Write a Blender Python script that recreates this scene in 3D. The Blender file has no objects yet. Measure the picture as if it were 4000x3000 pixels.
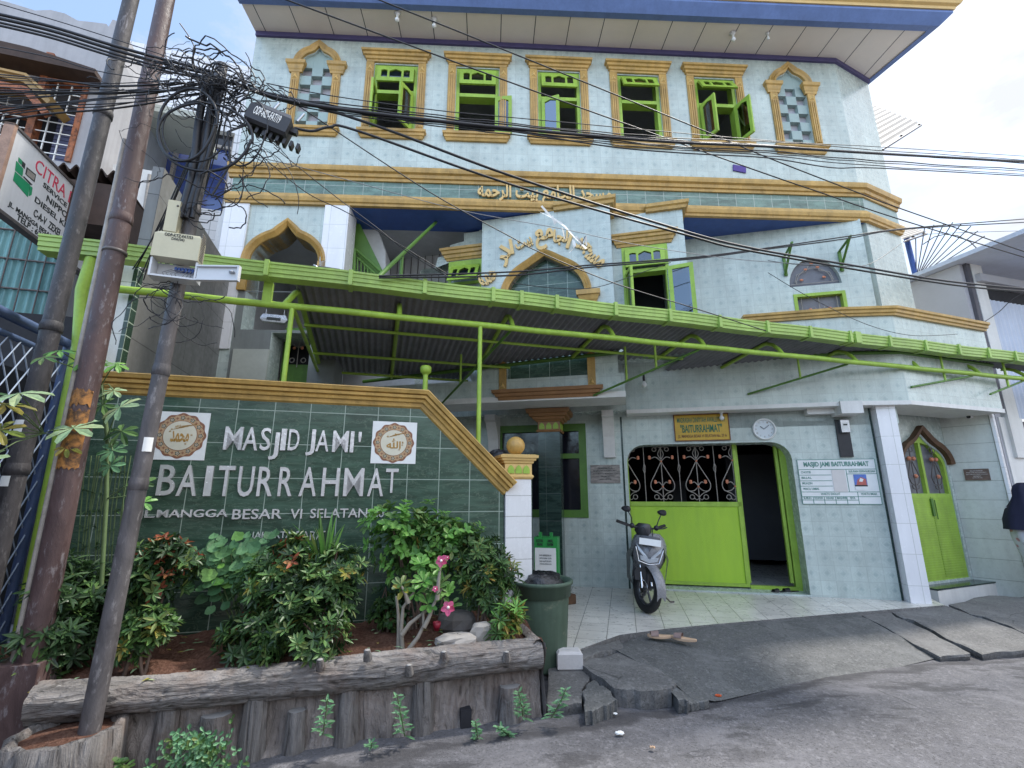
import bpy, math, random
import numpy as np
from mathutils import Vector, geometry
random.seed(7)
SC = bpy.context.scene
COL = SC.collection
# ---------------------------------------------------------------- camera
F_PX, PITCH, EYE = 1815.0, math.radians(13.26), 1.6
cam = bpy.data.cameras.new('camera'); cam.sensor_width = 36; cam.lens = 36 * F_PX / 4000
cam.clip_start = 0.05; cam.clip_end = 2000
camo = bpy.data.objects.new('camera', cam); COL.objects.link(camo)
camo.location = (0, 0, EYE); camo.rotation_euler = (math.pi / 2 + PITCH, 0, 0)
SC.camera = camo
# ---------------------------------------------------------------- sky, sun, exposure
SUN_EL, SUN_AZ = 62.0, 66.0            # azimuth measured from +Y towards +X
wd = bpy.data.worlds.new('World'); SC.world = wd; wd.use_nodes = True
wt = wd.node_tree; wt.nodes.clear()
def wn(t): return wt.nodes.new(t)
sky = wn('ShaderNodeTexSky'); sky.sky_type = 'NISHITA'; sky.sun_disc = False
sky.sun_elevation = math.radians(SUN_EL); sky.sun_rotation = math.radians(SUN_AZ)
sky.air_density = 1.0; sky.dust_density = 2.5; sky.ozone_density = 1.0
tc = wn('ShaderNodeTexCoord'); mp = wn('ShaderNodeMapping'); mp.inputs['Scale'].default_value = (1.0, 1.0, 2.4)
cn = wn('ShaderNodeTexNoise'); cn.inputs['Scale'].default_value = 2.3; cn.inputs['Detail'].default_value = 8; cn.inputs['Roughness'].default_value = .62
cr = wn('ShaderNodeValToRGB'); cr.color_ramp.elements[0].position = .42; cr.color_ramp.elements[1].position = .60
cr.color_ramp.elements[0].color = (.12, .12, .12, 1); cr.color_ramp.elements[1].color = (.95, .95, .95, 1)
sx = wn('ShaderNodeSeparateXYZ'); mr = wn('ShaderNodeMapRange')
mr.inputs['From Min'].default_value = -.75; mr.inputs['From Max'].default_value = .7
mr.inputs['To Min'].default_value = -.17; mr.inputs['To Max'].default_value = .15
ad = wn('ShaderNodeMath'); ad.operation = 'ADD'
mx = wn('ShaderNodeMix'); mx.data_type = 'RGBA'; mx.inputs['B'].default_value = (6.3, 6.45, 6.8, 1)
bg = wn('ShaderNodeBackground'); bg.inputs['Strength'].default_value = .15; ow = wn('ShaderNodeOutputWorld')
L = wt.links.new
L(tc.outputs['Generated'], mp.inputs['Vector']); L(mp.outputs[0], cn.inputs['Vector'])
L(tc.outputs['Generated'], sx.inputs[0]); L(sx.outputs['X'], mr.inputs['Value'])
L(cn.outputs['Fac'], ad.inputs[0]); L(mr.outputs[0], ad.inputs[1]); L(ad.outputs[0], cr.inputs['Fac'])
sg = wn('ShaderNodeVectorMath'); sg.operation = 'MULTIPLY_ADD'; sg.inputs[1].default_value = (1.75, 1.95, 2.0); sg.inputs[2].default_value = (.6, .95, 1.5); L(sky.outputs[0], sg.inputs[0]); L(sg.outputs[0], mx.inputs['A']); L(cr.outputs[0], mx.inputs['Factor'])
my = wn('ShaderNodeMapRange'); my.inputs['From Min'].default_value = -.35; my.inputs['From Max'].default_value = .45; my.inputs['To Min'].default_value = 1.25; my.inputs['To Max'].default_value = .56  # sky gain shaped: raised behind the camera to light the facade, lowered ahead
L(sx.outputs['Y'], my.inputs['Value']); vm = wn('ShaderNodeVectorMath'); vm.operation = 'SCALE'; L(mx.outputs['Result'], vm.inputs[0]); L(my.outputs[0], vm.inputs['Scale']); L(vm.outputs[0], bg.inputs['Color']); L(bg.outputs[0], ow.inputs[0])
sun = bpy.data.lights.new('sun', 'SUN'); sun.energy = 3.2; sun.angle = math.radians(4); sun.color = (1, .95, .87)
suno = bpy.data.objects.new('sun', sun); COL.objects.link(suno)
_el, _az = math.radians(SUN_EL), math.radians(SUN_AZ)
_sd = Vector((math.cos(_el) * math.sin(_az), math.cos(_el) * math.cos(_az), math.sin(_el)))
suno.rotation_euler = _sd.to_track_quat('Z', 'Y').to_euler(); suno.location = (0, 0, 20)
SC.view_settings.view_transform = 'Standard'; SC.view_settings.look = 'None'
SC.view_settings.exposure = 0.78; SC.view_settings.gamma = 1; SC.view_settings.use_curve_mapping = False
SC.cycles.max_bounces = 8
# ---------------------------------------------------------------- photograph pixel (4000 x 3000) to place
CAM = np.array([0, 0, EYE])
def ray(x, y):
    a = (x - 2000) / F_PX; b = (1500 - y) / F_PX; c, s = math.cos(PITCH), math.sin(PITCH)
    return np.array([a, c - b * s, s + b * c])
def gz(x, y, z=0.0):
    d = ray(x, y); return CAM + d * ((z - EYE) / d[2])
def dist(x, y, r):                      # the point at plan distance r (metres along +Y) on the line of sight
    d = ray(x, y); return CAM + d * (r / d[1])
class Fr:                               # an upright frame: u along the wall, z up, d out of the wall towards the street
    def __init__(s, p, az):
        a = math.radians(az); s.az = az
        s.p = np.array([p[0], p[1], 0.0]); s.t = np.array([math.sin(a), math.cos(a), 0]); s.n = np.array([-math.cos(a), math.sin(a), 0])
    def at(s, x, y, d=0.0):
        r = ray(x, y); k = ((s.p - s.n * d - CAM) @ s.n) / (r @ s.n); return CAM + r * k
    def u(s, x, y, d=0.0):
        q = s.at(x, y, d); return (float((q - s.p) @ s.t), float(q[2]))
    def U(s, x, y, d=0.0): return s.u(x, y, d)[0]
    def Z(s, x, y, d=0.0): return s.u(x, y, d)[1]
    def w(s, u, z, d=0.0): return s.p + s.t * u - s.n * d + np.array([0, 0, z])
    def off(s, d): return Fr(s.p - s.n * d, s.az)
    def rel(s, q): return (float((np.array(q) - s.p) @ s.t), float(-((np.array(q) - s.p) @ s.n)))
    def turn(s, u, ang, d=0.0): return Fr(s.w(u, 0, d), s.az + ang)
GZ, WZ, FZ = 74.05, 103.09, 87.14
ZP = .18
W = Fr(gz(3340, 2338, ZP), WZ)
Fa = Fr(W.at(3300, 868), FZ)
K = Fr(gz(1500, 2890), GZ)              # face of the planter, along the street
# ---------------------------------------------------------------- materials
MAT = {}
def lin(h):
    h = h.lstrip('#'); c = [int(h[i:i + 2], 16) / 255 for i in (0, 2, 4)]
    return tuple(x / 12.92 if x <= .04045 else ((x + .055) / 1.055) ** 2.4 for x in c)
class NT:
    def __init__(s, name):
        s.m = bpy.data.materials.new(name); s.m.use_nodes = True; s.t = s.m.node_tree
        s.b = s.t.nodes['Principled BSDF']; s.o = s.t.nodes['Material Output']
    def n(s, t, **kw):
        x = s.t.nodes.new('ShaderNode' + t)
        for k, v in kw.items(): setattr(x, k, v)
        return x
    def l(s, a, b): s.t.links.new(a, b)
    def math(s, op, a, b=None, c=None):
        x = s.n('Math', operation=op)
        for i, v in enumerate((a, b, c)):
            if v is None: continue
            if isinstance(v, (int, float)): x.inputs[i].default_value = v
            else: s.l(v, x.inputs[i])
        return x.outputs[0]
    def mix(s, f, a, b, bt='MIX'):
        x = s.n('Mix', data_type='RGBA', blend_type=bt)
        for k, v in (('Factor', f), ('A', a), ('B', b)):
            if isinstance(v, (int, float)): x.inputs[k].default_value = v
            elif isinstance(v, tuple): x.inputs[k].default_value = (*v, 1) if len(v) == 3 else v
            else: s.l(v, x.inputs[k])
        return x.outputs['Result']
    def noise(s, vec, sc, det=5, rough=.6, dist=0):
        x = s.n('TexNoise'); x.inputs['Scale'].default_value = sc; x.inputs['Detail'].default_value = det
        x.inputs['Roughness'].default_value = rough; x.inputs['Distortion'].default_value = dist
        if vec is not None: s.l(vec, x.inputs['Vector'])
        return x.outputs['Fac']
    def rng(s, v, a, b, c=0., d=1.):
        x = s.n('MapRange'); s.l(v, x.inputs[0])
        for i, q in enumerate((a, b, c, d)): x.inputs[i + 1].default_value = q
        return x.outputs[0]
    def pos(s, sc=(1, 1, 1)):
        g = s.n('NewGeometry'); m = s.n('Mapping'); m.inputs['Scale'].default_value = sc; s.l(g.outputs['Position'], m.inputs['Vector']); return m.outputs[0]
    def uv(s): return s.n('UVMap').outputs[0]
    def bump(s, h, st, dist=.01):
        x = s.n('Bump'); x.inputs['Strength'].default_value = st; x.inputs['Distance'].default_value = dist; s.l(h, x.inputs['Height']); s.l(x.outputs[0], s.b.inputs['Normal'])
    def fin(s, col=None, rough=None, metal=0., spec=.5):
        if col is not None:
            if isinstance(col, tuple): s.b.inputs['Base Color'].default_value = (*col[:3], 1)
            else: s.l(col, s.b.inputs['Base Color'])
        if rough is not None:
            if isinstance(rough, (int, float)): s.b.inputs['Roughness'].default_value = rough
            else: s.l(rough, s.b.inputs['Roughness'])
        s.b.inputs['Metallic'].default_value = metal; s.b.inputs['Specular IOR Level'].default_value = spec
        MAT[s.m.name] = s.m; return s.m
def P(name, col, rough=.6, var=.14, vs=5., bump=.15, bs=60., metal=0., spec=.4, streak=0., dirt=None, dk=.4, bd=.004):
    """painted or raw surface: broad and fine colour variation, vertical weather streaks, patches of a second colour, bump"""
    if isinstance(col, str): col = lin(col)
    t = NT(name); p = t.pos()
    f = t.noise(p, vs, 6); g = t.noise(p, vs * 9, 3)
    k = t.math('MULTIPLY', t.rng(f, .25, .75, 1 - var, 1 + var), t.rng(g, .3, .7, 1 - var * .4, 1 + var * .4))
    if streak:
        sn = t.noise(t.pos((9, 9, .7)), 1.0, 5, .65)
        k = t.math('MULTIPLY', k, t.rng(sn, .42, .8, 1, 1 - streak))
    kc = t.n('CombineXYZ'); [t.l(k, kc.inputs[i]) for i in range(3)]
    c = t.mix(1.0, col, kc.outputs[0], 'MULTIPLY')
    if dirt is not None:
        dn = t.noise(t.pos((1, 1, 1)), vs * 1.7, 8, .7, .4)
        c = t.mix(t.rng(dn, 1 - dk - .12, 1 - dk + .05), c, lin(dirt) if isinstance(dirt, str) else dirt)
    if bump: t.bump(t.noise(p, bs, 5), bump, bd)
    r = t.rng(g, .3, .7, max(rough - .08, .03), min(rough + .08, 1))
    return t.fin(c, r, metal, spec)
def tile(name, col, w, h, grout, gw=.004, var=.06, pattern=0., rough=.25, vein=None, pcol=None, spec=.5, stain=.10, off=0., du=0., dz=0.):
    t = NT(name); uv = t.uv(); col = lin(col) if isinstance(col, str) else col; grout = lin(grout) if isinstance(grout, str) else grout
    mpn = t.n('Mapping'); mpn.inputs['Location'].default_value = (du, dz, 0); t.l(uv, mpn.inputs['Vector']); uv = mpn.outputs[0]
    b = t.n('TexBrick', offset=off, squash=1.0); b.inputs['Scale'].default_value = 1
    for k, v in (('Brick Width', w), ('Row Height', h), ('Mortar Size', gw), ('Mortar Smooth', .15), ('Bias', 0)): b.inputs[k].default_value = v
    b.inputs['Color1'].default_value = (*[x * (1 - var) for x in col], 1); b.inputs['Color2'].default_value = (*[min(x * (1 + var), 1) for x in col], 1)
    b.inputs['Mortar'].default_value = (*grout, 1); t.l(uv, b.inputs['Vector'])
    c = b.outputs['Color']
    p = t.pos()
    if pattern:
        sp = t.n('SeparateXYZ'); t.l(uv, sp.inputs[0])
        fx = t.math('SUBTRACT', t.math('FRACT', t.math('DIVIDE', sp.outputs[0], w)), .5); fz = t.math('SUBTRACT', t.math('FRACT', t.math('DIVIDE', sp.outputs[1], h)), .5)
        ax = t.math('ABSOLUTE', fx); az = t.math('ABSOLUTE', fz)
        dm = t.math('ADD', ax, az)                                   # diamond
        nz = t.math('MULTIPLY', t.math('SUBTRACT', t.noise(p, 42, 5, .7), .5), .16)
        dm2 = t.math('ADD', dm, nz)
        ring = t.math('MULTIPLY', t.rng(dm2, .10, .26, 1, 0), 1.0)
        ring2 = t.math('MULTIPLY', t.rng(t.math('ABSOLUTE', t.math('SUBTRACT', dm2, .34)), 0, .05, 1, 0), .5)
        cor = t.math('MULTIPLY', t.rng(t.math('ADD', t.math('MINIMUM', ax, az), nz), -.02, .10, 0, 0), 0)
        wv = t.n('TexWave', wave_type='BANDS'); wv.inputs['Scale'].default_value = 9; wv.inputs['Distortion'].default_value = 6; wv.inputs['Detail'].default_value = 3; t.l(uv, wv.inputs['Vector'])
        fl = t.math('MULTIPLY', t.math('ADD', t.math('MAXIMUM', ring, ring2), t.math('MULTIPLY', wv.outputs['Fac'], .10)), pattern)
        c = t.mix(fl, c, pcol)
    if vein is not None:
        mpv = t.n('Mapping'); mpv.inputs['Rotation'].default_value = (0, 0, -.7); mpv.inputs['Scale'].default_value = (1.6, 7, 1); t.l(uv, mpv.inputs['Vector'])
        n1 = t.noise(mpv.outputs[0], 1.6, 7, .65, 1.2)
        n2 = t.noise(mpv.outputs[0], 2.3, 5, .6, .8)
        c = t.mix(t.math('MULTIPLY', t.rng(t.math('ABSOLUTE', t.math('SUBTRACT', n1, .5)), 0, .018, 1, 0), .33), c, vein)
        c = t.mix(t.math('MULTIPLY', t.rng(n2, .42, .66, 0, 1), .6), c, tuple(x * 1.9 + .01 for x in col))
        c = t.mix(t.math('MULTIPLY', t.rng(n2, .42, .28, 0, 1), .45), c, tuple(x * .45 for x in col))
        c = t.mix(b.outputs['Fac'], c, grout)
    st = t.noise(t.pos((2.2, 2.2, .55)), 1.3, 7, .68)
    k = t.rng(st, .35, .75, 1 + stain * .5, 1 - stain)
    kc = t.n('CombineXYZ'); [t.l(k, kc.inputs[i]) for i in range(3)]
    c = t.mix(1.0, c, kc.outputs[0], 'MULTIPLY')
    hgt = t.math('ADD', t.math('MULTIPLY', b.outputs['Fac'], -1), t.math('MULTIPLY', t.noise(p, 8, 2), .35))
    t.bump(hgt, .25, .003)
    return t.fin(c, t.rng(t.noise(p, 14, 4), .3, .7, rough * .8, min(rough * 1.5, 1)), 0, spec)
def glass(name, tint, k=.5, rough=.03):
    t = NT(name); g = t.n('BsdfGlossy'); g.inputs['Roughness'].default_value = rough; g.inputs['Color'].default_value = (.8, .85, .9, 1)
    tr = t.n('BsdfTransparent'); tr.inputs['Color'].default_value = (*tint, 1); lw = t.n('Fresnel'); lw.inputs['IOR'].default_value = 1.5
    ms = t.n('MixShader'); t.l(t.math('ADD', t.math('MULTIPLY', lw.outputs[0], 1.0), k), ms.inputs[0]); t.l(tr.outputs[0], ms.inputs[1]); t.l(g.outputs[0], ms.inputs[2])
    t.l(ms.outputs[0], t.o.inputs['Surface']); MAT[name] = t.m; return t.m
def leafmat(name, cols, trans=.3, rough=.45):
    t = NT(name); g = t.n('NewGeometry'); r = t.n('ValToRGB'); r.color_ramp.interpolation = 'LINEAR'
    while len(r.color_ramp.elements) < len(cols): r.color_ramp.elements.new(.5)
    for i, c in enumerate(cols):
        r.color_ramp.elements[i].position = i / max(len(cols) - 1, 1); r.color_ramp.elements[i].color = (*(lin(c) if isinstance(c, str) else c), 1)
    t.l(g.outputs['Random Per Island'], r.inputs[0])
    c = t.mix(t.rng(t.noise(t.pos(), 70, 3), .3, .7, 0, .4), r.outputs[0], tuple([.02, .035, .012]))
    t.fin(c, rough, 0, .35)
    tl = t.n('BsdfTranslucent'); t.l(r.outputs[0], tl.inputs['Color']); ms = t.n('MixShader'); ms.inputs[0].default_value = trans
    t.l(t.b.outputs[0], ms.inputs[1]); t.l(tl.outputs[0], ms.inputs[2]); t.l(ms.outputs[0], t.o.inputs['Surface']); return t.m
# ---------------------------------------------------------------- mesh builder
class MB:
    def __init__(s, m): s.v = []; s.f = []; s.uv = []; s.mi = []; s.mats = [m]; s.cur = 0; s.smooth = []; s.sm = False
    def use(s, m):
        if m not in s.mats: s.mats.append(m)
        s.cur = s.mats.index(m); return s
    def add(s, pts, uvs=None):
        i0 = len(s.v); s.v += [tuple(map(float, p)) for p in pts]
        s.f.append(tuple(range(i0, i0 + len(pts))))
        if uvs is None:
            a = np.array(pts[0]); n = np.cross(np.array(pts[1]) - a, np.array(pts[2]) - a); k = int(np.argmax(np.abs(n)))
            ij = [(1, 2), (0, 2), (0, 1)][k]; uvs = [(p[ij[0]], p[ij[1]]) for p in pts]
        s.uv.append(uvs); s.mi.append(s.cur); s.smooth.append(s.sm); return s
    def grid(s, rows, closed=False, uvs=None, smooth=True):
        """rows of points sharing vertices"""
        i0 = len(s.v); n = len(rows[0])
        for r in rows: s.v += [tuple(map(float, p)) for p in r]
        cl = 0.0; L1 = [0.0]
        for i in range(1, len(rows)): cl += float(np.linalg.norm(np.array(rows[i][0]) - np.array(rows[i - 1][0]))); L1.append(cl)
        c2 = [0.0]
        for j in range(1, n + 1): c2.append(c2[-1] + float(np.linalg.norm(np.array(rows[0][j % n]) - np.array(rows[0][j - 1]))))
        for i in range(len(rows) - 1):
            for j in range(n if closed else n - 1):
                k = (j + 1) % n
                s.f.append((i0 + i * n + j, i0 + i * n + k, i0 + (i + 1) * n + k, i0 + (i + 1) * n + j))
                s.uv.append([(c2[j], L1[i]), (c2[j + 1], L1[i]), (c2[j + 1], L1[i + 1]), (c2[j], L1[i + 1])] if uvs is None else [uvs[i][j], uvs[i][k], uvs[i + 1][k], uvs[i + 1][j]])
                s.mi.append(s.cur); s.smooth.append(smooth)
        return s
    def box(s, fr, u0, u1, z0, z1, d0, d1):
        c = lambda u, z, d: fr.w(u, z, d)
        s.add([c(u0, z0, d1), c(u1, z0, d1), c(u1, z1, d1), c(u0, z1, d1)], [(u0, z0), (u1, z0), (u1, z1), (u0, z1)])
        s.add([c(u1, z0, d0), c(u0, z0, d0), c(u0, z1, d0), c(u1, z1, d0)], [(u1, z0), (u0, z0), (u0, z1), (u1, z1)])
        s.add([c(u0, z0, d0), c(u0, z0, d1), c(u0, z1, d1), c(u0, z1, d0)], [(d0, z0), (d1, z0), (d1, z1), (d0, z1)])
        s.add([c(u1, z0, d1), c(u1, z0, d0), c(u1, z1, d0), c(u1, z1, d1)], [(d1, z0), (d0, z0), (d0, z1), (d1, z1)])
        s.add([c(u0, z1, d1), c(u1, z1, d1), c(u1, z1, d0), c(u0, z1, d0)], [(u0, d1), (u1, d1), (u1, d0), (u0, d0)])
        s.add([c(u0, z0, d0), c(u1, z0, d0), c(u1, z0, d1), c(u0, z0, d1)], [(u0, d0), (u1, d0), (u1, d1), (u0, d1)])
        return s
    def poly(s, fr, pts, d0, d1, holes=(), back=True):
        """prism of a wall outline (u, z) with holes, between depths d0 (behind) and d1 (front)"""
        def area(p): return sum(p[i][0] * p[(i + 1) % len(p)][1] - p[(i + 1) % len(p)][0] * p[i][1] for i in range(len(p)))
        pts = list(pts) if area(pts) > 0 else list(pts)[::-1]
        hs = [list(h)[::-1] if area(h) > 0 else list(h) for h in holes]
        loops = [pts] + hs; flat = [q for l in loops for q in l]
        tris = geometry.tessellate_polygon([[Vector((a, b, 0)) for a, b in l] for l in loops])
        for t in tris:
            q = [flat[i] for i in t]
            if area(q) < 0: q = q[::-1]
            s.add([fr.w(a, b, d1) for a, b in q], q)
            if back: s.add([fr.w(a, b, d0) for a, b in q[::-1]], q[::-1])
        for l in loops:
            for i in range(len(l)):
                a, b = l[i], l[(i + 1) % len(l)]
                if abs(a[0] - b[0]) < abs(a[1] - b[1]): uv = [(d1, a[1]), (d0, a[1]), (d0, b[1]), (d1, b[1])]
                else: uv = [(a[0], d1), (a[0], d0), (b[0], d0), (b[0], d1)]
                s.add([fr.w(*a, d1), fr.w(*a, d0), fr.w(*b, d0), fr.w(*b, d1)], uv)
        return s
    def tube(s, pts, r, n=8, cap=True, rs=None, flat=1.0):
        pts = [np.array(p, float) for p in pts]; rows = []; up = None
        for i, p in enumerate(pts):
            t = pts[min(i + 1, len(pts) - 1)] - pts[max(i - 1, 0)]; t = t / (np.linalg.norm(t) + 1e-9)
            if up is None:
                up = np.array([0, 0, 1.0]) if abs(t[2]) < .9 else np.array([0, 1.0, 0])
            x = np.cross(up, t); x /= np.linalg.norm(x) + 1e-9; up = np.cross(t, x)
            q = rs[i] if rs is not None else r
            rows.append([p + x * math.cos(2 * math.pi * j / n) * q + up * math.sin(2 * math.pi * j / n) * q * flat for j in range(n)])
        s.grid(rows, closed=True)
        if cap:
            s.add(rows[0][::-1]); s.add(rows[-1])
        return s
    def lathe(s, c, prof, n=24, sx=1., sy=1., rot=0.):
        rows = [[(c[0] + r * sx * math.cos(rot + 2 * math.pi * j / n), c[1] + r * sy * math.sin(rot + 2 * math.pi * j / n), c[2] + z) for j in range(n)] for r, z in prof]
        s.grid(rows, closed=True, smooth=n > 6); return s
    def loft(s, rings, cap=True, smooth=False):
        n = len(rings[0])
        for a, b in zip(rings[:-1], rings[1:]):
            if smooth: break
            for j in range(n): s.add([a[j], a[(j + 1) % n], b[(j + 1) % n], b[j]])
        if smooth: s.grid(rings, closed=True)
        if cap: s.add(list(rings[0])[::-1]); s.add(list(rings[-1]))
        return s
    def sweep(s, path, prof, closed=False):
        """profile of (out, z) swept along a plan path of (x, y); 'out' is to the right of travel turned to the street"""
        path = [np.array(p[:2], float) for p in path]; rows = []
        for i, p in enumerate(path):
            a = path[i] - path[i - 1] if i else path[1] - path[0]; b = path[i + 1] - path[i] if i < len(path) - 1 else a
            a = a / np.linalg.norm(a); b = b / np.linalg.norm(b); na = np.array([a[1], -a[0]]); nb = np.array([b[1], -b[0]])
            m = na + nb; m = m / (m @ na)
            rows.append([(*(p + m * o), z) for o, z in prof])
        s.grid(rows, smooth=False); s.add(rows[0]); s.add(rows[-1][::-1]); return s
    def ball(s, c, r, n=16, m=10, sx=1, sy=1, sz=1, jit=0):
        rows = []
        for i in range(m + 1):
            th = math.pi * i / m
            rows.append([(c[0] + r * sx * math.sin(th) * math.cos(2 * math.pi * j / n) * (1 + jit * random.uniform(-1, 1)), c[1] + r * sy * math.sin(th) * math.sin(2 * math.pi * j / n) * (1 + jit * random.uniform(-1, 1)), c[2] - r * sz * math.cos(th)) for j in range(n)])
        s.grid(rows, closed=True); return s
ORG = {}
def _mesh(name, mb, org):
    me = bpy.data.meshes.new(name)
    o = np.array(org)
    me.from_pydata([tuple(np.array(v) - o) for v in mb.v], [], mb.f); uvl = me.uv_layers.new(name='UVMap')
    flat = [c for f in mb.uv for q in f for c in q]; uvl.data.foreach_set('uv', flat)
    for m in mb.mats: me.materials.append(MAT[m])
    me.polygons.foreach_set('material_index', mb.mi); me.polygons.foreach_set('use_smooth', mb.smooth); me.update(); return me
def thing(name, label, cat, loc=(0, 0, 0), group=None, mb=None, kind=None):
    """a top-level object: an Empty that parents its parts, or (mb) one mesh"""
    if mb is None: o = bpy.data.objects.new(name, None); o.empty_display_size = .1
    else: o = bpy.data.objects.new(name, _mesh(name, mb, loc))
    COL.objects.link(o); o.location = tuple(map(float, loc)); ORG[o.name] = np.array(loc, float)
    if kind: o['kind'] = kind
    if label: o['label'] = label
    if cat: o['category'] = cat
    if group: o['group'] = group
    return o
def part(name, mb, parent, label=None, kind=None):
    o = bpy.data.objects.new(name, _mesh(name, mb, ORG[parent.name])); COL.objects.link(o); o.parent = parent; ORG[o.name] = ORG[parent.name]
    if label: o['label'] = label
    if kind: o['kind'] = kind
    return o
def struct(name, mb): return thing(name, None, None, (0, 0, 0), mb=mb, kind='structure')
def words(mb, fr, txt, u0, u1, z0, z1, d0, d1, bold=0., place=None, res=3, shear=0.):
    """lettering as solid letters filling the box u0..u1, z0..z1 of a wall frame"""
    c = bpy.data.curves.new('t', 'FONT'); c.body = txt; c.resolution_u = res; c.offset = bold; c.extrude = .5; c.shear = shear
    o = bpy.data.objects.new('t', c); COL.objects.link(o); dg = bpy.context.evaluated_depsgraph_get(); dg.update()
    me = bpy.data.meshes.new_from_object(o.evaluated_get(dg))
    vs = [v.co.copy() for v in me.vertices]; fs = [tuple(p.vertices) for p in me.polygons]
    bpy.data.objects.remove(o); bpy.data.curves.remove(c); bpy.data.meshes.remove(me)
    if not vs: return mb
    x0, x1 = min(v.x for v in vs), max(v.x for v in vs); y0, y1 = min(v.y for v in vs), max(v.y for v in vs); b = max(v.z for v in vs)
    i0 = len(mb.v)
    for v in vs:
        a, e = (v.x - x0) / (x1 - x0 + 1e-9), (v.y - y0) / (y1 - y0 + 1e-9); d = d0 + (d1 - d0) * (v.z + b) / (2 * b + 1e-9)
        q = place(a, e, d) if place else fr.w(u0 + (u1 - u0) * a, z0 + (z1 - z0) * e, d)
        mb.v.append(tuple(map(float, q)))
    for f in fs:
        mb.f.append(tuple(i0 + k for k in f)); mb.uv.append([(0, 0)] * len(f)); mb.mi.append(mb.cur); mb.smooth.append(False)
    return mb
def arch(uc, zs, hw, rise, tip=0., n=24, tw=.35):
    """keel arch from the left spring to the right one"""
    r = []
    for i in range(n + 1):
        a = math.pi * (1 - i / n); x = math.cos(a); z = math.sin(a)
        r.append((uc + hw * x, zs + rise * z + tip * max(0, 1 - abs(x) / tw) ** 1.6))
    return r
def archband(mb, fr, pts, steps):
    """moulding that follows an arch: steps of (outward offset, depth)"""
    n = len(pts); nr = []
    for i in range(n):
        a = np.array(pts[max(i - 1, 0)]); b = np.array(pts[min(i + 1, n - 1)]); t = (b - a) / (np.linalg.norm(b - a) + 1e-9); nr.append(np.array([-t[1], t[0]]))
    rows = [[fr.w(*(np.array(pts[i]) + nr[i] * o), d) for o, d in steps] for i in range(n)]
    mb.grid(rows, smooth=False); mb.add(rows[0]); mb.add(rows[-1][::-1]); return mb
def crown(mb, fr, u0, u1, steps, cap=True):
    """stepped moulding across a wall: (z, outward) rings, ends returned"""
    mb.loft([[fr.w(u0 - e, z, 0), fr.w(u0 - e, z, e), fr.w(u1 + e, z, e), fr.w(u1 + e, z, 0)] for z, e in steps], cap); return mb
def lerp(a, b, t): return np.array(a, float) * (1 - t) + np.array(b, float) * t
def sag(a, b, s, n=14): return [lerp(a, b, i / n) - np.array([0, 0, 4 * s * (i / n) * (1 - i / n)]) for i in range(n + 1)]
# colours of the place
WHITE = P('white_paint', '#d6d4d0', .5, .08, 3, .08, streak=.15)
tile('mosque_tile', (.475, .535, .495), .20, .20, (.40, .45, .42), .0040, .06, .62, .22, pcol=(.30, .37, .355), stain=.22)
tile('white_tile', (.76, .75, .76), .25, .40, (.55, .55, .53), .004, .03, 0, .2, stain=.10)
tile('grey_tile', (.50, .52, .49), .25, .40, (.30, .31, .28), .004, .05, 0, .3, stain=.25)
tile('green_marble', (.034, .066, .045),   .30, .30, (.31, .37, .31), .0035, .16, 0, .2, vein=(.22, .28, .20), stain=.12, du=.18, dz=.07)
tile('band_tile', (.10, .16, .13), .30, .30, (.40, .44, .38), .004, .18, 0, .25, vein=(.22, .28, .22), stain=.15)
tile('dark_marble', (.018, .036, .030), .30, .40, (.08, .10, .09), .003, .12, 0, .15, vein=(.08, .12, .09))
tile('porch_tile', (.60, .58, .53), .30, .30, (.10, .09, .08), .004, .05, 0, .28, stain=.22)
tile('block_tile', (.31, .40, .38), 5, 5, (.31, .40, .38), 0, .05, .35, .4, pcol=(.24, .33, .32))
P('gold_paint', (.49, .30, .085), .42, .24, 4, .2, 40, spec=.45, streak=.34, dirt='#8a6a34', dk=.30)
P('gold_light', (.64, .43, .16), .4, .12, 4, .1, 40, spec=.5)
P('brown_gold', (.26, .125, .045), .45, .2, 5, .1, 40, spec=.5)
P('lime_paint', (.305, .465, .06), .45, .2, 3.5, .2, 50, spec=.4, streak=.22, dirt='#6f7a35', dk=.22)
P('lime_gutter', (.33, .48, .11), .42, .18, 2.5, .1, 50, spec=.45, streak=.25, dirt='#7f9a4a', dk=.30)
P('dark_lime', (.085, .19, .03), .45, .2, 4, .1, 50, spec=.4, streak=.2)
P('blue_paint', (.045, .10, .33), .5, .16, 3, .08, 40, streak=.2)
P('iron', (.10, .085, .08), .5, .3, 20, .1, 90, spec=.4)
P('iron_light', (.30, .27, .24), .5, .25, 20, .1, 90, spec=.4)
P('copper_leaf', (.55, .20, .11), .45, .2, 20, .1, 90)
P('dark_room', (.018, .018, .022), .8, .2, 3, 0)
P('roof_dark', (.20, .20, .215), .55, .2, 3, .05, 30, streak=.25)
P('room_wall', (.50, .50, .50), .7, .15, 2, .05)
glass('pane', (.30, .33, .36), .10)
glass('blue_pane', (.10, .15, .24), .22)
P('cable_black', (.016, .016, .020), .45, .2, 30, 0)
P('cable_grey', (.20, .20, .21), .5, .2, 30, 0)
P('steel', (.45, .46, .48), .3, .15, 20, .05, metal=.8)
P('rubber', (.018, .018, .018), .7, .2, 40, .2, 120)
P('black_plastic', (.022, .022, .026), .42, .2, 20, .05)
P('paper', (.74, .74, .72), .7, .05, 10, 0)
P('ink', (.025, .03, .03), .6, 0, 5, 0)
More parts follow.
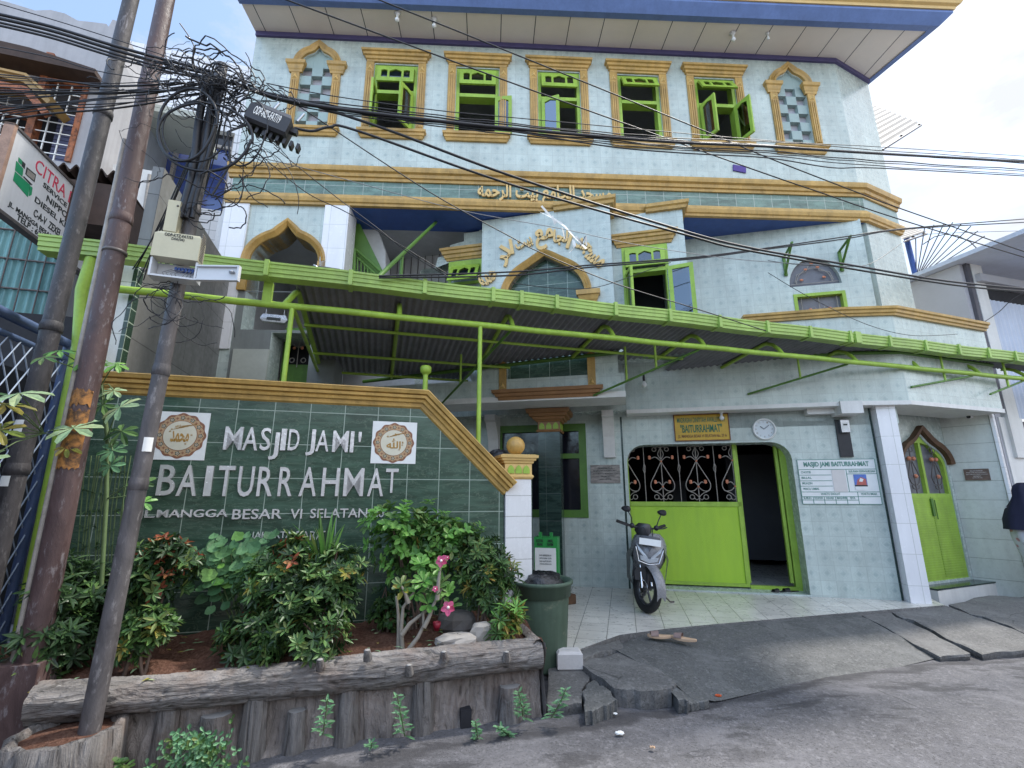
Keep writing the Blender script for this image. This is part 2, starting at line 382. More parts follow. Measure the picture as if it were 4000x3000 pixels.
# ================================================================ ground
def asphalt(name, c1, c2, sc, wet=.0):
    t = NT(name); p = t.pos(); n1 = t.noise(p, .9, 8, .65, .5); n2 = t.noise(p, 26, 4, .7); n3 = t.noise(p, 5.5, 6, .7, .3)
    v = t.n('TexVoronoi'); v.inputs['Scale'].default_value = 150; t.l(p, v.inputs['Vector'])
    c = t.mix(t.rng(n1, .32, .68), c1, c2)
    c = t.mix(t.rng(n3, .60, .72, 0, .55), c, tuple(x * .45 for x in c1))
    c = t.mix(t.rng(n2, .52, .70, 0, .6), c, tuple(min(x * 1.75, 1) for x in c2)); n4 = t.noise(p, 60, 3, .6); c = t.mix(t.rng(n4, .48, .34, 0, .6), c, tuple(x * .4 for x in c1)); c = t.mix(t.rng(t.noise(p, 2.2, 7, .7, .8), .5, .64, 0, .5), c, tuple(x * 1.35 for x in c2))
    c = t.mix(t.rng(v.outputs['Distance'], 0, .16, .5, 0), c, tuple(min(x * 1.9, 1) for x in c2))
    vc = t.n('TexVoronoi', feature='DISTANCE_TO_EDGE'); vc.inputs['Scale'].default_value = sc
    dn = t.n('Mix', data_type='RGBA'); dn.inputs['Factor'].default_value = .12; nc = t.n('TexNoise'); nc.inputs['Scale'].default_value = 3; t.l(p, nc.inputs['Vector'])
    t.l(p, dn.inputs['A']); t.l(nc.outputs['Color'], dn.inputs['B']); t.l(dn.outputs['Result'], vc.inputs['Vector'])
    ck = t.rng(vc.outputs['Distance'], 0, .008, .55, 0); ck = t.math('MULTIPLY', ck, t.rng(t.noise(p, 1.3, 3), .5, .62))
    c = t.mix(ck, c, (.012, .012, .012))
    if wet:
        sp = t.n('SeparateXYZ'); t.l(p, sp.inputs[0])
        q0, q1 = gz(2750, 2745), gz(3520, 2612); dx, dy = q1[0] - q0[0], q1[1] - q0[1]; ln = math.hypot(dx, dy); nx, ny = -dy / ln, dx / ln
        dl = t.math('SUBTRACT', t.math('ADD', t.math('MULTIPLY', sp.outputs[0], nx), t.math('MULTIPLY', sp.outputs[1], ny)), q0[0] * nx + q0[1] * ny)
        wn_ = t.noise(t.pos((1.0, 2.6, 1)), 1.6, 6, .65, .4)
        m1 = t.math('MULTIPLY', t.rng(t.math('ABSOLUTE', t.math('ADD', dl, t.math('MULTIPLY', t.math('SUBTRACT', wn_, .5), .5))), .03, .10, .75, 0), 1.0)
        m2 = t.math('MULTIPLY', t.rng(wn_, .53, .60, 0, .62), t.rng(t.math('ABSOLUTE', t.math('ADD', dl, .35)), .2, .7, 1, 0))
        c = t.mix(t.math('MAXIMUM', m1, m2), c, (.035, .034, .037))
    t.bump(t.math('ADD', t.math('MULTIPLY', v.outputs['Distance'], .6), t.math('ADD', n2, t.math('MULTIPLY', ck, -1.5))), .55, .006)
    return t.fin(c, t.rng(n3, .35, .7, .92, .62), 0, .3)
asphalt('asphalt', (.088, .086, .092), (.132, .128, .136), .6, 1)
asphalt('old_concrete', (.105, .102, .10), (.15, .147, .143), 1.1)
asphalt('ramp_concrete', (.075, .077, .077), (.125, .125, .123), 1.6)
g = MB('asphalt')
n = 24
xs = [-60, -20, -8] + [-5 + i * .5 for i in range(28)] + [10, 16, 60]; ys = [-40, -10, -3, 0] + [.5 * i for i in range(1, 18)] + [10, 20, 70]
def gzz(x, y):
    u, d = K.rel((x, y, 0)); return .012 * math.sin(1.7 * x + .6 * y) * (1 if abs(x) < 9 and 0 < y < 9 else 0) - .012
g.grid([[(x, y, gzz(x, y)) for x in xs] for y in ys], uvs=[[(x, y) for x in xs] for y in ys]); struct('road', g)
def strip(mat, A, B, n=12, m=7, jit=.006, crown_=.0):
    """ground strip between two edges given as world points, gently uneven"""
    mb = MB(mat)
    def samp(E, t):
        k = t * (len(E) - 1); i = min(int(k), len(E) - 2); return lerp(E[i], E[i + 1], k - i)
    rows = []
    for j in range(m + 1):
        r = []
        for i in range(n + 1):
            q = lerp(samp(A, i / n), samp(B, i / n), j / m); e = 0 if j == m else jit
            r.append(q + np.array([0, 0, random.uniform(-e, e) + crown_ * math.sin(math.pi * j / m)]))
        rows.append(r)
    mb.grid(rows[::-1]); return mb
A = [gz(2425, 2515, .13), gz(2560, 2462, .165), gz(2790, 2444, .165), gz(3260, 2404, .165), gz(3345, 2397, .165)]
B = [gz(2690, 2722, .03), gz(2800, 2740, -.01), gz(3050, 2684, -.01), gz(3350, 2644, -.01), gz(3655, 2572, -.01)]
struct('pavement', strip('ramp_concrete', A, B, 30, 12, .006, .02))
A2 = [gz(3330, 2372, .15), gz(3700, 2352, .15), gz(3900, 2318, .14), gz(4300, 2330, .13), gz(5200, 2400, .12)]
B2 = [gz(3470, 2586, -.01), gz(3700, 2560, -.01), gz(3850, 2554, -.01), gz(4200, 2500, -.01), gz(5200, 2440, -.01)]
A2 = [p - np.array([0, 0, .12]) for p in A2]; struct('pavement', strip('asphalt', A2, B2, 30, 8, .004, .0))
# porch floor of pale tiles
pf = MB('porch_tile')
edge = [gz(1400, 2650, ZP), gz(2225, 2552, ZP), gz(2300, 2523, ZP), gz(2420, 2480, ZP), gz(2600, 2456, ZP), gz(2790, 2438, ZP), gz(3260, 2398, ZP), gz(3690, 2364, ZP), gz(3640, 2340, ZP)]
back = [W.w(.95, ZP, -.3), W.w(.95, ZP, -5), W.w(-8, ZP, -5), W.w(-8, ZP, 1.2)]
pp = edge + back
pf.add([(*p[:2], ZP) for p in pp], [(W.rel(p)[0], W.rel(p)[1]) for p in pp])
for a, b in zip(edge[:-1], edge[1:]):
    pf.use('old_concrete').add([(*a[:2], -.02), (*b[:2], -.02), (*b[:2], ZP), (*a[:2], ZP)])
struct('porch_floor', pf)
P('dark_window', (.012, .013, .02), .12, .1, 2, 0, spec=.5)
# ================================================================ mosque
mo = thing('mosque', 'three storey pale aqua tiled mosque with gold mouldings, green windows and blue soffit', 'mosque', Fa.w(-4.6, 0, -3))
EZ = 9.22
UL, UR = -9.8, .36
pB = Fa.w(UR, 0); pC = np.array([6.72, 7.24, 0])
F2 = Fr(pB, math.degrees(math.atan2(*(pC - pB)[:2]))); LC = float(np.linalg.norm(pC - pB))
Nn = Fr(Fa.at(2176, 832, .09), WZ); Wi = Fr(Fa.at(2533, 806, .09), WZ)
WC = [-7.42, -6.045, -4.66, -3.275, -1.92]
nich = [(-8.73, 0), (-.55, 1)]
ub = MB('mosque_tile')
wh = [[(c - .36, 7.33), (c + .36, 7.33), (c + .36, 8.68), (c - .36, 8.68)] for c in WC]
nh = []
for c, _ in nich:
    nh.append([(c + .27, 7.33), (c + .27, 8.6)] + arch(c, 8.62, .27, .22, .12)[::-1] + [(c - .27, 8.6), (c - .27, 7.33)])
ub.poly(Fa, [(UL, 5.97), (UR, 5.97), (UR, EZ + .03), (UL, EZ + .03)], -.22, 0, wh + nh)
ub.poly(F2, [(0, 4.2), (LC, 4.2), (LC, EZ + .03), (0, EZ + .03)], -.22, 0)
side = Fr(pC, F2.az - 75)
ub.box(side, 0, 7, 3.0, EZ + .03, -.2, 0)
lf = Fr(Fa.w(UL, 0, -7), FZ + 90); ub.box(lf, 0, 6.98, 5.97, EZ + .03, -.2, 0)
bk = Fa.off(-7); ub.box(bk, UL, UR + 2.2, 0, EZ + .03, -.2, 0)
part('upper_wall', ub, mo)
rm = MB('room_wall')
rm.box(Fa, UL + .3, UR - .3, 5.99, 6.09, -6.5, -.25); rm.box(Fa, UL + .3, UR - .3, 9.16, 9.2, -6.5, -.25); rm.box(Fa, UL + .3, UR - .3, 6.1, 9.15, -6.6, -5.0)
for u in (-8.1, -.95): rm.box(Fa, u - .05, u + .05, 6.1, 9.15, -5, -.25)
part('inner_room', rm, mo)
# --- tall windows of the top floor
def pane_panel(fr, u0, u1, z0, z1, d0, d1, rim, frame, pn, arched=False):
    """a glazed leaf: frame with an opening and a pane"""
    h = [(u0 + rim, z0 + rim), (u1 - rim, z0 + rim), (u1 - rim, z1 - rim), (u0 + rim, z1 - rim)]
    if arched:
        h = [(u0 + rim, z0 + rim), (u1 - rim, z0 + rim), (u1 - rim, z1 - rim * 1.6), ((u0 + u1) / 2 + (.16 if arched < 0 else -.16) * (u1 - u0) * 0, z1 - rim), (u0 + rim, z1 - rim * 1.6)]
    frame.poly(fr, [(u0, z0), (u1, z0), (u1, z1), (u0, z1)], d0, d1, [h])
    m = (d0 + d1) / 2
    pn.box(fr, u0 + rim - .005, u1 - rim + .005, z0 + rim - .005, z1 - rim + .005, m - .003, m + .003)
def hopper(fr, c, hw, z0, z1, tilt, frame, pn):
    """three-light top vent hinged along its head"""
    class T:                                             # tilted frame
        def w(s, u, z, d=0): return fr.w(u, z1 - (z1 - z) * math.cos(tilt) - d * math.sin(tilt) * 0, .01 + (z1 - z) * math.sin(tilt) + d)
    t = T(); H = z1 - z0; a = z0 + H * .26; b = z1 - H * .22
    def hole(l, r, pk): return [(l, a), (r, a), (r, b - H * (.10 if pk else .04)), ((l + r) / 2, b + (H * .05 if pk else 0)), (l, b - H * (.10 if pk else .04))]
    hs = [hole(c - hw * .78, c - hw * .44, 0), hole(c - hw * .33, c + hw * .33, 1), hole(c + hw * .44, c + hw * .78, 0)]
    frame.poly(t, [(c - hw, z0), (c + hw, z0), (c + hw, z1), (c - hw, z1)], 0, .035, hs)
    pn.add([t.w(c - hw * .85, a - .01, .015), t.w(c + hw * .85, a - .01, .015), t.w(c + hw * .85, b + .03, .015), t.w(c - hw * .85, b + .03, .015)])
leafs = [[(-1, 88, 'pane'), (1, 58, 'pane')], [(1, 172, 'pane')], [(-1, 20, 'blue_pane')], [], [(-1, 68, 'pane'), (1, 112, 'pane')]]
tilts = [.06, .10, .16, .42, .48]
for i, c in enumerate(WC):
    gm = MB('lime_paint')
    for u0, u1, z0, z1 in ((c - .36, c - .305, 7.34, 8.67), (c + .305, c + .36, 7.34, 8.67), (c - .304, c + .304, 8.605, 8.67), (c - .304, c + .304, 8.10, 8.165)):
        gm.box(Fa, u0, u1, z0, z1, -.16, -.005 if z1 < 8.2 and z0 > 8 else -.012)
    wf = part('window', gm, mo)
    hp = MB('lime_paint'); pn = MB('pane'); hopper(Fa, c, .305, 8.29, 8.60, tilts[i], hp, pn); part('vent', hp, wf); part('pane', pn, wf)
    for sd, ang, pm in leafs[i]:
        lf_ = MB('lime_paint'); pn = MB(pm)
        fr = Fa.turn(c - .30, ang, .01) if sd < 0 else Fa.turn(c + .30, 180 - ang, .01)
        pane_panel(fr, 0, .30 if len(leafs[i]) > 1 or i == 2 else .28, 7.36, 8.09, -.018, .018, .055, lf_, pn, 1)
        part('casement', lf_, wf); part('pane', pn, wf)
    for sd in (-1, 1):
        sr = MB('gold_paint'); a = c + sd * .435
        sr.box(Fa, a - .065, a + .065, 7.34, 8.70, 0, .03)
        for k in (-.035, 0, .035): sr.box(Fa, a + k - .011, a + k + .011, 7.42, 8.50, .03, .045)
        sr.use('gold_light'); sr.loft([[Fa.w(a - .05, 8.53, .03), Fa.w(a + .05, 8.53, .03), Fa.w(a + .005, 8.64, .03), Fa.w(a - .005, 8.64, .03)], [Fa.w(a - .003, 8.555, .06), Fa.w(a + .003, 8.555, .06), Fa.w(a + .001, 8.58, .06), Fa.w(a - .001, 8.58, .06)]]); sr.use('gold_paint')
        part('pilaster', sr, wf)
    hd = MB('gold_paint'); crown(hd, Fa, c - .46, c + .46, [(8.705, .03), (8.735, .035), (8.745, .055), (8.79, .06), (8.80, .085), (8.845, .09), (8.855, .115), (8.89, .12)]); part('hood', hd, wf)
    sl = MB('gold_paint'); crown(sl, Fa, c - .46, c + .46, [(7.20, .035), (7.235, .05), (7.245, .065), (7.285, .07), (7.295, .09), (7.335, .095)]); part('sill', sl, wf)
P('mauve_back', (.40, .38, .41), .8, .15, 4, .1)
# --- arched block-work niches at both ends
for c, k in nich:
    nb = MB('block_tile')
    for r in range(8):
        for q in range(3):
            u0 = c - .27 + q * .18; z0 = 7.33 + r * .178; z1 = min(z0 + .178, 8.95)
            if (r + q) % 2 == (0 if k == 0 else 1) and r < 7: continue
            if r == 7: z1 = 8.93; u0 = c - .27 + q * .18; z0 -= 0
            nb.box(Fa, u0 + .001, u0 + .179, z0 + .001, z1, -.095, -.02 if r < 7 else -.04)
    nb.use('mauve_back').box(Fa, c - .28, c + .28, 7.33, 8.95, -.20, -.10)
    nf = part('niche', nb, mo)
    for sd in (-1, 1):
        sr = MB('gold_paint'); a = c + sd * .335
        sr.box(Fa, a - .065, a + .065, 7.34, 8.42, 0, .03)
        for q in (-.035, 0, .035): sr.box(Fa, a + q - .011, a + q + .011, 7.42, 8.26, .03, .045)
        crown(sr, Fa, a - .07, a + .07, [(8.42, .035), (8.46, .04), (8.48, .05), (8.54, .065), (8.56, .085), (8.62, .09)])
        sr.use('gold_light').loft([[Fa.w(a - .05, 8.29, .03), Fa.w(a + .05, 8.29, .03), Fa.w(a, 8.40, .03)], [Fa.w(a - .003, 8.315, .06), Fa.w(a + .003, 8.315, .06), Fa.w(a, 8.34, .06)]]); sr.use('gold_paint'); part('pilaster', sr, nf)
    sr = MB('gold_paint'); archband(sr, Fa, arch(c, 8.62, .275, .24, .11), [(0, 0), (0, .04), (.035, .055), (.04, .035), (.075, .06), (.08, .04), (.115, .05), (.12, 0)])
    part('arch_moulding', sr, nf)
    sl = MB('gold_paint'); crown(sl, Fa, c - .38, c + .38, [(7.20, .035), (7.235, .05), (7.245, .065), (7.285, .07), (7.295, .09), (7.335, .095)]); part('sill', sl, nf)
# --- tiled band, mouldings and gold lettering
path = [Fa.w(UL - .06, 0), pB, pC]
bd = MB('band_tile'); rows = [(*p[:2],) for p in path]
bd.box(Fa, UL, UR - .001, 6.10, 6.40, 0, .02); bd.use('block_tile').box(F2, .0, LC, 6.10, 6.40, -.01, .018); part('tiled_band', bd, mo)
mu = MB('gold_paint'); mu.sweep(path, [(0, 6.38), (.045, 6.385), (.05, 6.43), (.075, 6.44), (.085, 6.49), (.12, 6.51), (.13, 6.55), (.135, 6.585), (0, 6.59)]); part('moulding', mu, mo)
ml = MB('gold_paint'); ml.sweep(path, [(0, 5.93), (.05, 5.935), (.055, 5.97), (.075, 5.985), (.09, 6.04), (.085, 6.075), (.05, 6.10), (.045, 6.125), (0, 6.13)]); part('moulding', ml, mo)
AR = '\ufeea\ufee4\ufea3\ufeae\ufedf\ufe8d \ufe96\ufef4\ufe91 \ufeca\ufee3\ufe8e\ufea0\ufedf\ufe8d \ufeaa\ufea0\ufeb4\ufee3'
lt = MB('gold_light'); words(lt, Fa, AR, Fa.U(1866, 760), Fa.U(2386, 780), Fa.Z(2130, 812), Fa.Z(2130, 732), .05, .075, .028); part('lettering', lt, mo)
# --- eave
ev = MB('lime_paint')
P('soffit', (.52, .46, .41), .75, .10, 1.2, .05, 30)
def soffit_mat():
    t = NT('soffit_panel'); uv = t.uv(); sp = t.n('SeparateXYZ'); t.l(uv, sp.inputs[0])
    fx = t.math('FRACT', t.math('DIVIDE', t.math('ADD', sp.outputs[0], 9.07), .568)); ln = t.math('LESS_THAN', t.math('ABSOLUTE', t.math('SUBTRACT', fx, .5)), .488)
    pz = t.pos(); st = t.noise(pz, 1.1, 6, .65); c = t.mix(t.rng(st, .35, .7), (.78, .70, .62), (.70, .64, .58))
    c = t.mix(t.rng(t.noise(pz, 55, 3), .62, .75, 0, .25), c, (.36, .30, .26))
    c = t.mix(ln, (.05, .05, .06), c); t.bump(ln, .4, .005); t.fin(c, .75, 0, .3)
soffit_mat()
e0 = np.array([-4.32, 5.72, EZ]); e1 = np.array([7.14, 6.18, EZ]); e2 = np.array([6.1, 9.8, EZ]); e3 = Fa.w(UL, EZ, -6.8)
so = MB('soffit_panel'); q = [e0, e1, e2, e3]
so.add(q[::-1], [Fa.rel(p) for p in q][::-1]); q2 = [p + np.array([0, 0, .06]) for p in q]; so.add(q2)
part('soffit', so, mo)
P('violet_trim', (.075, .065, .16), .55, .15, 4, .05)
tr = MB('violet_trim'); tr.sweep([Fa.w(UL, 0), pB, pC], [(0, 9.13), (.04, 9.13), (.04, 9.218), (0, 9.218)]); part('soffit_trim', tr, mo)
P('blue_fascia', (.12, .19, .40), .5, .14, 3, .05, streak=.15)
fa = MB('blue_fascia'); ep = [e0 + np.array([-.02, .0, 0]), e1, e2]
fa.sweep(ep, [(-.10, EZ - .02), (.0, EZ - .02), (.12, EZ + .12), (.12, EZ + .16), (-.10, EZ + .16)]); part('fascia', fa, mo)
gm = MB('gold_light'); gm.sweep(ep, [(0, EZ + .162), (.14, EZ + .165), (.15, EZ + .21), (.19, EZ + .23), (.22, EZ + .29), (.215, EZ + .33), (0, EZ + .34)]); part('moulding', gm, mo)
pr = MB('band_tile'); pr.sweep(ep, [(-.3, EZ + .345), (.06, EZ + .345), (.06, EZ + 1.6), (-.3, EZ + 1.6)]); part('parapet', pr, mo)
rf = MB('roof_dark'); rf.add([p + np.array([0, 0, .5]) for p in (e0, e1, e2, e3)]); part('roof', rf, mo)
# --- bulbs under the eave
def bulb(q, r=.035, label='', stem=.08, cup=True):
    b = MB('bulb_white'); b.lathe((q[0], q[1], q[2] - stem - r * 2.4), [(0, 0), (r * .6, r * .15), (r, r * .8), (r * .95, r * 1.3), (r * .5, r * 2.1), (r * .45, r * 2.4)], 14)
    o = thing('light_bulb', label, 'light bulb', q, 'bare bulbs hung on the mosque')
    part('globe', b, o); s = MB('black_plastic' if not cup else 'paper'); s.lathe((q[0], q[1], q[2] - stem), [(0, 0), (r * .5, 0), (r * .55, stem * .6), (r * (1.5 if cup else .4), stem), (0, stem)], 12); part('holder', s, o); return o
P('bulb_white', (.75, .75, .74), .3, .03, 8, 0)
for x, y, l in ((1697, 76, 'white bulb hanging from the cream soffit above the second upper window'), (2862, 130, 'spiral white bulb hanging below the blue fascia, above the fifth upper window'), (2998, 130, 'small bare lamp holder on the soffit right of the spiral bulb'), (1553, 52, 'double lamp holder on a soffit joint near the top edge')):
    q = gz(x, y, EZ - .005); bulb(q, .036 if x != 2998 else .022, l, .08)
# --- blue underside of the overhang
us = MB('blue_paint')
def hor(mb, pts, z, th=.05):
    a = [(*p[:2], z) for p in pts]; mb.add(a[::-1]); mb.add([(x, y, z + th) for x, y, _ in a])
    for i in range(len(a)):
        p, q = a[i], a[(i + 1) % len(a)]; mb.add([p, q, (q[0], q[1], z + th), (p[0], p[1], z + th)])
US = Fa.U(1365, 810)
hor(us, [Fa.w(US, 0, -.01), Fa.w(UR, 0, -.01), Fa.w(UR, 0, -.62), Fa.w(US, 0, -.62)], 5.935)
hor(us, [Fa.w(Fa.U(1890, 830), 0, -.62), Fa.w(UR, 0, -.62), Fa.w(UR, 0, -3.2), Fa.w(Fa.U(1890, 830), 0, -3.2)], 5.94)
part('underside', us, mo)
# --- left tower with the keel arch
tw = MB('mosque_tile')
TL, TR = Fa.U(872, 900), Fa.U(1359, 809)
ac = Fa.U(1120, 950); hwA = .50
ah = [(ac + hwA, 3.9)] + arch(ac, 4.98, hwA, .42, .17)[::-1] + [(ac - hwA, 3.9)]
dh = [(-8.93, .2), (-8.14, .2), (-8.14, 3.86), (-8.93, 3.86)]
tw.poly(Fa, [(TL, 0), (TR, 0), (TR, 5.96), (TL, 5.96)], -.34, 0, [ah, dh])
part('tower_wall', tw, mo)
tp = MB('white_tile'); tp.box(Fa, TL - .005, ac - hwA - .11, 3.6, 5.93, 0, .03); tp.box(Fa, Fa.U(1276, 800), TR, 0, 5.93, 0, .05); tp.box(Fa, TR, TR + .04, 0, 5.93, -.34, .05)
part('corner_pier', tp, mo)
P('shaded_wall', (.20, .215, .205), .8, .12, 2, .1, streak=.2); tl_ = MB('shaded_wall'); tl_.poly(Fa, [(ac - hwA - .10, 0), (-8.935, 0), (-8.935, 3.87), (-8.36, 3.87), (-8.36, 4.5), (ac - hwA - .10, 4.5)], .001, .006, [[(ac - hwA, 3.9), (-8.37, 3.9), (-8.37, 4.49), (ac - hwA, 4.49)]]); tl_.box(Fa, Fa.U(1276, 800) - .005, TR + .045, 0, 3.7, .051, .056); tl_.box(Fa, TR + .0405, TR + .045, 0, 3.7, -.3, .05); part('lower_wall_shade', tl_, mo)  # thin dark skin puts roof shade into the lower tower's colour
ga = MB('gold_paint'); archband(ga, Fa, arch(ac, 4.98, hwA, .42, .17), [(0, -.34), (0, .03), (.03, .06), (.035, .04), (.065, .07), (.07, .05), (.115, .065), (.12, 0)]); 
ga.box(Fa, ac - hwA - .12, ac - hwA, 4.5, 4.98, -.3, .05); ga.box(Fa, ac + hwA, ac + hwA + .12, 4.5, 4.98, -.3, .05); part('arch_moulding', ga, mo)
ti = MB('room_wall'); ti.box(Fa, TL, TR, 3.87, 3.895, -2.6, -.35); ti.box(Fa, TL, TR, 5.7, 5.8, -2.6, -.35); ti.box(Fa, TL, TR, 0, 5.8, -2.7, -2.4); ti.box(Fa, TL - .1, TL, 0, 5.8, -2.6, 0); part('tower_room', ti, mo)
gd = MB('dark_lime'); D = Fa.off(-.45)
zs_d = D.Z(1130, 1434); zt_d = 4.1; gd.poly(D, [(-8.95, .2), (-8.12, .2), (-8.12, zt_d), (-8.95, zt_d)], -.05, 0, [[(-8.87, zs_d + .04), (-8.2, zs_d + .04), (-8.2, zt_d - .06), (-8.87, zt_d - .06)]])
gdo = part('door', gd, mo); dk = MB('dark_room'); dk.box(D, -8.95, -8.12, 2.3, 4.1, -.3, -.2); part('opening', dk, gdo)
ir = MB('iron_light')
def ring(mb, fr, c, r, d, th=.008, n=14, a0=0, a1=2 * math.pi): mb.tube([fr.w(c[0] + r * math.cos(a0 + (a1 - a0) * i / n), c[1] + r * math.sin(a0 + (a1 - a0) * i / n), d) for i in range(n + 1)], th, 5)
for k in range(4): ring(ir, D, (-8.80 + k * .17, zs_d + .11), .035, .0)
for k in (0, 1):
    ir.tube([D.w(-8.72 + k * .36, zs_d, 0), D.w(-8.72 + k * .36, zt_d - .1, 0)], .007, 5); ring(ir, D, (-8.72 + k * .36, zs_d + .42), .10, 0, .007)
ir.use('copper_leaf')
for k in (0, 1): ir.ball(D.w(-8.78 + k * .36, zs_d + .3, .01), .025, 8, 5); ir.ball(D.w(-8.66 + k * .36, zs_d + .3, .01), .025, 8, 5)
part('grille', ir, gdo)
# --- stair recess
Rb = Nn.off(-1.0)
op = [Rb.u(*q) for q in ((1502, 980), (1812, 937), (1880, 925), (1880, 825), (1448, 825))]
rw = MB('room_wall'); rw.poly(Rb, [(Rb.U(1340, 900), 3.3), (Rb.U(1900, 900), 3.3), (Rb.U(1900, 900), 6.6), (Rb.U(1340, 900), 6.6)], -.15, 0, [op]); part('stair_wall', rw, mo)
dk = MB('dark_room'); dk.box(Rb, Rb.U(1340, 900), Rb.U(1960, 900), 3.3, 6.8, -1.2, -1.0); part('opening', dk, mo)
gr = MB('iron'); u0, u1 = Rb.U(1450, 900), Rb.U(1875, 900)
for k in range(16): 
    a = u0 + (u1 - u0) * (k + .5) / 16; gr.tube([Rb.w(a, 5.0, .03), Rb.w(a, 6.5, .03)], .007, 5)
gr.use('iron_light')
for x, y in ((1532, 850), (1564, 847), (1692, 878), (1726, 876), (1746, 928), (1565, 900), (1525, 956), (1600, 955), (1634, 954), (1648, 941), (1620, 846), (1557, 955)): ring(gr, Rb, Rb.u(x, y), .035, .05, .009)
gr.use('copper_leaf')
for x, y in ((1615, 863), (1568, 872), (1760, 846), (1813, 884), (1785, 888)): gr.ball(Rb.w(*Rb.u(x, y), .05), .035, 8, 5)
gr.use('iron')
for x, y, r in ((1630, 870, .12), (1700, 920, .14), (1780, 870, .13), (1560, 910, .12), (1830, 860, .12)): ring(gr, Rb, Rb.u(x, y), r, .04, .008)
part('grille', gr, mo)
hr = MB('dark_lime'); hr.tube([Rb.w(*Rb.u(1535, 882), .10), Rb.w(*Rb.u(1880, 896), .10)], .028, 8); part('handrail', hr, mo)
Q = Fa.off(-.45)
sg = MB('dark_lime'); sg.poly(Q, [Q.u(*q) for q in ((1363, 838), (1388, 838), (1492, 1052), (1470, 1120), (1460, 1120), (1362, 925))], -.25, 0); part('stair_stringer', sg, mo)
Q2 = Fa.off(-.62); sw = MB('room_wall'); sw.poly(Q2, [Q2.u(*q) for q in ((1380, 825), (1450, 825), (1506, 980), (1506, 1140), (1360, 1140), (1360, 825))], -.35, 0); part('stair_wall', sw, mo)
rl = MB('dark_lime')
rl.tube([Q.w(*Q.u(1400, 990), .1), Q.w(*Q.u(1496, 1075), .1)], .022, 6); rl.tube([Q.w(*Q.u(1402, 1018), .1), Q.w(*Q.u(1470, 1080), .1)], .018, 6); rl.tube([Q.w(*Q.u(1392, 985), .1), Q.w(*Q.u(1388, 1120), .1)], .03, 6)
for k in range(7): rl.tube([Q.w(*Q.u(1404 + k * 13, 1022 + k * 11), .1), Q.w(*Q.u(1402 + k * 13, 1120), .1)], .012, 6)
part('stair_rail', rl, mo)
S = Nn.off(-.25)
stp = [S.u(*q) for q in ((1890, 897), (1872, 899), (1872, 903), (1812, 912), (1812, 942), (1757, 958), (1754, 998), (1711, 1005), (1699, 1047), (1650, 1052), (1641, 1060))]
sb = MB('mosque_tile'); wx0, wx1 = S.U(1752, 1100), S.U(1880, 1100) + .03
sb.poly(S, stp + [(stp[-1][0], 3.0), (stp[0][0], 3.0)], -.22, 0, [[(wx0, 4.2), (wx1, 4.2), (wx1, 5.38), (wx0, 5.38)]]); part('stepped_wall', sb, mo)
gm = MB('lime_paint'); gm.poly(S, [(wx0, 4.2), (wx1, 4.2), (wx1, 5.38), (wx0, 5.38)], -.15, .02, [[(wx0 + .05, 4.25), (wx1 - .05, 4.25), (wx1 - .05, 4.95), (wx0 + .05, 4.95)], [(wx0 + .05, 5.0), (wx1 - .05, 5.0), (wx1 - .05, 5.28), (wx0 + .05, 5.28)]])
wf = part('window', gm, mo); hp = MB('lime_paint'); pn = MB('pane'); hopper(S, (wx0 + wx1) / 2, (wx1 - wx0) / 2 - .05, 4.9, 5.28, .5, hp, pn); part('vent', hp, wf); part('pane', pn, wf)
hd = MB('gold_paint'); crown(hd, S, wx0 - .02, wx1, [(5.40, .02), (5.43, .03), (5.44, .05), (5.49, .06), (5.50, .085), (5.55, .09), (5.56, .115), (5.60, .12)]); part('hood', hd, wf)
# --- niche bay
NL, NR = Nn.U(1882, 1000), Nn.U(2386, 900); ZT = Nn.Z(2386, 795)
iL, iR = Nn.U(1980, 1130), Nn.U(2283, 1130); ic = (iL + iR) / 2; ih = (iR - iL) / 2; zs = Nn.Z(2268, 1140); za = Nn.Z(2118, 1003); sz = Nn.Z(2120, 1518)
hole = [(iR, sz)] + arch(ic, zs, ih, (za - zs) * .82, (za - zs) * .18, 28, .5)[::-1] + [(iL, sz)]
nb = MB('mosque_tile'); nb.poly(Nn, [(NL, 2.95), (NR, 2.95), (NR, ZT), (NL, ZT)], -.9, 0, [hole], back=False); nbp = part('niche_bay', nb, mo)
gp = MB('green_marble'); gp.box(Nn, iL - .02, iR + .02, sz - .02, za + .02, -.2, -.10); part('niche_panel', gp, nbp)
am = MB('gold_paint'); archband(am, Nn, arch(ic, zs, ih, (za - zs) * .82, (za - zs) * .18, 28, .5), [(0, -.1), (0, .03), (.03, .05), (.035, .035), (.07, .06), (.075, .045), (.105, .06), (.11, 0)]); part('arch_moulding', am, nbp)
for sd, a in ((-1, iL), (1, iR)):
    cp = MB('gold_paint'); crown(cp, Nn, a - .07 + sd * .055, a + .07 + sd * .055, [(zs - .22, .03), (zs - .17, .045), (zs - .15, .06), (zs - .09, .08), (zs - .08, .10), (zs - .01, .105)]); part('capital', cp, nbp)
    cm = MB('gold_paint'); cm.box(Nn, a + sd * .055 - .055, a + sd * .055 + .055, sz, zs - .22, -.02, .03); cm.use('gold_light').loft([[Nn.w(a + sd * .055 - .05, sz + .02, .03), Nn.w(a + sd * .055 + .05, sz + .02, .03), Nn.w(a + sd * .055, sz + .12, .03)], [Nn.w(a + sd * .055 - .002, sz + .05, .06), Nn.w(a + sd * .055 + .002, sz + .05, .06), Nn.w(a + sd * .055, sz + .06, .06)]]); part('pilaster', cm, nbp)
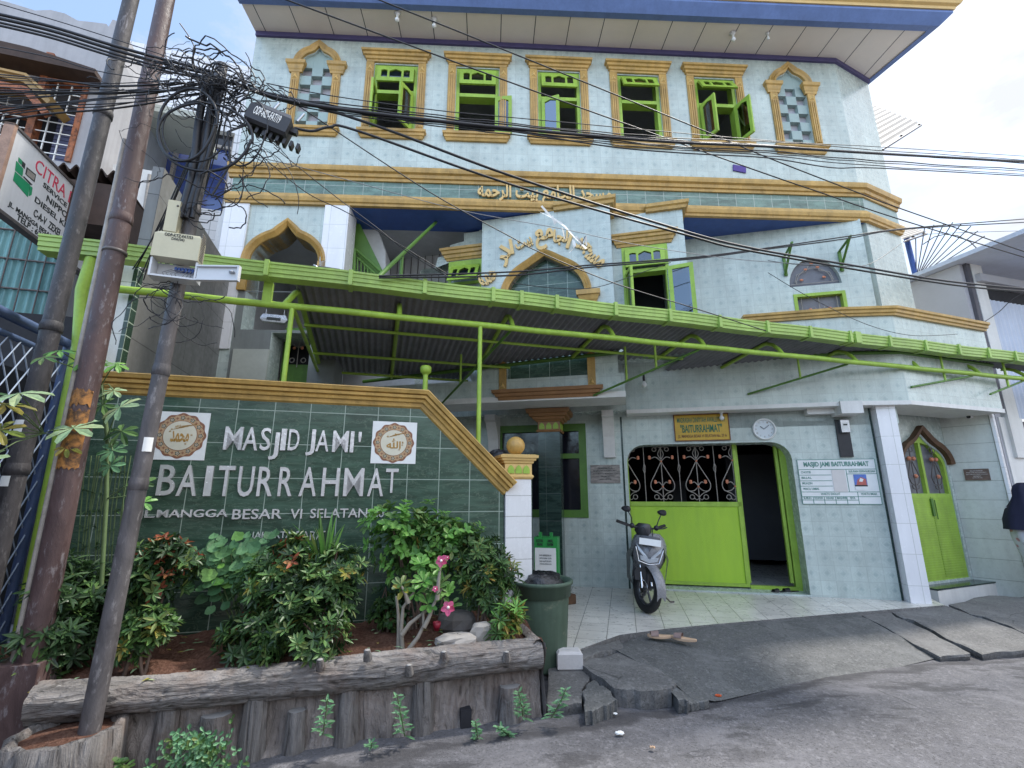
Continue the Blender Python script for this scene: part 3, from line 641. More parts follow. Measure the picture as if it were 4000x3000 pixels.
sl = MB('brown_gold'); crown(sl, Nn, iL - .10, iR + .10, [(sz - .15, .02), (sz - .11, .03), (sz - .10, .06), (sz - .06, .07), (sz - .05, .10), (sz - .005, .11)]); part('sill', sl, nbp)
mt = MB('gold_paint'); mt.sweep([Nn.w(-.05, 0, .0), Nn.w(NR + .01, 0), Nn.w(NR + .01, 0, -.6)], [(0, ZT - .02), (.05, ZT - .015), (.06, ZT + .03), (.085, ZT + .05), (.09, ZT + .10), (0, ZT + .11)]); part('moulding', mt, nbp)
# lettering bent round the arch
groups = [('\ufeea\ufee4\ufea3', 1905, 1085, 36), ('\ufeae\ufedf', 1968, 1003, 50), ('\ufe8d', 1999, 966, 82), ('\ufe96\ufef4\ufe91', 2048, 955, 22), ('\ufeca\ufee3', 2128, 935, 8), ('\ufe8e\ufea0\ufedf', 2190, 930, -6), ('\ufe8d', 2224, 945, -20), ('\ufeaa\ufea0', 2282, 965, -28), ('\ufeb4\ufee3', 2325, 1015, -48)]
wid = [.26, .24, .05, .24, .26, .2, .05, .26, .26]; hei = [.2, .26, .22, .15, .30, .22, .2, .2, .14]; wid = [a_ * 1.15 for a_ in wid]; hei = [a_ * 1.2 for a_ in hei]
for (s_, x, y, an), w_, h_ in zip(groups, wid, hei):
    u_, z_ = Nn.u(x, y); a_ = math.radians(an if an != 82 else 8)
    def pl(a, e, d, u_=u_, z_=z_, a_=a_, w_=w_, h_=h_):
        x1, y1 = (a - .5) * w_, (e - .5) * h_; return Nn.w(u_ + x1 * math.cos(a_) - y1 * math.sin(a_), z_ + x1 * math.sin(a_) + y1 * math.cos(a_), d)
    lt = MB('gold_light'); words(lt, Nn, s_, 0, 1, 0, 1, .012, .035, .03, place=pl); part('lettering', lt, nbp)
# --- window bay
WL_, WR_ = Wi.U(2398, 1000), Wi.U(2672, 900); ZW = Wi.Z(2672, 812)
fx0, fx1 = Wi.U(2432, 1062), Wi.U(2612, 1040); fz1 = Wi.Z(2600, 952); tz = Wi.Z(2600, 1041)
wb = MB('mosque_tile'); wb.poly(Wi, [(WL_ - .2, 3.66), (WR_, 3.66), (WR_, ZW), (WL_ - .2, ZW)], -.9, 0, [[(fx0, 3.9), (fx1, 3.9), (fx1, fz1), (fx0, fz1)]], back=False); wbp = part('window_bay', wb, mo)
gm = MB('lime_paint')
for a in ((fx0, fx0 + .05, 3.9, fz1), (fx1 - .05, fx1, 3.9, fz1), (fx0 + .051, fx1 - .051, fz1 - .05, fz1), (fx0 + .051, fx1 - .051, tz - .06, tz)): gm.box(Wi, *a, -.15, .015)
wf = part('window', gm, wbp)
hp = MB('lime_paint'); pn = MB('pane'); hopper(Wi, (fx0 + fx1) / 2, (fx1 - fx0) / 2 - .05, tz + .02, fz1 - .05, .12, hp, pn); part('vent', hp, wf)
c1 = MB('lime_paint'); pane_panel(Wi.turn(fx0 + .05, 76, .01), 0, .30, 3.92, tz - .07, -.018, .018, .05, c1, pn); part('casement', c1, wf)
c1 = MB('lime_paint'); pane_panel(Wi.turn(fx1 - .03, 180 - 168, .03), 0, .02, 3.92, tz - .07, -.018, .018, .005, c1, pn)
c2 = MB('lime_paint'); pane_panel(Wi.turn(fx1 - .02, 10, .03), 0, .36, 3.92, tz - .02, -.018, .018, .06, c2, pn); part('casement', c2, wf)
part('pane', pn, wf)
hd = MB('gold_paint'); crown(hd, Wi, fx0 - .05, fx1 + .05, [(fz1 + .01, .02), (fz1 + .05, .03), (fz1 + .06, .05), (fz1 + .11, .06), (fz1 + .12, .085), (fz1 + .16, .09), (fz1 + .17, .115), (fz1 + .20, .12)]); part('hood', hd, wf)
mt = MB('gold_paint'); mt.sweep([Wi.w(-.05, 0), Wi.w(WR_ + .01, 0), Wi.w(WR_ + .01, 0, -.6)], [(0, ZW - .02), (.05, ZW - .015), (.06, ZW + .03), (.085, ZW + .05), (.09, ZW + .10), (0, ZW + .11)]); part('moulding', mt, wbp)
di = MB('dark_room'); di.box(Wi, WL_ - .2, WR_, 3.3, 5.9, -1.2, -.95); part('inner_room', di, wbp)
# --- right wall of the middle floor
RU = .93
a0, a1 = W.U(3085, 1120), W.U(3289, 1105); azs = W.Z(3190, 1113); aza = W.Z(3160, 1010)
rh = [(a1, azs - .005)] + arch((a0 + a1) / 2, azs, (a1 - a0) / 2, aza - azs, 0, 20)[::-1] + [(a0, azs - .005)]
s0, s1, sz1 = W.U(3098, 1155), W.U(3300, 1136), W.Z(3190, 1144)
rw = MB('mosque_tile'); rw.poly(W, [(W.U(2650, 1000), 2.6), (RU, 2.6), (RU, 5.96), (W.U(2650, 1000), 5.96)], -.22, 0, [rh[1:-1], [(s0, 4.0), (s1, 4.0), (s1, sz1), (s0, sz1)]]); rwp = part('right_wall', rw, mo)
P('dusty_glass', (.15, .15, .17), .35, .2, 6, 0)
ap = MB('dusty_glass'); ap.box(W, a0 - .02, a1 + .02, azs - .02, aza + .02, -.16, -.07); apo = part('arched_window', ap, rwp)
gi = MB('iron_light'); ac2 = (a0 + a1) / 2
gi.tube([W.w(a0 + .03, azs + .05, -.03), W.w(a1 - .03, azs + .05, -.03)], .006, 5); ring(gi, W, (ac2, azs + .05), .26, -.03, .007, 16, 0, math.pi)
for sd in (-1, 1): gi.tube([W.w(ac2 + sd * .05, azs + .36, -.03), W.w(ac2 + sd * .1, azs + .26, -.03), W.w(ac2 + sd * .24, azs + .22, -.03), W.w(ac2 + sd * .28, azs + .08, -.03)], .006, 5)
gi.use('copper_leaf')
for du, dz in ((-.18, .12), (.15, .14), (-.1, .30), (.08, .32), (0, .40)): gi.ball(W.w(ac2 + du, azs + dz, -.03), .025, 8, 5, 1.3, .6, .8)
part('grille', gi, apo)
gm = MB('lime_paint'); gm.poly(W, [(s0, 4.0), (s1, 4.0), (s1, sz1), (s0, sz1)], -.12, .015, [[(s0 + .05, 4.05), (s1 - .05, 4.05), (s1 - .05, sz1 - .05), (s0 + .05, sz1 - .05)]]); wf = part('window', gm, rwp)
pn = MB('dusty_glass'); pn.box(W, s0 + .04, s1 - .04, 4.0, sz1 - .04, -.10, -.08); part('pane', pn, wf)
gi = MB('iron_light'); sc_ = (s0 + s1) / 2
for du in (-.25, 0, .26): gi.tube([W.w(sc_ + du, 4.0, -.04), W.w(sc_ + du, sz1 - .05, -.04)], .006, 5)
for sd in (-1, 1): gi.tube([W.w(sc_ + sd * .2, 4.05, -.04), W.w(sc_, 4.42, -.04), W.w(sc_ + sd * .08, 4.52, -.04), W.w(sc_ + sd * .14, 4.48, -.04)], .006, 5)
gi.use('copper_leaf'); [gi.ball(W.w(sc_ + d_, 4.47, -.04), .03, 8, 5) for d_ in (-.14, .14)]; part('grille', gi, wf)
br = MB('dark_lime')
for x, y0, x1, y1, x2, y2 in ((3066, 1080, 3060, 1008, 3122, 990), (3283, 1062, 3276, 985, 3330, 1000)):
    a, b = W.u(x, y0), W.u(x1, y1); br.box(W, b[0] - .02, b[0] + .02, a[1], b[1], 0, .03); br.tube([W.w(a[0], a[1] + .02, .02), W.w(b[0], b[1] + .05, .42)], .02, 6); br.tube([W.w(b[0], b[1], .02), W.w(b[0], b[1] + .04, .44)], .02, 6)
part('awning_bracket', br, rwp)
# --- ground floor front
G1 = [W.w(-2.94, 0, .30), W.w(W.rel(np.array([4.93, 6.53, 0]))[0], 0, .30), np.array([5.71, 6.55, 0]), np.array([7.78, 7.26, 0])]
fs = MB('mosque_tile')
for a, b in zip(G1[:-1], G1[1:]):
    f = Fr(a, math.degrees(math.atan2(*(b - a)[:2]))); ln = float(np.linalg.norm((b - a)[:2])); u0 = W.rel(a)[0]
    fs.add([f.w(0, 2.90), f.w(ln, 2.90), f.w(ln, 4.24), f.w(0, 4.24)], [(u0, 2.87), (u0 + ln, 2.87), (u0 + ln, 4.24), (u0, 4.24)])
fs.add([(*G1[0][:2], 2.9), (*G1[0][:2], 4.24), (*(G1[0] + W.n * .6)[:2], 4.24), (*(G1[0] + W.n * .6)[:2], 2.9)])
fs.add([(*G1[3][:2], 2.9), (*G1[3][:2], 4.24), (*(G1[3] + np.array([.0, 1.5, 0]))[:2], 4.24), (*(G1[3] + np.array([.0, 1.5, 0]))[:2], 2.9)][::-1])
part('beam_wall', fs, mo)
ut = MB('white_paint'); ut.sweep(G1, [(-.65, 2.84), (.02, 2.84), (.022, 2.90), (-.65, 2.90)]); part('beam', ut, mo)
gt = MB('gold_paint'); gt.sweep([W.w(W.U(2900, 1262, .3), 0, .30)] + G1[1:], [(-.5, 4.19), (.04, 4.195), (.045, 4.225), (.07, 4.235), (.075, 4.27), (.10, 4.285), (.105, 4.32), (-.5, 4.33)]); part('moulding', gt, mo)
rfm = MB('white_paint'); hor(rfm, [W.w(-2, 0, .25), G1[1] + W.n * .02, G1[2], G1[3], G1[3] + np.array([0, 3, 0]), W.w(-2, 0, -.3)], 4.20, .06); part('ledge', rfm, mo)
gh = [(-2.97, .2), (-.55, .2), (-.55, 2.10)] + [(-.55 - .28 + .28 * math.cos(a), 2.10 + .27 * math.sin(a)) for a in [math.pi / 2 * i / 6 for i in range(1, 7)]] + [(-2.69 + .28 * math.cos(a), 2.10 + .27 * math.sin(a)) for a in [math.pi / 2 + math.pi / 2 * i / 6 for i in range(0, 7)]]
lw = [(-5.13, 1.28), (-3.68, 1.28), (-3.68, 2.69), (-5.13, 2.69)]
gw_ = MB('mosque_tile'); gw_.poly(W, [(-8.6, .0), (.56, .0), (.56, 2.95), (-8.6, 2.95)], -.40, 0, [gh, lw]); gwp = part('front_wall', gw_, mo)
gu = MB('mosque_tile'); gu.box(W, -8.6, NL - .3, 2.95, 3.62, -.3, 0); part('wall_above_window', gu, mo)
ed = MB('dark_marble'); ed.box(W, -3.05, -3.02, .18, 2.84, 0, .006); part('corner_trim', ed, mo); ed = MB('dark_marble'); ed.box(W, .56, .585, .18, 2.84, -.3, .004); part('corner_trim', ed, mo)
lb = MB('mosque_tile'); WB = W.off(max(.42, W.rel(Nn.w(NL, 0))[1] + .004, W.rel(Nn.w(NR, 0))[1] + .004)); lb.box(WB, -7.2, -2.96, 2.98, 3.24, -.62, 0); lb.use('white_paint').box(WB, -7.2, -2.955, 2.90, 2.98, -.62, .004); part('beam', lb, mo)
nbk = MB('mosque_tile'); nbk.box(W, -7.0, -2.9, 2.9, 3.7, -.3, .28); part('wall_above_beam', nbk, mo)
# window behind the column
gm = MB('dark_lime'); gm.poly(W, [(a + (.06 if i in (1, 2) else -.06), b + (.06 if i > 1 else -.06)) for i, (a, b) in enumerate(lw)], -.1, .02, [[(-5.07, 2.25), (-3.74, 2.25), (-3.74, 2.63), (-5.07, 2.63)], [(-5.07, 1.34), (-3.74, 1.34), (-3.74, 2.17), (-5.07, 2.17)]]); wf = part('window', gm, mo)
pn = MB('dark_window'); pn.box(W, -5.08, -3.73, 1.3, 2.65, -.06, -.05); part('pane', pn, wf); 
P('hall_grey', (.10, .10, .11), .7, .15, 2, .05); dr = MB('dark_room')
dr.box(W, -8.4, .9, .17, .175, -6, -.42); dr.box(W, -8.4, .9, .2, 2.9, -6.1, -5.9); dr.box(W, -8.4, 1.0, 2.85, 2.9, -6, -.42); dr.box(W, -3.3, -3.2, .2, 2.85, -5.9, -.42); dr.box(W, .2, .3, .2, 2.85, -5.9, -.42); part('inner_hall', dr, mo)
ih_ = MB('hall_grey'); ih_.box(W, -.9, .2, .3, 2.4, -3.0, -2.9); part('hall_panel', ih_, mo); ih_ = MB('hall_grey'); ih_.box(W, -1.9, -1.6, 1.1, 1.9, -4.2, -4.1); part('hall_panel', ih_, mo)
# brackets under the left beam
for u in (W.U(2375, 1650, .2), W.U(1935, 1650, .2) - .05):
    bk_ = MB('white_paint')
    prof = [(0, 2.9), (.40, 2.9), (.40, 2.80), (.34, 2.78), (.24, 2.66), (.16, 2.50), (.13, 2.32), (.10, 2.17), (0, 2.17)]
    fr = Fr(W.w(u, 0, 0), WZ + 90); bk_.poly(fr, prof, -.09, .09); part('bracket', bk_, mo)
# dark column with gold capital
cx, cd = W.U(2152, 1900, .55), .60
cb = MB('dark_marble'); cb.box(W, cx - .17, cx + .17, .15, 2.56, cd - .26, cd + .06); co = part('column', cb, mo)
cc = MB('brown_gold'); CF = W.off(cd - .1)
def block(mb, fr, u0, u1, d0, d1, steps): mb.loft([[fr.w(u0 - e, z, d0 - e), fr.w(u1 + e, z, d0 - e), fr.w(u1 + e, z, d1 + e), fr.w(u0 - e, z, d1 + e)] for z, e in steps]); return mb
block(cc, CF, cx - .17, cx + .17, -.16, .16, [(2.54, .02), (2.57, .03), (2.575, .005), (2.70, .005), (2.705, .03), (2.73, .04), (2.735, .07), (2.77, .08), (2.78, .12), (2.82, .13), (2.83, .16), (2.89, .17)])
cc.use('lime_paint')
def petals(mb, fr, us, z0, w, h, d):
    for u in us: mb.poly(fr, [(u - w, z0), (u + w, z0), (u + w, z0 + h * .5), (u + w * .6, z0 + h * .8), (u, z0 + h), (u - w * .6, z0 + h * .8), (u - w, z0 + h * .5)], d, d + .008)
petals(cc, CF, (cx - .11, cx, cx + .11), 2.585, .042, .105, .165); petals(cc, Fr(CF.w(cx + .176, 0, 0), WZ - 90), (-.11, 0, .11), 2.585, .042, .105, 0); part('capital', cc, co)
# white pillar by the green arched door, and the door in its recess
pi = MB('white_tile'); pi.box(W, .59, .83, 0, 2.86, -.10, .16); part('pillar', pi, mo)
bs = MB('white_paint'); bs.box(W, W.U(3285, 1600, .35), W.U(3372, 1600, .35), 2.72, 2.90, .0, .36); bs.box(W, -.3, W.U(3285, 1600, .35), 2.76, 2.85, .0, .14); part('beam_end', bs, mo)
pD0, pD1 = gz(3606, 2277, .30), gz(3796, 2254, .30)
DW = Fr(pD0, math.degrees(math.atan2(*(pD1 - pD0)[:2]))); dl = float(np.linalg.norm((pD1 - pD0)[:2]))
dwl = MB('mosque_tile'); dz = DW.Z(3690, 1700); cA = dl / 2 - .02
dho = [(dl - .04, .30)] + arch(cA, 2.05, dl / 2 - .02, .34, .16, 18, .5)[::-1] + [(0, .30)]
dwl.poly(DW, [(-.6, 0), (dl + .5, 0), (dl + .5, 2.95), (-.6, 2.95)], -.2, 0, [dho]); part('door_wall', dwl, mo)
dv = MB('lime_paint')
lo = lambda a, b: [(a, .31), (b, .31), (b, 1.55), (a, 1.55)]
dv.poly(DW, dho, -.08, -.02, [[(.06, 1.60), (cA - .03, 1.60), (cA - .03, 2.42), (cA - .25, 2.38), (.10, 2.15), (.06, 2.05)], [(cA + .03, 1.60), (dl - .10, 1.60), (dl - .10, 2.05), (dl - .15, 2.15), (cA + .25, 2.38), (cA + .03, 2.42)]])
for k in range(34): dv.box(DW, .04, cA - .015, .34 + k * .036, .362 + k * .036, -.02, -.012); dv.box(DW, cA + .015, dl - .08, .34 + k * .036, .362 + k * .036, -.02, -.012)
dvo = part('door', dv, mo)
dg = MB('dusty_glass'); dg.box(DW, .04, dl - .06, 1.58, 2.45, -.09, -.075); part('pane', dg, dvo)
for c_ in (cA * .52, cA * 1.5):
    gi = MB('iron')
    gi.tube([DW.w(c_, 1.6, -.02), DW.w(c_, 2.4, -.02)], .008, 5)
    gi.tube([DW.w(c_, 2.15, -.02), DW.w(c_ - .09, 1.98, -.02), DW.w(c_ - .15, 1.86, -.02), DW.w(c_ - .10, 1.76, -.02), DW.w(c_, 1.72, -.02), DW.w(c_ + .10, 1.76, -.02), DW.w(c_ + .15, 1.86, -.02), DW.w(c_ + .09, 1.98, -.02), DW.w(c_, 2.15, -.02)], .008, 5)
    for k in (-1, 1): gi.tube([DW.w(c_, 1.66, -.02), DW.w(c_ + k * .08, 1.68, -.02), DW.w(c_ + k * .09, 1.73, -.02)], .007, 5); ring(gi, DW, (c_ + k * .05, 2.3), .04, -.02, .006)
    gi.use('copper_leaf'); [gi.ball(DW.w(c_ + k, z_, -.015), .035, 8, 5) for k, z_ in ((-.06, 2.15), (.06, 2.15), (.03, 1.87))]; part('grille', gi, dvo)
bl = MB('dark_lime'); bl.box(DW, cA - .03, cA + .03, 1.25, 1.52, -.012, .01); bl.tube([DW.w(cA + .06, 1.5, .01), DW.w(cA + .06, 1.2, .01)], .008, 6); part('bolt', bl, dvo)
P('old_wood', (.10, .05, .025), .6, .35, 9, .3, 60)
wv = MB('old_wood'); archband(wv, DW, arch(cA, 2.07, dl / 2 - .01, .36, .19, 18, .5), [(0, 0), (0, .07), (.075, .09), (.075, 0)]); part('door_hood', wv, dvo)
stp_ = MB('white_paint'); stp_.box(DW, -.15, dl + .22, .0, .24, -.05, .24); stp_.use('dark_marble').box(DW, -.15, dl + .22, .245, .265, -.05, .245); part('door_step', stp_, mo)
# return wall coming forward beside the door, with its white end
pR0 = DW.w(dl + .03, 0, .0); pR1 = gz(4030, 2326, .12); RWf = Fr(pR0, math.degrees(math.atan2(*(pR1 - pR0)[:2]))); rl_ = float(np.linalg.norm((pR1 - pR0)[:2]))
rt = MB('grey_tile'); P('pale_wall', (.42, .44, .39), .5, .1, 3, .05)
tile('pale_tile', (.56, .58, .53), .60, .30, (.25, .26, .22), .004, .03, 0, .25, stain=.2)
rt = MB('pale_tile'); rt.box(RWf, 0, rl_, 0, 2.88, -.18, 0); part('return_wall', rt, mo)
re = MB('white_tile'); re.box(RWf, rl_ + .002, rl_ + .04, 0, 2.86, -.20, .02); part('corner_pier', re, mo)
# ================================================================ gate
G0 = W.off(-.32)
gl, gr_ = -3.0, -1.26
gt = MB('lime_paint')
for a in ((gl, gr_, .22, .27), (gl, gr_, 1.40, 1.47), (gl, gr_, 2.44, 2.49), (gl, gl + .05, .27, 2.44), (gr_ - .05, gr_, .27, 2.44)): gt.box(G0, *a, -.03, .03)
gt.box(G0, gr_ + .002, -.50, .20, .25, -.03, .04); gt.box(G0, -.64, -.55, .25, 2.42, -.06, .05); gt.box(G0, -.70, -.655, .30, 2.36, -.03, .03); gt.box(G0, gr_, gr_ + .035, .27, 2.4, -.09, -.04)
gate = part('gate', gt, mo)
t = NT('lime_sheet'); uvn = t.uv(); wv_ = t.n('TexWave', wave_type='BANDS', bands_direction='DIAGONAL'); wv_.inputs['Scale'].default_value = 38; t.l(uvn, wv_.inputs['Vector']); wv_.inputs['Distortion'].default_value = 1.5
nz = t.noise(t.pos((7, 7, 1.2)), 1, 5); kc = t.mix(t.rng(nz, .35, .7), (.37, .58, .03), (.30, .50, .03)); t.bump(wv_.outputs['Fac'], .5, .004); t.fin(kc, .42, 0, .45)
gp = MB('lime_sheet'); gp.box(G0, gl + .05, gr_ - .05, .27, 1.40, -.015, .012); part('panel', gp, gate)
gi = MB('iron_light')
def curve(mb, fr, pts, d, th=.008):
    ps = [np.array(p) for p in pts]; out = []
    for i in range(len(ps) - 1):
        p0, p1, p2, p3 = ps[max(i - 1, 0)], ps[i], ps[i + 1], ps[min(i + 2, len(ps) - 1)]
        for k in range(4):
            t_ = k / 4; out.append(.5 * (2 * p1 + (p2 - p0) * t_ + (2 * p0 - 5 * p1 + 4 * p2 - p3) * t_ * t_ + (3 * p1 - p0 - 3 * p2 + p3) * t_ ** 3))
    out.append(ps[-1]); mb.tube([fr.w(q[0], q[1], d) for q in out], th, 5)
cs = [-2.97, -2.42, -1.87, -1.32]
for i, c in enumerate(cs):
    gi.use('iron_light').tube([G0.w(c, 1.45, 0), G0.w(c, 2.46, 0)], .008, 5)
    for s_ in (-1, 1):
        if (i == 0 and s_ < 0) or (i == 3 and s_ > 0): continue
        gi.use('iron_light')
        curve(gi, G0, [(c, 2.12), (c + s_ * .10, 1.93), (c + s_ * .185, 1.76), (c + s_ * .16, 1.65), (c + s_ * .07, 1.645), (c, 1.71)], 0)
        curve(gi, G0, [(c, 1.72), (c + s_ * .05, 1.78), (c + s_ * .09, 1.77)], 0); curve(gi, G0, [(c, 2.12), (c + s_ * .08, 2.19), (c + s_ * .15, 2.175)], 0)
        curve(gi, G0, [(c, 2.15), (c + s_ * .045, 2.24), (c, 2.34)], 0, .007); curve(gi, G0, [(c, 2.34), (c + s_ * .05, 2.36), (c + s_ * .09, 2.33)], 0, .006)
        curve(gi, G0, [(c, 1.54), (c + s_ * .06, 1.60), (c + s_ * .13, 1.63)], 0, .007)
        ring(gi, G0, (c + s_ * .10, 2.32), .032, 0, .007); ring(gi, G0, (c + s_ * .105, 1.545), .035, 0, .007); curve(gi, G0, [(c, 1.53), (c + s_ * .04, 1.50), (c + s_ * .07, 1.53)], 0, .006)
        gi.use('copper_leaf')
        for q in ((.17, 2.185), (.10, 1.785)):
            for e in (-.4, .4): gi.ball(G0.w(c + s_ * (q[0] + .012), q[1] + e * .03, .01), .022, 8, 5, 1.2, .6, 1)
    gi.use('copper_leaf'); gi.ball(G0.w(c, 2.12, .012), .018, 8, 5); gi.ball(G0.w(c, 1.71, .012), .018, 8, 5)
    gi.use('iron_light')
    if i < 3:
        m_ = c + .275; gi.tube([G0.w(m_, 1.45, 0), G0.w(m_, 2.46, 0)], .007, 5)
        for k in range(3): gi.tube([G0.w(m_ + .022 * math.cos(a + k * 2.1) * math.sin(math.pi * a / 3), 1.93 + a * .05, .02 * math.sin(a + k * 2.1) * math.sin(math.pi * a / 3)) for a in [j * .3 for j in range(11)]], .006, 4)
part('grille', gi, gate)
# ================================================================ canopy
ca = thing('canopy', 'lime green pipe canopy with corrugated roof and gutter over the mosque porch', 'canopy', K.w(2, 0, -2))
KG, KP = .85, 1.02
g1 = K.off(-KG); zt = g1.Z(2000, 1140); zb = g1.Z(2000, 1186); zr = 3.62
gL, gR = g1.U(160, 915), 13
gu = MB('lime_gutter')
prof = [(0, zb), (.0, zb + (zt - zb) * .25), (.012, zb + (zt - zb) * .27), (.012, zb + (zt - zb) * .55), (.02, zb + (zt - zb) * .58), (.02, zb + (zt - zb) * .82), (.03, zb + (zt - zb) * .86), (.03, zt), (.018, zt), (-.008, zb + .012), (-.12, zb + .012), (-.125, zt - .01), (-.135, zt - .01), (-.135, zb)]
n_ = 40; pth = [g1.w(gL + (gR - gL) * i / n_, 0, 0) + np.array([0, 0, 0]) for i in range(n_ + 1)]
rows = []
for i, p in enumerate(pth): rows.append([tuple(np.array([*(p[:2] - g1.n[:2] * o), z + .006 * math.sin(i * 1.3)])) for o, z in prof])
gu.grid(rows + [], closed=False, smooth=False); gu.grid([[r[-1], r[0]] for r in rows], smooth=False); gu.add(rows[0]); gu.add(rows[-1]); part('gutter', gu, ca)
for x in (1047, 1372, 1660, 1925, 2035, 2172, 2400, 2612, 2805, 2990, 3157, 3312, 3340, 3466, 3605, 3735, 3850, 3955):
    u = g1.U(x, 1137 + (x - 2000) * .1206); s_ = MB('lime_gutter'); w_ = .02 if x != 3340 else .05
    s_.box(g1, u - w_, u + w_, zb - .008, zt + .012, .012, .042); s_.box(g1, u - w_, u + w_, zb - .012, zb - .004, -.14, .042); part('strap', s_, ca)
pf_ = K.off(-KP); zp_ = pf_.Z(2000, 1282)
pp_ = MB('lime_paint'); pp_.tube([pf_.w(pf_.U(440, 1132) + i * .5, zp_ + .004 * math.sin(i * 2.1), 0) for i in range(30)], .034, 10); part('front_pipe', pp_, ca)
feet = [1560, 2005, 2400, 2755, 3060, 3350, 3590, 3830, 4020]
def zro(k): return zr - .105 * (k - 1.15)
def kback(u):
    best = 3.62 if u < 1.5 else 4.6
    for f, d in ((W, .30), (Nn, 0), (Wi, 0)):
        o = K.w(u, 0, 0); dirn = K.n; A = np.array([[dirn[0], -f.t[0]], [dirn[1], -f.t[1]]]); b = (f.w(0, 0, d) - o)[:2]
        k, uu = np.linalg.solve(A, b)
        if (f is W and uu < W.rel(G1[1])[0]) or (f is Nn and NL - .1 < uu < NR + .1) or (f is Wi and uu > WL_ - .3 and uu < WR_): best = min(best, k)
    if best > 4.5 and u > 5 or u > 6.5: best = min(best, 1.32)
    return best
def py_(x): return 1282 + (x - 2000) * .0971
for i, x in enumerate(feet):
    u = pf_.U(x, py_(x)); kb = kback(u - .0); r = MB('lime_paint')
    k0 = KP + .24
    pts = [K.w(u, zro(kb), -kb), K.w(u, zr, -(k0 + .06)), K.w(u, zr - .005, -k0), K.w(u, zr - .05, -(k0 - .09)), K.w(u, zr - .14, -(KP + .06)), K.w(u, zp_, -KP)]
    r.tube(pts, .026, 8); part('rafter', r, ca)
# left end truss with its double bracket
u = pf_.U(1142, 1200); r = MB('lime_paint'); r.tube([K.w(u, zro(3.6), -3.6), K.w(u, zr, -1.22), K.w(u, zr - .06, -1.10), K.w(u - .08, zp_, -KP)], .03, 8); part('rafter', r, ca)
r = MB('lime_paint'); r.tube([K.w(u, zro(3.5) - .10, -3.5), K.w(u, zp_, -KP - .05)], .022, 8); part('brace', r, ca)
ub_ = pf_.U(1050, 1190); r = MB('lime_paint'); r.box(K, ub_ - .06, ub_ + .02, zp_, zb, -KP - .03, -KP + .03); part('bracket', r, ca)
for x, (ex, ey) in ((1995, (1724, 1578)), (2735, (2318, 1545)), (3316, (2920, 1540)), (3800, (3560, 1512)), (4000, (3868, 1540))):
    a = pf_.w(pf_.U(x, py_(x)), zp_ - .03, -.02); e = WB.at(ex, ey, .02) if ex < 2500 else W.at(ex, ey, .32)
    if ex > 3500: e = Fr(G1[2], 74).at(ex, ey, .02)
    b = MB('dark_lime'); b.tube([a, e], .016, 8); part('brace', b, ca)
    for t_ in ((.38, .66) if ex < 2500 else (.45,)):
        q = lerp(a, e, t_); h = MB('lime_paint'); h.tube([q, (q[0], q[1], zro(-K.rel(q)[1]))], .016, 6); part('hanger', h, ca)
uL = u - .02
for k, x1 in ((1.90, 0), (2.75, 0), (3.45, 0)):
    ue = 9.0
    for i in range(400):
        uu = -1.4 + i * .026
        if kback(uu) < k: ue = uu; break
    p_ = MB('lime_paint'); p_.tube([K.w(uL, zro(k) - .035, -k), K.w(ue, zro(k) - .035, -k)], .02, 8); part('purlin', p_, ca)
ld = MB('dark_lime'); q = [Nn.w(NL, zro(K.rel(Nn.w(NL, 0))[1] * -1) - .0, .03), Nn.w(NR + .02, zro(K.rel(Nn.w(NR, 0))[1] * -1) - .0, .03)]; ld.tube([WB.w(-7.0, zro(3.9), .0), *q], .028, 6); ld.tube([Wi.w(WL_, zr - .02, .05), W.w(-1.6, zr, .33), W.w(W.rel(G1[1])[0], zr, .33), G1[2] + np.array([0, 0, zr]), G1[3] + np.array([0, 0, zr])], .028, 6); part('ledger', ld, ca)
# corrugated roof sheet
cs_ = MB('roof_dark'); rows = [[], [], []]
UE = 13.0; nu = int((UE - uL) / .0133)
for i in range(nu + 1):
    uu = uL + (UE - uL) * i / nu; kb = kback(uu); zc9 = .014 * math.sin(2 * math.pi * uu / .08)
    for j, k in enumerate((KG + .03, (KG + kb) / 2, kb + .02)): rows[j].append(tuple(K.w(uu, zro(k) + .045 + zc9, -k)))
cs_.grid(rows); part('roof_sheet', cs_, ca)
for x, y0, y1 in ((1142, 1222, 1500), (1876, 1302, 1820)):
    uu = pf_.U(x, py_(x)); p_ = MB('lime_paint'); p_.tube([pf_.w(uu, zp_, 0), pf_.w(uu, pf_.Z(x, y1), 0)], .024, 8); part('post', p_, ca)
rd = MB('dark_lime'); a = gz(1468, 1092, 3.70); b = Rb.at(1735, 838, .5); rd.tube([a, b], .024, 8); c_ = gz(1568, 1100, 3.70); m = lerp(a, b, .5); tt = (1568 - 1468) / (1735 - 1468)
mm = None
for i in range(50):
    q = lerp(a, b, i / 50); v = q - CAM
    if 2000 + F_PX * v[0] / (v[1] * math.cos(PITCH) + v[2] * math.sin(PITCH)) > 1568: mm = q; break
rd.tube([mm, (mm[0], mm[1], 3.66)], .022, 8); part('stay', rd, ca)
# left end of the gutter is carried by a green post behind the poles
lp = MB('lime_paint'); lf0 = g1.U(300, 1200); lp.tube([g1.w(lf0, zb, -.05), g1.w(lf0 - .02, zb - .3, -.05), g1.w(lf0 + .05, zb - .8, -.04), g1.w(lf0 + .1, .2, -.03)], .045, 8); part('post', lp, ca)
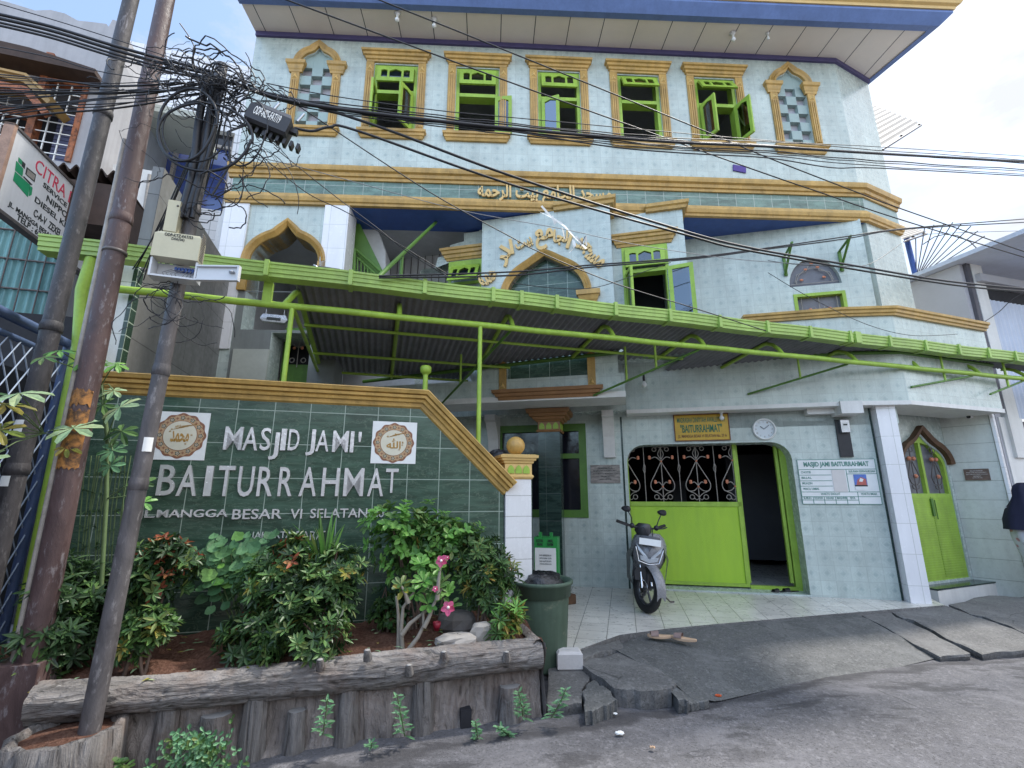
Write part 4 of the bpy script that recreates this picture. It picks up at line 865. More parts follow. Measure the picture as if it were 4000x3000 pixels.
# ================================================================ garden wall with the name of the mosque
GW = K.off(-.92)
gw = thing('garden_wall', 'green marble tiled sign wall with gold coping and steel name letters behind the planter', 'garden wall', GW.w(-.5, 0))
zc = GW.Z(1300, 1575); uLw = GW.U(330, 1700); uC = GW.U(1643, 1590); uRw = GW.U(1968, 1900); zRw = GW.Z(1966, 1930)
pts = [(uLw, zc), (uC, zc), (uRw, zRw)]
wl = MB('green_marble'); wl.poly(GW, [(uLw, .2), (uRw, .2), (uRw, zRw), (uC, zc), (uLw, zc)], -.20, 0); part('tiled_panel', wl, gw)
cpg = MB('gold_paint')
def miter(mb, fr, pts, steps):
    nr = []
    for i in range(len(pts)):
        a = np.array(pts[i]) - np.array(pts[i - 1]) if i else np.array(pts[1]) - np.array(pts[0]); b = np.array(pts[i + 1]) - np.array(pts[i]) if i < len(pts) - 1 else a
        a = a / np.linalg.norm(a); b = b / np.linalg.norm(b); na = np.array([-a[1], a[0]]); nb = np.array([-b[1], b[0]]); m = na + nb; nr.append(m / (m @ na))
    rows = [[fr.w(*(np.array(p) + nr[i] * o), d) for o, d in steps] for i, p in enumerate(pts)]; mb.grid(rows, smooth=False); mb.add(rows[0]); mb.add(rows[-1][::-1])
miter(cpg, GW, [(uLw - .02, zc), (uC, zc), (uRw, zRw)], [(-.015, 0), (0, .02), (.035, .025), (.04, .05), (.055, .055), (.075, .045), (.08, .075), (.105, .08), (.112, .06), (.12, .09), (.145, .10), (.15, .105), (.16, .10), (.16, -.22), (0, -.22)]); part('coping', cpg, gw)
P('mirror_steel', (.80, .79, .79), .2, .10, 6, .10, 7, metal=.55, bd=.04)
def letters(seq, y0, y1, name):
    b = MB('mirror_steel')
    for ch, x0, x1, *yy in seq:
        a0_, a1_ = (y0, y1) if not yy else yy
        xm = (x0 + x1) / 2; words(b, GW, ch, GW.U(x0, a0_), GW.U(x1, a0_), GW.Z(xm, a1_), GW.Z(xm, a0_), .002, .022, .006 if name != 'small' else .008)
    part('lettering', b, gw)
letters([('M', 885, 955, 1668, 1758), ('A', 958, 1016, 1670, 1760), ('S', 1025, 1065, 1672, 1760), ('J', 1060, 1097, 1690, 1796), ('I', 1104, 1124, 1676, 1760), ('D', 1133, 1175, 1678, 1760), ('J', 1203, 1237, 1678, 1780), ('A', 1240, 1290, 1682, 1764), ('M', 1304, 1365, 1684, 1767), ('I', 1372, 1386, 1686, 1768), ("'", 1402, 1414, 1688, 1728)], 0, 0, 'big')
letters([('B', 631, 698, 1816, 1935), ('A', 708, 784, 1818, 1937), ('I', 812, 840, 1820, 1938), ('T', 861, 924, 1820, 1938), ('U', 940, 1000, 1822, 1940), ('R', 1016, 1075, 1824, 1938), ('R', 1097, 1151, 1825, 1938), ('A', 1178, 1244, 1825, 1938), ('H', 1264, 1330, 1828, 1938), ('M', 1348, 1425, 1829, 1938), ('A', 1441, 1502, 1830, 1938), ('T', 1509, 1557, 1831, 1925)], 0, 0, 'big')
letters([('JL.MANGGA', 547, 893, 1990, 2030), ('BESAR', 913, 1104, 1988, 2027), ('VI', 1138, 1183, 1988, 2026), ('SELATAN', 1215, 1436, 1986, 2022), ('No', 1452, 1500, 1985, 2020), ('JAKARTA', 985, 1145, 2076, 2110), ('BARAT', 1160, 1290, 2074, 2108)], 0, 0, 'small')
P('cream_paint', (.60, .56, .44), .4, .08, 5, 0); P('brown_print', (.23, .10, .055), .5, .2, 12, 0); P('green_print', (.03, .06, .05), .5, .1, 12, 0); P('tan_print', (.45, .29, .16), .5, .2, 12, 0); P('gold_print', (.38, .21, .05), .35, .1, 8, 0)
for x0, x1, y0, y1, cx_, cy_, txt in ((597, 812, 1610, 1797, 706, 1702, '\ufeaa\ufee4\ufea4\ufee3'), (1452, 1626, 1648, 1811, 1538, 1730, '\ufdf2')):
    ca_, cb_ = GW.u(cx_, cy_); pw = (GW.U(x1, cy_) - GW.U(x0, cy_)) / 2; ph = (GW.Z(cx_, y0) - GW.Z(cx_, y1)) / 2; uc = (GW.U(x1, cy_) + GW.U(x0, cy_)) / 2; zc_ = (GW.Z(cx_, y0) + GW.Z(cx_, y1)) / 2
    sq = MB('paper'); sq.box(GW, uc - pw, uc + pw, zc_ - ph, zc_ + ph, 0, .008); md = part('medallion_tile', sq, gw)
    R = min(pw, ph) * .93; od = MB('brown_print')
    scal = [(ca_ + R * (1 + .035 * math.cos(12 * a)) * math.cos(a), cb_ + R * (1 + .035 * math.cos(12 * a)) * math.sin(a)) for a in [2 * math.pi * i / 96 for i in range(96)]]
    cir = lambda r, n=48: [(ca_ + r * math.cos(2 * math.pi * i / n), cb_ + r * math.sin(2 * math.pi * i / n)) for i in range(n)]
    od.poly(GW, scal, .008, .010); od.use('tan_print').poly(GW, [(ca_ + R * (.92 + .03 * math.cos(24 * a)) * math.cos(a), cb_ + R * (.92 + .03 * math.cos(24 * a)) * math.sin(a)) for a in [2 * math.pi * i / 96 for i in range(96)]], .010, .0115)
    for i in range(12):
        a = 2 * math.pi * i / 12
        for (rr, s_, mname) in ((.80, .085, 'green_print'), (.80, .05, 'cream_paint'), (.80, .028, 'brown_print')):
            c0 = (ca_ + R * rr * math.cos(a), cb_ + R * rr * math.sin(a)); od.use(mname).poly(GW, [(c0[0] + R * s_ * (1 + .3 * math.cos(5 * b)) * math.cos(b), c0[1] + R * s_ * (1 + .3 * math.cos(5 * b)) * math.sin(b)) for b in [2 * math.pi * j / 20 for j in range(20)]], .0115, .0130 + (.10 - s_) * .01)
        a += math.pi / 12
        od.use('brown_print'); c0 = (ca_ + R * .80 * math.cos(a), cb_ + R * .80 * math.sin(a)); od.poly(GW, [(c0[0] + R * .06 * math.cos(b) * (1.4 if abs(math.sin(2 * b)) < .5 else .6), c0[1] + R * .06 * math.sin(b) * (1.4 if abs(math.sin(2 * b)) < .5 else .6)) for b in [2 * math.pi * j / 16 for j in range(16)]], .0115, .0128)
    od.use('brown_print').poly(GW, cir(R * .68), .0115, .0135); od.use('cream_paint').poly(GW, cir(R * .655), .0135, .0145)
    od.use('gold_print'); words(od, GW, txt, ca_ - R * .36, ca_ + R * .36, cb_ - R * .3, cb_ + R * .22, .0145, .0165, .025)
    for i in range(7): a_ = random.uniform(0, 6.28); ring(od, GW, (ca_ + R * .45 * math.cos(a_), cb_ + R * .45 * math.sin(a_)), R * .03, .0155, .002, 6)
    for k in range(4): od.tube([GW.w(ca_ - R * .3 + k * .02, cb_ + R * (.28 + k * .05), .0155), GW.w(ca_ + R * .12 + k * .03, cb_ + R * (.38 + k * .05), .0155)], .0022, 4)
    part('ornament', od, md)
# gate post with its ball
gp_ = thing('gate_post', 'white tiled gate post with gold cap and ball ending the green wall', 'gate post', GW.w(GW.U(2022, 1900), 0, -.1))
p0, p1 = GW.U(1974, 2000, .02), GW.U(2076, 2000, .02); zq = GW.Z(2022, 1872, .02)
tile('post_tile', (.72, .71, .70), .40, .20, (.42, .41, .39), .004, .03, 0, .22, stain=.12, dz=.02, du=-p0 % .4)
sh = MB('post_tile'); sh.box(GW, p0, p1, .1, zq, -.24, .02); sh.use('dark_marble').box(GW, p1 + .001, p1 + .012, .1, zq, -.24, .012); part('shaft', sh, gp_)
zz = lambda y: GW.Z(2022, y, .05)
cpx = MB('gold_light'); block(cpx, GW, p0, p1, -.24, .02, [(zq, .004), (zz(1868), .012), (zz(1864), .02), (zz(1858), .022), (zz(1852), .006), (zz(1812), .006), (zz(1808), .02), (zz(1800), .024), (zz(1798), .04), (zz(1790), .045), (zz(1788), .06), (zz(1778), .065), (zz(1774), .03)])
cpx.use('lime_paint'); pc = (p0 + p1) / 2; pw_ = (p1 - p0); petals(cpx, GW, (pc - pw_ * .30, pc, pc + pw_ * .30), zz(1849), pw_ * .125, zz(1816) - zz(1849), .029); petals(cpx, Fr(GW.w(p1 + .008, 0, 0), GZ - 90), (.05, .14, .22), zz(1849), .032, zz(1816) - zz(1849), 0); part('capital', cpx, gp_)
bl = MB('gold_paint'); rb = .5 * (GW.U(2049, 1750, -.1) - GW.U(1979, 1750, -.1)); bl.ball(GW.w(GW.U(2014, 1750, -.1), GW.Z(2014, 1776, -.1) + rb * .92, -.1), rb, 24, 16); part('ball', bl, gp_)
# ================================================================ planter with moulded concrete logs
def bark(name, c1, c2, axis):
    t = NT(name); sc = {'u': (1.2, 1.2, 9), 'z': (8, 8, .9)}[axis]
    p = t.pos(sc); n1 = t.noise(p, 2.2, 8, .62, 1.6); n2 = t.noise(t.pos(), 3.0, 7, .7); n3 = t.noise(t.pos(), 40, 4)
    c = t.mix(t.rng(n1, .35, .65), c1, c2); c = t.mix(t.rng(n2, .48, .68, 0, .45), c, (.18, .115, .085)); c = t.mix(t.rng(n1, .40, .30, 0, .8), c, tuple(x * .25 for x in c1))
    c = t.mix(t.rng(n3, .6, .8, 0, .4), c, (.3, .28, .26))
    t.bump(t.math('ADD', n1, t.math('MULTIPLY', n3, .15)), 1.0, .05); return t.fin(c, .9, 0, .2)
bark('log_bark', (.135, .125, .118), (.27, .252, .24), 'u'); bark('stump_bark', (.115, .105, .10), (.25, .235, .225), 'z')
P('cut_wood', (.26, .25, .24), .85, .2, 8, .3, 50); 
bark('rock_face', (.18, .155, .14), (.31, .275, .255), 'z')
pl_ = thing('planter', 'grey brown concrete planter moulded like logs and stumps along the road edge', 'planter', K.w(-.3, 0))
uP0, uP1 = K.U(112, 2740), K.U(2118, 2600)
lg = MB('log_bark'); rows = []; N_ = 260
rs_ = random.Random(3)
ph = [(rs_.uniform(0, 6.28), rs_.randint(2, 9), rs_.uniform(.5, 4)) for _ in range(8)]
for i in range(N_ + 1):
    u = uP0 + (uP1 - uP0) * i / N_; r = []
    zc_ = .405 + .010 * math.sin(u * 1.7); R = .108 + .007 * math.sin(u * 2.3 + 1)
    for j in range(44):
        a = 2 * math.pi * j / 44; w1 = .5 * math.sin(u * 7 + a * 3) + .4 * math.sin(u * 17 - a * 5 + 1) + .3 * math.sin(u * 31 + a * 2); rr = R * (1 + sum(.012 * math.sin(p_ + n_ * a + f_ * u * 2) for p_, n_, f_ in ph)) - .014 * (1 - abs(math.sin(a * 9 + w1 * 1.6 + 1.3 * math.sin(u * 3.1)))) ** 4 - .010 * (1 - abs(math.sin(a * 5 - w1 * 2 + u * 4))) ** 5 + rs_.uniform(-.002, .002)
        r.append(K.w(u, zc_ + rr * math.sin(a) * 1.0, -.06 + rr * math.cos(a)))
    rows.append(r)
lg.grid(rows, closed=True); lg.use('cut_wood').add(rows[-1]); lg.add(rows[0][::-1]); part('log', lg, pl_)
for x, y in ((1255, 2592), (1735, 2560), (1600, 2612), (1978, 2560), (1438, 2555)):
    k_ = MB('stump_bark'); q = K.at(x, y, .05); k_.tube([q - np.array([0, 0, .03]), q + np.array([0, -.03, .03])], .026, 8, rs=[.032, .022]); k_.use('cut_wood').ball(q + np.array([0, -.03, .032]), .02, 8, 5, 1, 1, .35); part('knot', k_, pl_)
wf_ = MB('rock_face'); rows = []
for j in range(13):
    z = -.03 + .42 * j / 12; r = []
    for i in range(121):
        u = uP0 + (uP1 - uP0) * i / 120; d = -.075 + .02 * math.sin(u * 5 + 2 * math.sin(z * 9)) + .015 * math.sin(u * 13 + z * 14) + rs_.uniform(-.008, .008) + .05 * (1 - j / 12) ** 3
        r.append(K.w(u, z, d))
    rows.append(r)
wf_.grid(rows); part('face', wf_, pl_)
sd_ = MB('rock_face'); f_ = Fr(K.w(uP1, 0, -.0), GZ - 90); sd_.grid([[f_.w(a * .1, z, .02 + .012 * math.sin(a * 2.1 + z * 17) + rs_.uniform(-.006, .006)) for a in range(0, 12)] for z in [-.03 + .066 * j for j in range(9)]]); sd_.grid([[f_.w(a * .1, .498 + .03 * math.sin(k / 3 * 3.1) + rs_.uniform(-.004, .004), .02 - k * .03) for a in range(0, 12)] for k in range(4)]); part('end_face', sd_, pl_)
def stump(x0, x1, y0, y1, lean=0):
    s_ = MB('stump_bark'); c = (K.U(x0, y0, .02) + K.U(x1, y0, .02)) / 2; r = abs(K.U(x1, y0, .02) - K.U(x0, y0, .02)) / 2; z1 = K.Z((x0 + x1) / 2, y0, .02); rows = []
    for j in range(9):
        t_ = j / 8; z = -.03 + (z1 + .03) * t_; rr = r * (1.22 - .25 * t_)
        rows.append([K.w(c + lean * (1 - t_) + rr * (1 + .06 * math.sin(7 * a + 1) + .03 * math.sin(13 * a + j)) * math.cos(a), z, -.04 + rr * .8 * (1 + .05 * math.sin(9 * a)) * math.sin(a)) for a in [2 * math.pi * i / 26 for i in range(26)]])
    s_.grid(rows, closed=True); s_.use('cut_wood').add(rows[-1]); part('stump', s_, pl_)
for a in ((1328, 1402, 2690, 2930), (1620, 1696, 2655, 2905), (600, 688, 2780, 2960), (948, 1040, 2740, 2940), (775, 895, 2805, 2950), (1960, 2040, 2690, 2860, ), (180, 240, 2690, 2900), (1120, 1190, 2790, 2950)): stump(*a)
dh_ = MB('dark_room'); dh_.box(K, K.U(1802, 2870, .03), K.U(1845, 2870, .03), .0, .11, -.1, -.005); part('drain_hole', dh_, pl_)
so_ = NT('soil'); p = so_.pos(); n1 = so_.noise(p, 5, 8, .7); n2 = so_.noise(p, 45, 5, .7)
so_.bump(so_.math('ADD', n1, so_.math('MULTIPLY', n2, .6)), 1, .04); so_.fin(so_.mix(so_.rng(n2, .35, .75), so_.mix(so_.rng(n1, .3, .7), (.06, .028, .02), (.12, .055, .038)), (.19, .11, .08)), .95, 0, .1)
sl_ = MB('soil'); sl_.grid([[K.w(-3.8 + i * .06, .45 + .08 * j / 15 + .02 * math.sin(i * .9 + j) + rs_.uniform(-.008, .008), -.05 - .9 * j / 15) for i in range(84)] for j in range(16)]); struct('soil', sl_)
# ================================================================ boundary wall on the left of the porch
BW = K.off(-1.12)
bx0, bx1 = BW.U(330, 1240), BW.U(486, 1240)
bw = thing('boundary_wall', 'grey shade-toned tiled side wall with white end pier closing the porch behind the poles', 'wall', BW.w(bx1, 0))
tile('pier_tile', (.70, .71, .70), .60, .50, (.40, .41, .38), .004, .03, 0, .25, stain=.2)
b = MB('pier_tile'); b.box(BW, bx0, bx1, 0, 3.72, -.3, 0); part('pier', b, bw)
tile('edge_tile', (.03, .06, .04), .12, .13, (.30, .36, .30), .006, .15, 0, .2)
b = MB('edge_tile'); b.box(BW, bx1 + .001, bx1 + .035, 0, 3.66, -.1, .004); part('edge_trim', b, bw)
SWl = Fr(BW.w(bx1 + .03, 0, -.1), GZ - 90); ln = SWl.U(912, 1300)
tile('shaded_tile', (.17, .17, .165), .60, .50, (.06, .06, .06), .005, .10, 0, .4, stain=.35)  # pier tile darkened: shade put into the side wall's colour
b = MB('shaded_tile'); b.box(SWl, 0.01, ln, 0, SWl.Z(905, 1060), -.1, 0); part('side_wall', b, bw)
cw = MB('pale_wall'); cw.box(Fa, Fa.U(925, 1300), -8.93, 0, 3.6, .002, .03); part('inner_pier', cw, bw)
# dim back wall under the canopy, left part
# ================================================================ neighbours on the left
P('grey_render', (.36, .36, .38), .85, .10, 1.2, .3, 25, streak=.18, dirt='#8d8b88', dk=.28)
P('orange_frame', (.30, .105, .045), .6, .3, 6, .2, dirt='#4a2c20', dk=.4); P('ochre_roof', (.34, .21, .07), .5, .2, 8, .1); P('rust_roof', (.055, .035, .028), .8, .3, 6, .2)
N1 = K.off(-4.5); r1 = N1.U(402, 380)
nb1 = thing('neighbour_house', 'grey rendered house with orange framed grille window behind the poles', 'house', N1.w(r1 - 2, 0, -2))
zt1 = N1.Z(405, 100); wl1, wr1 = N1.U(-260, 400), N1.U(325, 420)
wb1, wt1 = N1.Z(300, 640), N1.Z(300, 335)
b = MB('grey_render'); rr_ = [(r1 - 6 + i * .2, zt1 + .03 * math.sin(i * 1.3) + (.05 if i % 3 else 0)) for i in range(30)]
b.poly(N1, [(r1 - 6, 0), (r1, 0), (r1 + .02, zt1 - .45), (r1 - .02, zt1 - .12), (r1 - .03, zt1 + .16), (r1 - .13, zt1 + .17), (r1 - .16, zt1)] + rr_[::-1], -5, 0, [[(wl1, wb1), (wr1, wb1), (wr1, wt1), (wl1, wt1)]], back=False); part('wall', b, nb1)
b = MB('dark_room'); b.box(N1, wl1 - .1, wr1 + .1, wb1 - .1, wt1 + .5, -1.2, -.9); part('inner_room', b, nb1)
b = MB('orange_frame'); um = N1.U(130, 480); zm = N1.Z(130, 450)
b.box(N1, wr1 - .05, wr1 + .02, wb1, wt1 + .1, -.1, .04); b.box(N1, um - .05, um + .05, wb1, wt1 + .5, -.1, .05); b.box(N1, wl1, um - .051, zm - .05, zm + .05, -.1, .04); b.box(N1, um + .051, wr1 - .051, wt1 - .03, wt1 + .06, -.1, .04); wfo = part('window', b, nb1)
b = MB('paper'); n = int((wr1 - wl1) / .19)
for i in range(n): b.box(N1, wl1 + .09 + i * .19, wl1 + .105 + i * .19, wb1, wt1, -.02, .0)
for i in range(int((wt1 - wb1) / .19)): b.box(N1, wl1, wr1 - .05, wb1 + .10 + i * .19, wb1 + .115 + i * .19, .001, .012)
part('grille', b, wfo)
P('blind', (.10, .11, .20), .5, .1, 6, 0)
b = MB('blind'); bu = N1.U(165, 560)
for i in range(14): b.box(N1, bu, wr1 - .12, wb1 + .02 + i * .07, wb1 + .08 + i * .07, -.2, -.19)
part('blind', b, wfo)
b = MB('rust_roof'); hz = N1.Z(340, 262)
b.poly(N1, [(N1.U(-300, 300), wt1 + .05), (wr1 + .25, wt1 + .02), (wr1 + .25, wt1 + .10), (N1.U(160, 300), wt1 + .25), (N1.U(-300, 300), wt1 + .3)], 0, .35); part('awning', b, nb1)
b = MB('ochre_roof'); pk = N1.u(72, 235, .6); lo_ = N1.u(155, 300, .6); pk = (pk[0], pk[1] - .22); lo_ = (lo_[0], lo_[1] - .2)
miter(b, N1, [(pk[0] - 1.6, pk[1] + .05), pk, (lo_[0] + .05, lo_[1] - .1)], [(0, .0), (0, .42), (.07, .44), (.08, .48), (.12, .48), (.12, 0)])
b.use('orange_frame'); miter(b, N1, [(pk[0] - 1.6, pk[1] - .1), (pk[0], pk[1] - .15), (lo_[0], lo_[1] - .28)], [(0, .3), (0, .4), (.10, .4), (.10, .3)]); part('hood', b, nb1)
tile('teal_sheet', (.16, .33, .34), 5, 5, (.1, .1, .1), 0, .1, 0, .5, stain=.45)
TS = K.off(-4.3); te = MB('teal_sheet'); u0, u1 = TS.U(-150, 1000), TS.U(300, 1000); z0, z1 = TS.Z(150, 1560), TS.Z(150, 860)
te.grid([[TS.w(u0 + (u1 - u0) * i / 160, z, .02 * math.sin(i * .55)) for i in range(161)] for z in (z0, z1)])
te.use('iron')
for k in range(6): te.tube([TS.w(u0, z0 + (z1 - z0) * (k + .5) / 6, .04), TS.w(u1, z0 + (z1 - z0) * (k + .5) / 6, .04)], .016, 5)
for k in range(6): te.tube([TS.w(u0 + (u1 - u0) * (k + .5) / 6, z0, .05), TS.w(u0 + (u1 - u0) * (k + .5) / 6, z1, .05)], .010, 5)
part('shutter', te, nb1)
b = MB('rust_roof'); a_ = K.off(-3.2); u0, u1 = a_.U(180, 650), a_.U(470, 700); zv = a_.Z(300, 655)
rows = [[a_.w(u0 + (u1 - u0) * i / 60, zv - .05 * j + .05 * math.sin(i * .62), -j * .6) for i in range(61)] for j in range(3)]
b.grid(rows); b.grid([[a_.w(u0 + (u1 - u0) * i / 60, z + .05 * math.sin(i * .62), -.01) for i in range(61)] for z in (zv, zv - .02)]); b.box(a_, u0, u1, zv - .75, zv - .12, -1.3, -.1); part('shed_roof', b, nb1)
# white gridded building
N2 = K.off(-6.6)
tile('grid_tile', (.66, .66, .68), .26, .22, (.34, .35, .37), .008, .03, 0, .3, stain=.10)
nb2 = thing('tiled_building', 'white grid tiled building with concrete awning and blue window left of the mosque', 'building', N2.w(N2.U(700, 500), 0, -2))
u0, u1, z1 = r1 + .3, N2.U(1010, 600), N2.Z(730, 208)
wa, wb_ = N2.U(560, 560), N2.U(905, 600); wz0, wz1 = N2.Z(700, 800), N2.Z(700, 480)
b = MB('grid_tile'); b.poly(N2, [(u0 - 4, 0), (u1, 0), (u1, z1), (u0 - 4, z1)], -3, 0, [[(wa, wz0), (wb_, wz0), (wb_, wz1), (wa, wz1)]], back=False); part('wall', b, nb2)
b = MB('pale_wall'); b.box(N2, N2.U(430, 420, 1.2), N2.U(800, 470, .9), N2.Z(600, 432, 1.2), N2.Z(600, 405, 1.2), 0, 1.2); part('awning', b, nb2)
P('blue_glass', (.05, .08, .26), .08, .2, 1.5, 0, spec=.8)
b = MB('blue_glass'); b.box(N2, wa, wb_, wz0, wz1, -.3, -.2); wfo = part('window', b, nb2)
b = MB('iron_light')
for u in (wa + .02, (wa * 2 + wb_) / 3, (wa + 2 * wb_) / 3, wb_ - .03): b.box(N2, u - .03, u + .03, wz0, wz1, -.2, -.1)
b.box(N2, wa, wb_, wz1 - .35, wz1 - .28, -.18, -.12); b.use('dark_window').box(N2, wa, wb_, wz1 - .27, wz1, -.16, -.14); part('frame', b, wfo)
b = MB('white_paint'); Nq = K.off(-4.9); b.poly(Nq, [Nq.u(*q) for q in ((440, 1000), (440, 640), (520, 655), (600, 668), (620, 690), (660, 770), (700, 1100))], -.4, 0); b.use('iron_light').tube([Nq.w(*Nq.u(590, 690), .05), Nq.w(*Nq.u(545, 1000), .05)], .03, 6); part('side_parapet', b, nb2)
# shop sign on the left
tx = dist(62, 500, 4.5); SG = Fr(tx, GZ - 90); z1 = tx[2]; z0 = SG.Z(5, 822); sl_n = SG.U(18, 700)
se = SG.U(378, 870)
sg_ = thing('shop_sign', 'white shop sign board with red and black lettering and a green printing machine', 'sign', SG.w(se / 2, (z0 + z1) / 2))
P('sign_white', (.66, .66, .67), .45, .06, 4, 0, streak=.15); P('sign_red', (.60, .05, .10), .5, .1, 6, 0); P('sign_green', (.015, .26, .11), .5, .1, 6, 0); P('rust_frame', (.30, .19, .14), .7, .3, 9, .2)
b = MB('sign_white'); b.box(SG, .0, se, z0, z1, -.06, .0); part('board', b, sg_)
b = MB('rust_frame'); b.box(SG, -.05, -.001, z0 - .03, z1 + .03, -.08, .02); b.use('iron').box(SG, -.05, se + .03, z1 + .001, z1 + .03, -.08, .02); b.use('iron').box(SG, -.05, se + .03, z0 - .04, z0 - .001, -.08, .02); part('frame', b, sg_)
H = z1 - z0
def sgw(mname, txt, px0, py0, px1, py1, h, bold=.01):
    m = MB(mname); a = SG.u(px0, py0); c = SG.u(px1, py1); words(m, SG, txt, a[0], c[0], a[1] - h / 2, a[1] + h / 2, .001, .005, bold); return m
b = sgw('sign_red', 'CITRA DIESEL', 140, 640, 378, 815, H * .17, -.004); part('lettering', b, sg_)
for tx_, a, c, h in (('SERVICE INJECTION', (168, 722), (378, 875), .085), ('NIPPON DENSO', (182, 772), (378, 905), .085), ('DIESEL KIKI, DELPHI', (136, 778), (378, 930), .085), ('C-A-V  ZEXEL', (132, 828), (240, 905), .10), ('JL. MANGGA BESAR VI', (32, 795), (225, 920), .075), ('TELP : 629 0', (65, 845), (190, 925), .075)):
    b = MB('ink'); a_, c_ = SG.u(*a), SG.u(*c); words(b, SG, tx_, a_[0], c_[0], a_[1] - h * H / 2, a_[1] + h * H / 2, .001, .005, .012); part('lettering', b, sg_)
b = MB('sign_green')
P2 = lambda *q: [SG.u(*c) for c in q]
b.poly(SG, P2((50, 704), (113, 742), (128, 735), (117, 765), (108, 770), (58, 705), (63, 628), (70, 615), (92, 645), (94, 678), (60, 667)), .001, .003) if False else None
b.poly(SG, P2((58, 670), (116, 722), (108, 770), (50, 704)), .001, .004); b.poly(SG, P2((63, 628), (90, 660), (86, 690), (58, 665)), .001, .004); b.poly(SG, P2((72, 614), (86, 628), (84, 645), (71, 632)), .001, .004); b.poly(SG, P2((116, 726), (126, 733), (122, 762), (112, 766)), .001, .004)
b.use('ink').poly(SG, P2((104, 652), (140, 682), (134, 712), (98, 680)), .001, .003); b.use('iron_light').poly(SG, P2((107, 661), (136, 685), (131, 705), (102, 681)), .003, .005); b.use('ink').poly(SG, P2((86, 628), (99, 640), (95, 660), (84, 648)), .001, .003); b.poly(SG, P2((88, 690), (92, 688), (126, 722), (118, 722)), .004, .006)
part('picture', b, sg_)
# blue mesh gate on the left edge
P('navy_paint', (.055, .085, .17), .45, .2, 6, .1, 50); P('mesh_wire', (.30, .36, .46), .45, .2, 8, 0)
q0 = dist(270, 1345, 3.9); FG = Fr(q0, GZ - 90); FGz = q0[2]
fg = thing('mesh_fence', 'blue steel gate leaf with diamond wire mesh at the left edge', 'fence', FG.w(-1, 0))
b = MB('navy_paint'); b.tube([FG.w(-2.2, FGz, 0), FG.w(0, FGz, 0)], .04, 8); b.tube([FG.w(-2.2, FGz - .14, 0), FG.w(0, FGz - .14, 0)], .025, 8); b.tube([FG.w(0, .3, 0), FG.w(0, FGz, 0)], .035, 8); b.tube([FG.w(.22, .3, .0), FG.w(.22, FGz - .25, .0)], .03, 8); b.tube([FG.w(-2.2, .5, 0), FG.w(0, .5, 0)], .03, 8); part('frame', b, fg)
b = MB('mesh_wire'); 
for i in range(-24, 40):
    for sg__ in (1, -1):
        pts = []
        a0_ = -2.2 + i * .13
        z_lo, z_hi = .5, FGz - .14; L_ = (z_hi - z_lo) * .62
        ua, ub2 = (a0_, a0_ + L_) if sg__ > 0 else (a0_ + L_, a0_)
        # clip to the leaf
        def clipz(u_): return z_lo + (z_hi - z_lo) * ((u_ - ua) / (ub2 - ua))
        lo_u, hi_u = max(min(ua, ub2), -2.2), min(max(ua, ub2), 0)
        if hi_u - lo_u < .05: continue
        b.tube([FG.w(lo_u, clipz(lo_u), .012 * sg__), FG.w(hi_u, clipz(hi_u), .012 * sg__)], .006, 4, cap=False)
part('mesh', b, fg)
b = MB('dark_room'); ds = Fr(FG.w(-.6, 0, -.9), GZ - 90)
b.box(ds, -2.5, 2.2, 0, FGz - .05, -.1, 0); b.box(TS, TS.U(-200, 1500), TS.U(330, 1400), 0, z0 - .0 if False else TS.Z(150, 1235), .06, .1); part('dark_shed', b, nb1)
# ================================================================ neighbours on the right
N3 = K.off(-1.75); u3 = N3.U(3783, 1110)
nb3 = thing('neighbour_workshop', 'pale corrugated workshop with grey side wall and wide roof right of the mosque', 'workshop', N3.w(u3 + 2, 0, -1))
P('plain_grey', (.40, .39, .41), .8, .06, 1.5, .15, 30); P('pale_metal', (.52, .56, .66), .5, .08, 2, 0, streak=.12); P('dark_post', (.09, .085, .10), .6, .2, 5, 0); P('purple_door', (.075, .06, .075), .6, .2, 3, 0)
S3 = Fr(N3.w(u3, 0), GZ - 90 - 1.5); zs3 = S3.Z(3770, 1035)
b = MB('plain_grey'); b.box(S3, 0, 6, 0, zs3, -.15, 0); part('side_wall', b, nb3)
b = MB('dark_post'); b.box(N3, u3 - .05, u3 + .05, 3.0, zs3 + .1, -.1, .06); b.use('white_paint').box(N3, u3 + .055, u3 + .35, 2.2, zs3 + .1, -.1, .07); part('corner_post', b, nb3)
b = MB('pale_metal'); zc3 = N3.Z(3830, 1165); b.grid([[N3.w(u3 + .35 + i * .02, z, .012 * math.sin(i * 1.05)) for i in range(200)] for z in (2.9, zc3)]); b.use('dark_room').box(N3, u3 + .3, u3 + 4.2, zc3, zc3 + .25, -.2, -.02); part('metal_wall', b, nb3)
b = MB('pale_metal'); zr3 = S3.Z(3760, 1041); b.box(N3, u3 - .35, u3 + 5, zr3 + .02, zr3 + .10, -3.5, 1.6); b.use('plain_grey').box(N3, u3 + .1, u3 + 5, zr3 - .35, zr3 - .2, -.1, .15); part('roof', b, nb3)
b = MB('purple_door'); b.box(N3, u3 + .5, u3 + 3.5, 0.1, 2.86, -.3, -.05); 
for k in range(12): b.box(N3, u3 + .55 + k * .24, u3 + .57 + k * .24, .1, 2.86, -.05, -.03)
part('door', b, nb3)
b = MB('white_paint'); b.box(N3, u3 - .1, u3 + .5, 0, 2.9, -.3, .02); part('pier', b, nb3)
bl_ = MB('blue_paint'); S3z = zs3 + .05
cb0 = S3.u(3580, 1092, .0); far = S3.U(3555, 1110)
fsp = thing('spike_fan', 'fan of thin iron spikes with blue rail on the grey wall beside the mosque', 'spike guard', S3.w(cb0[0], cb0[1]))
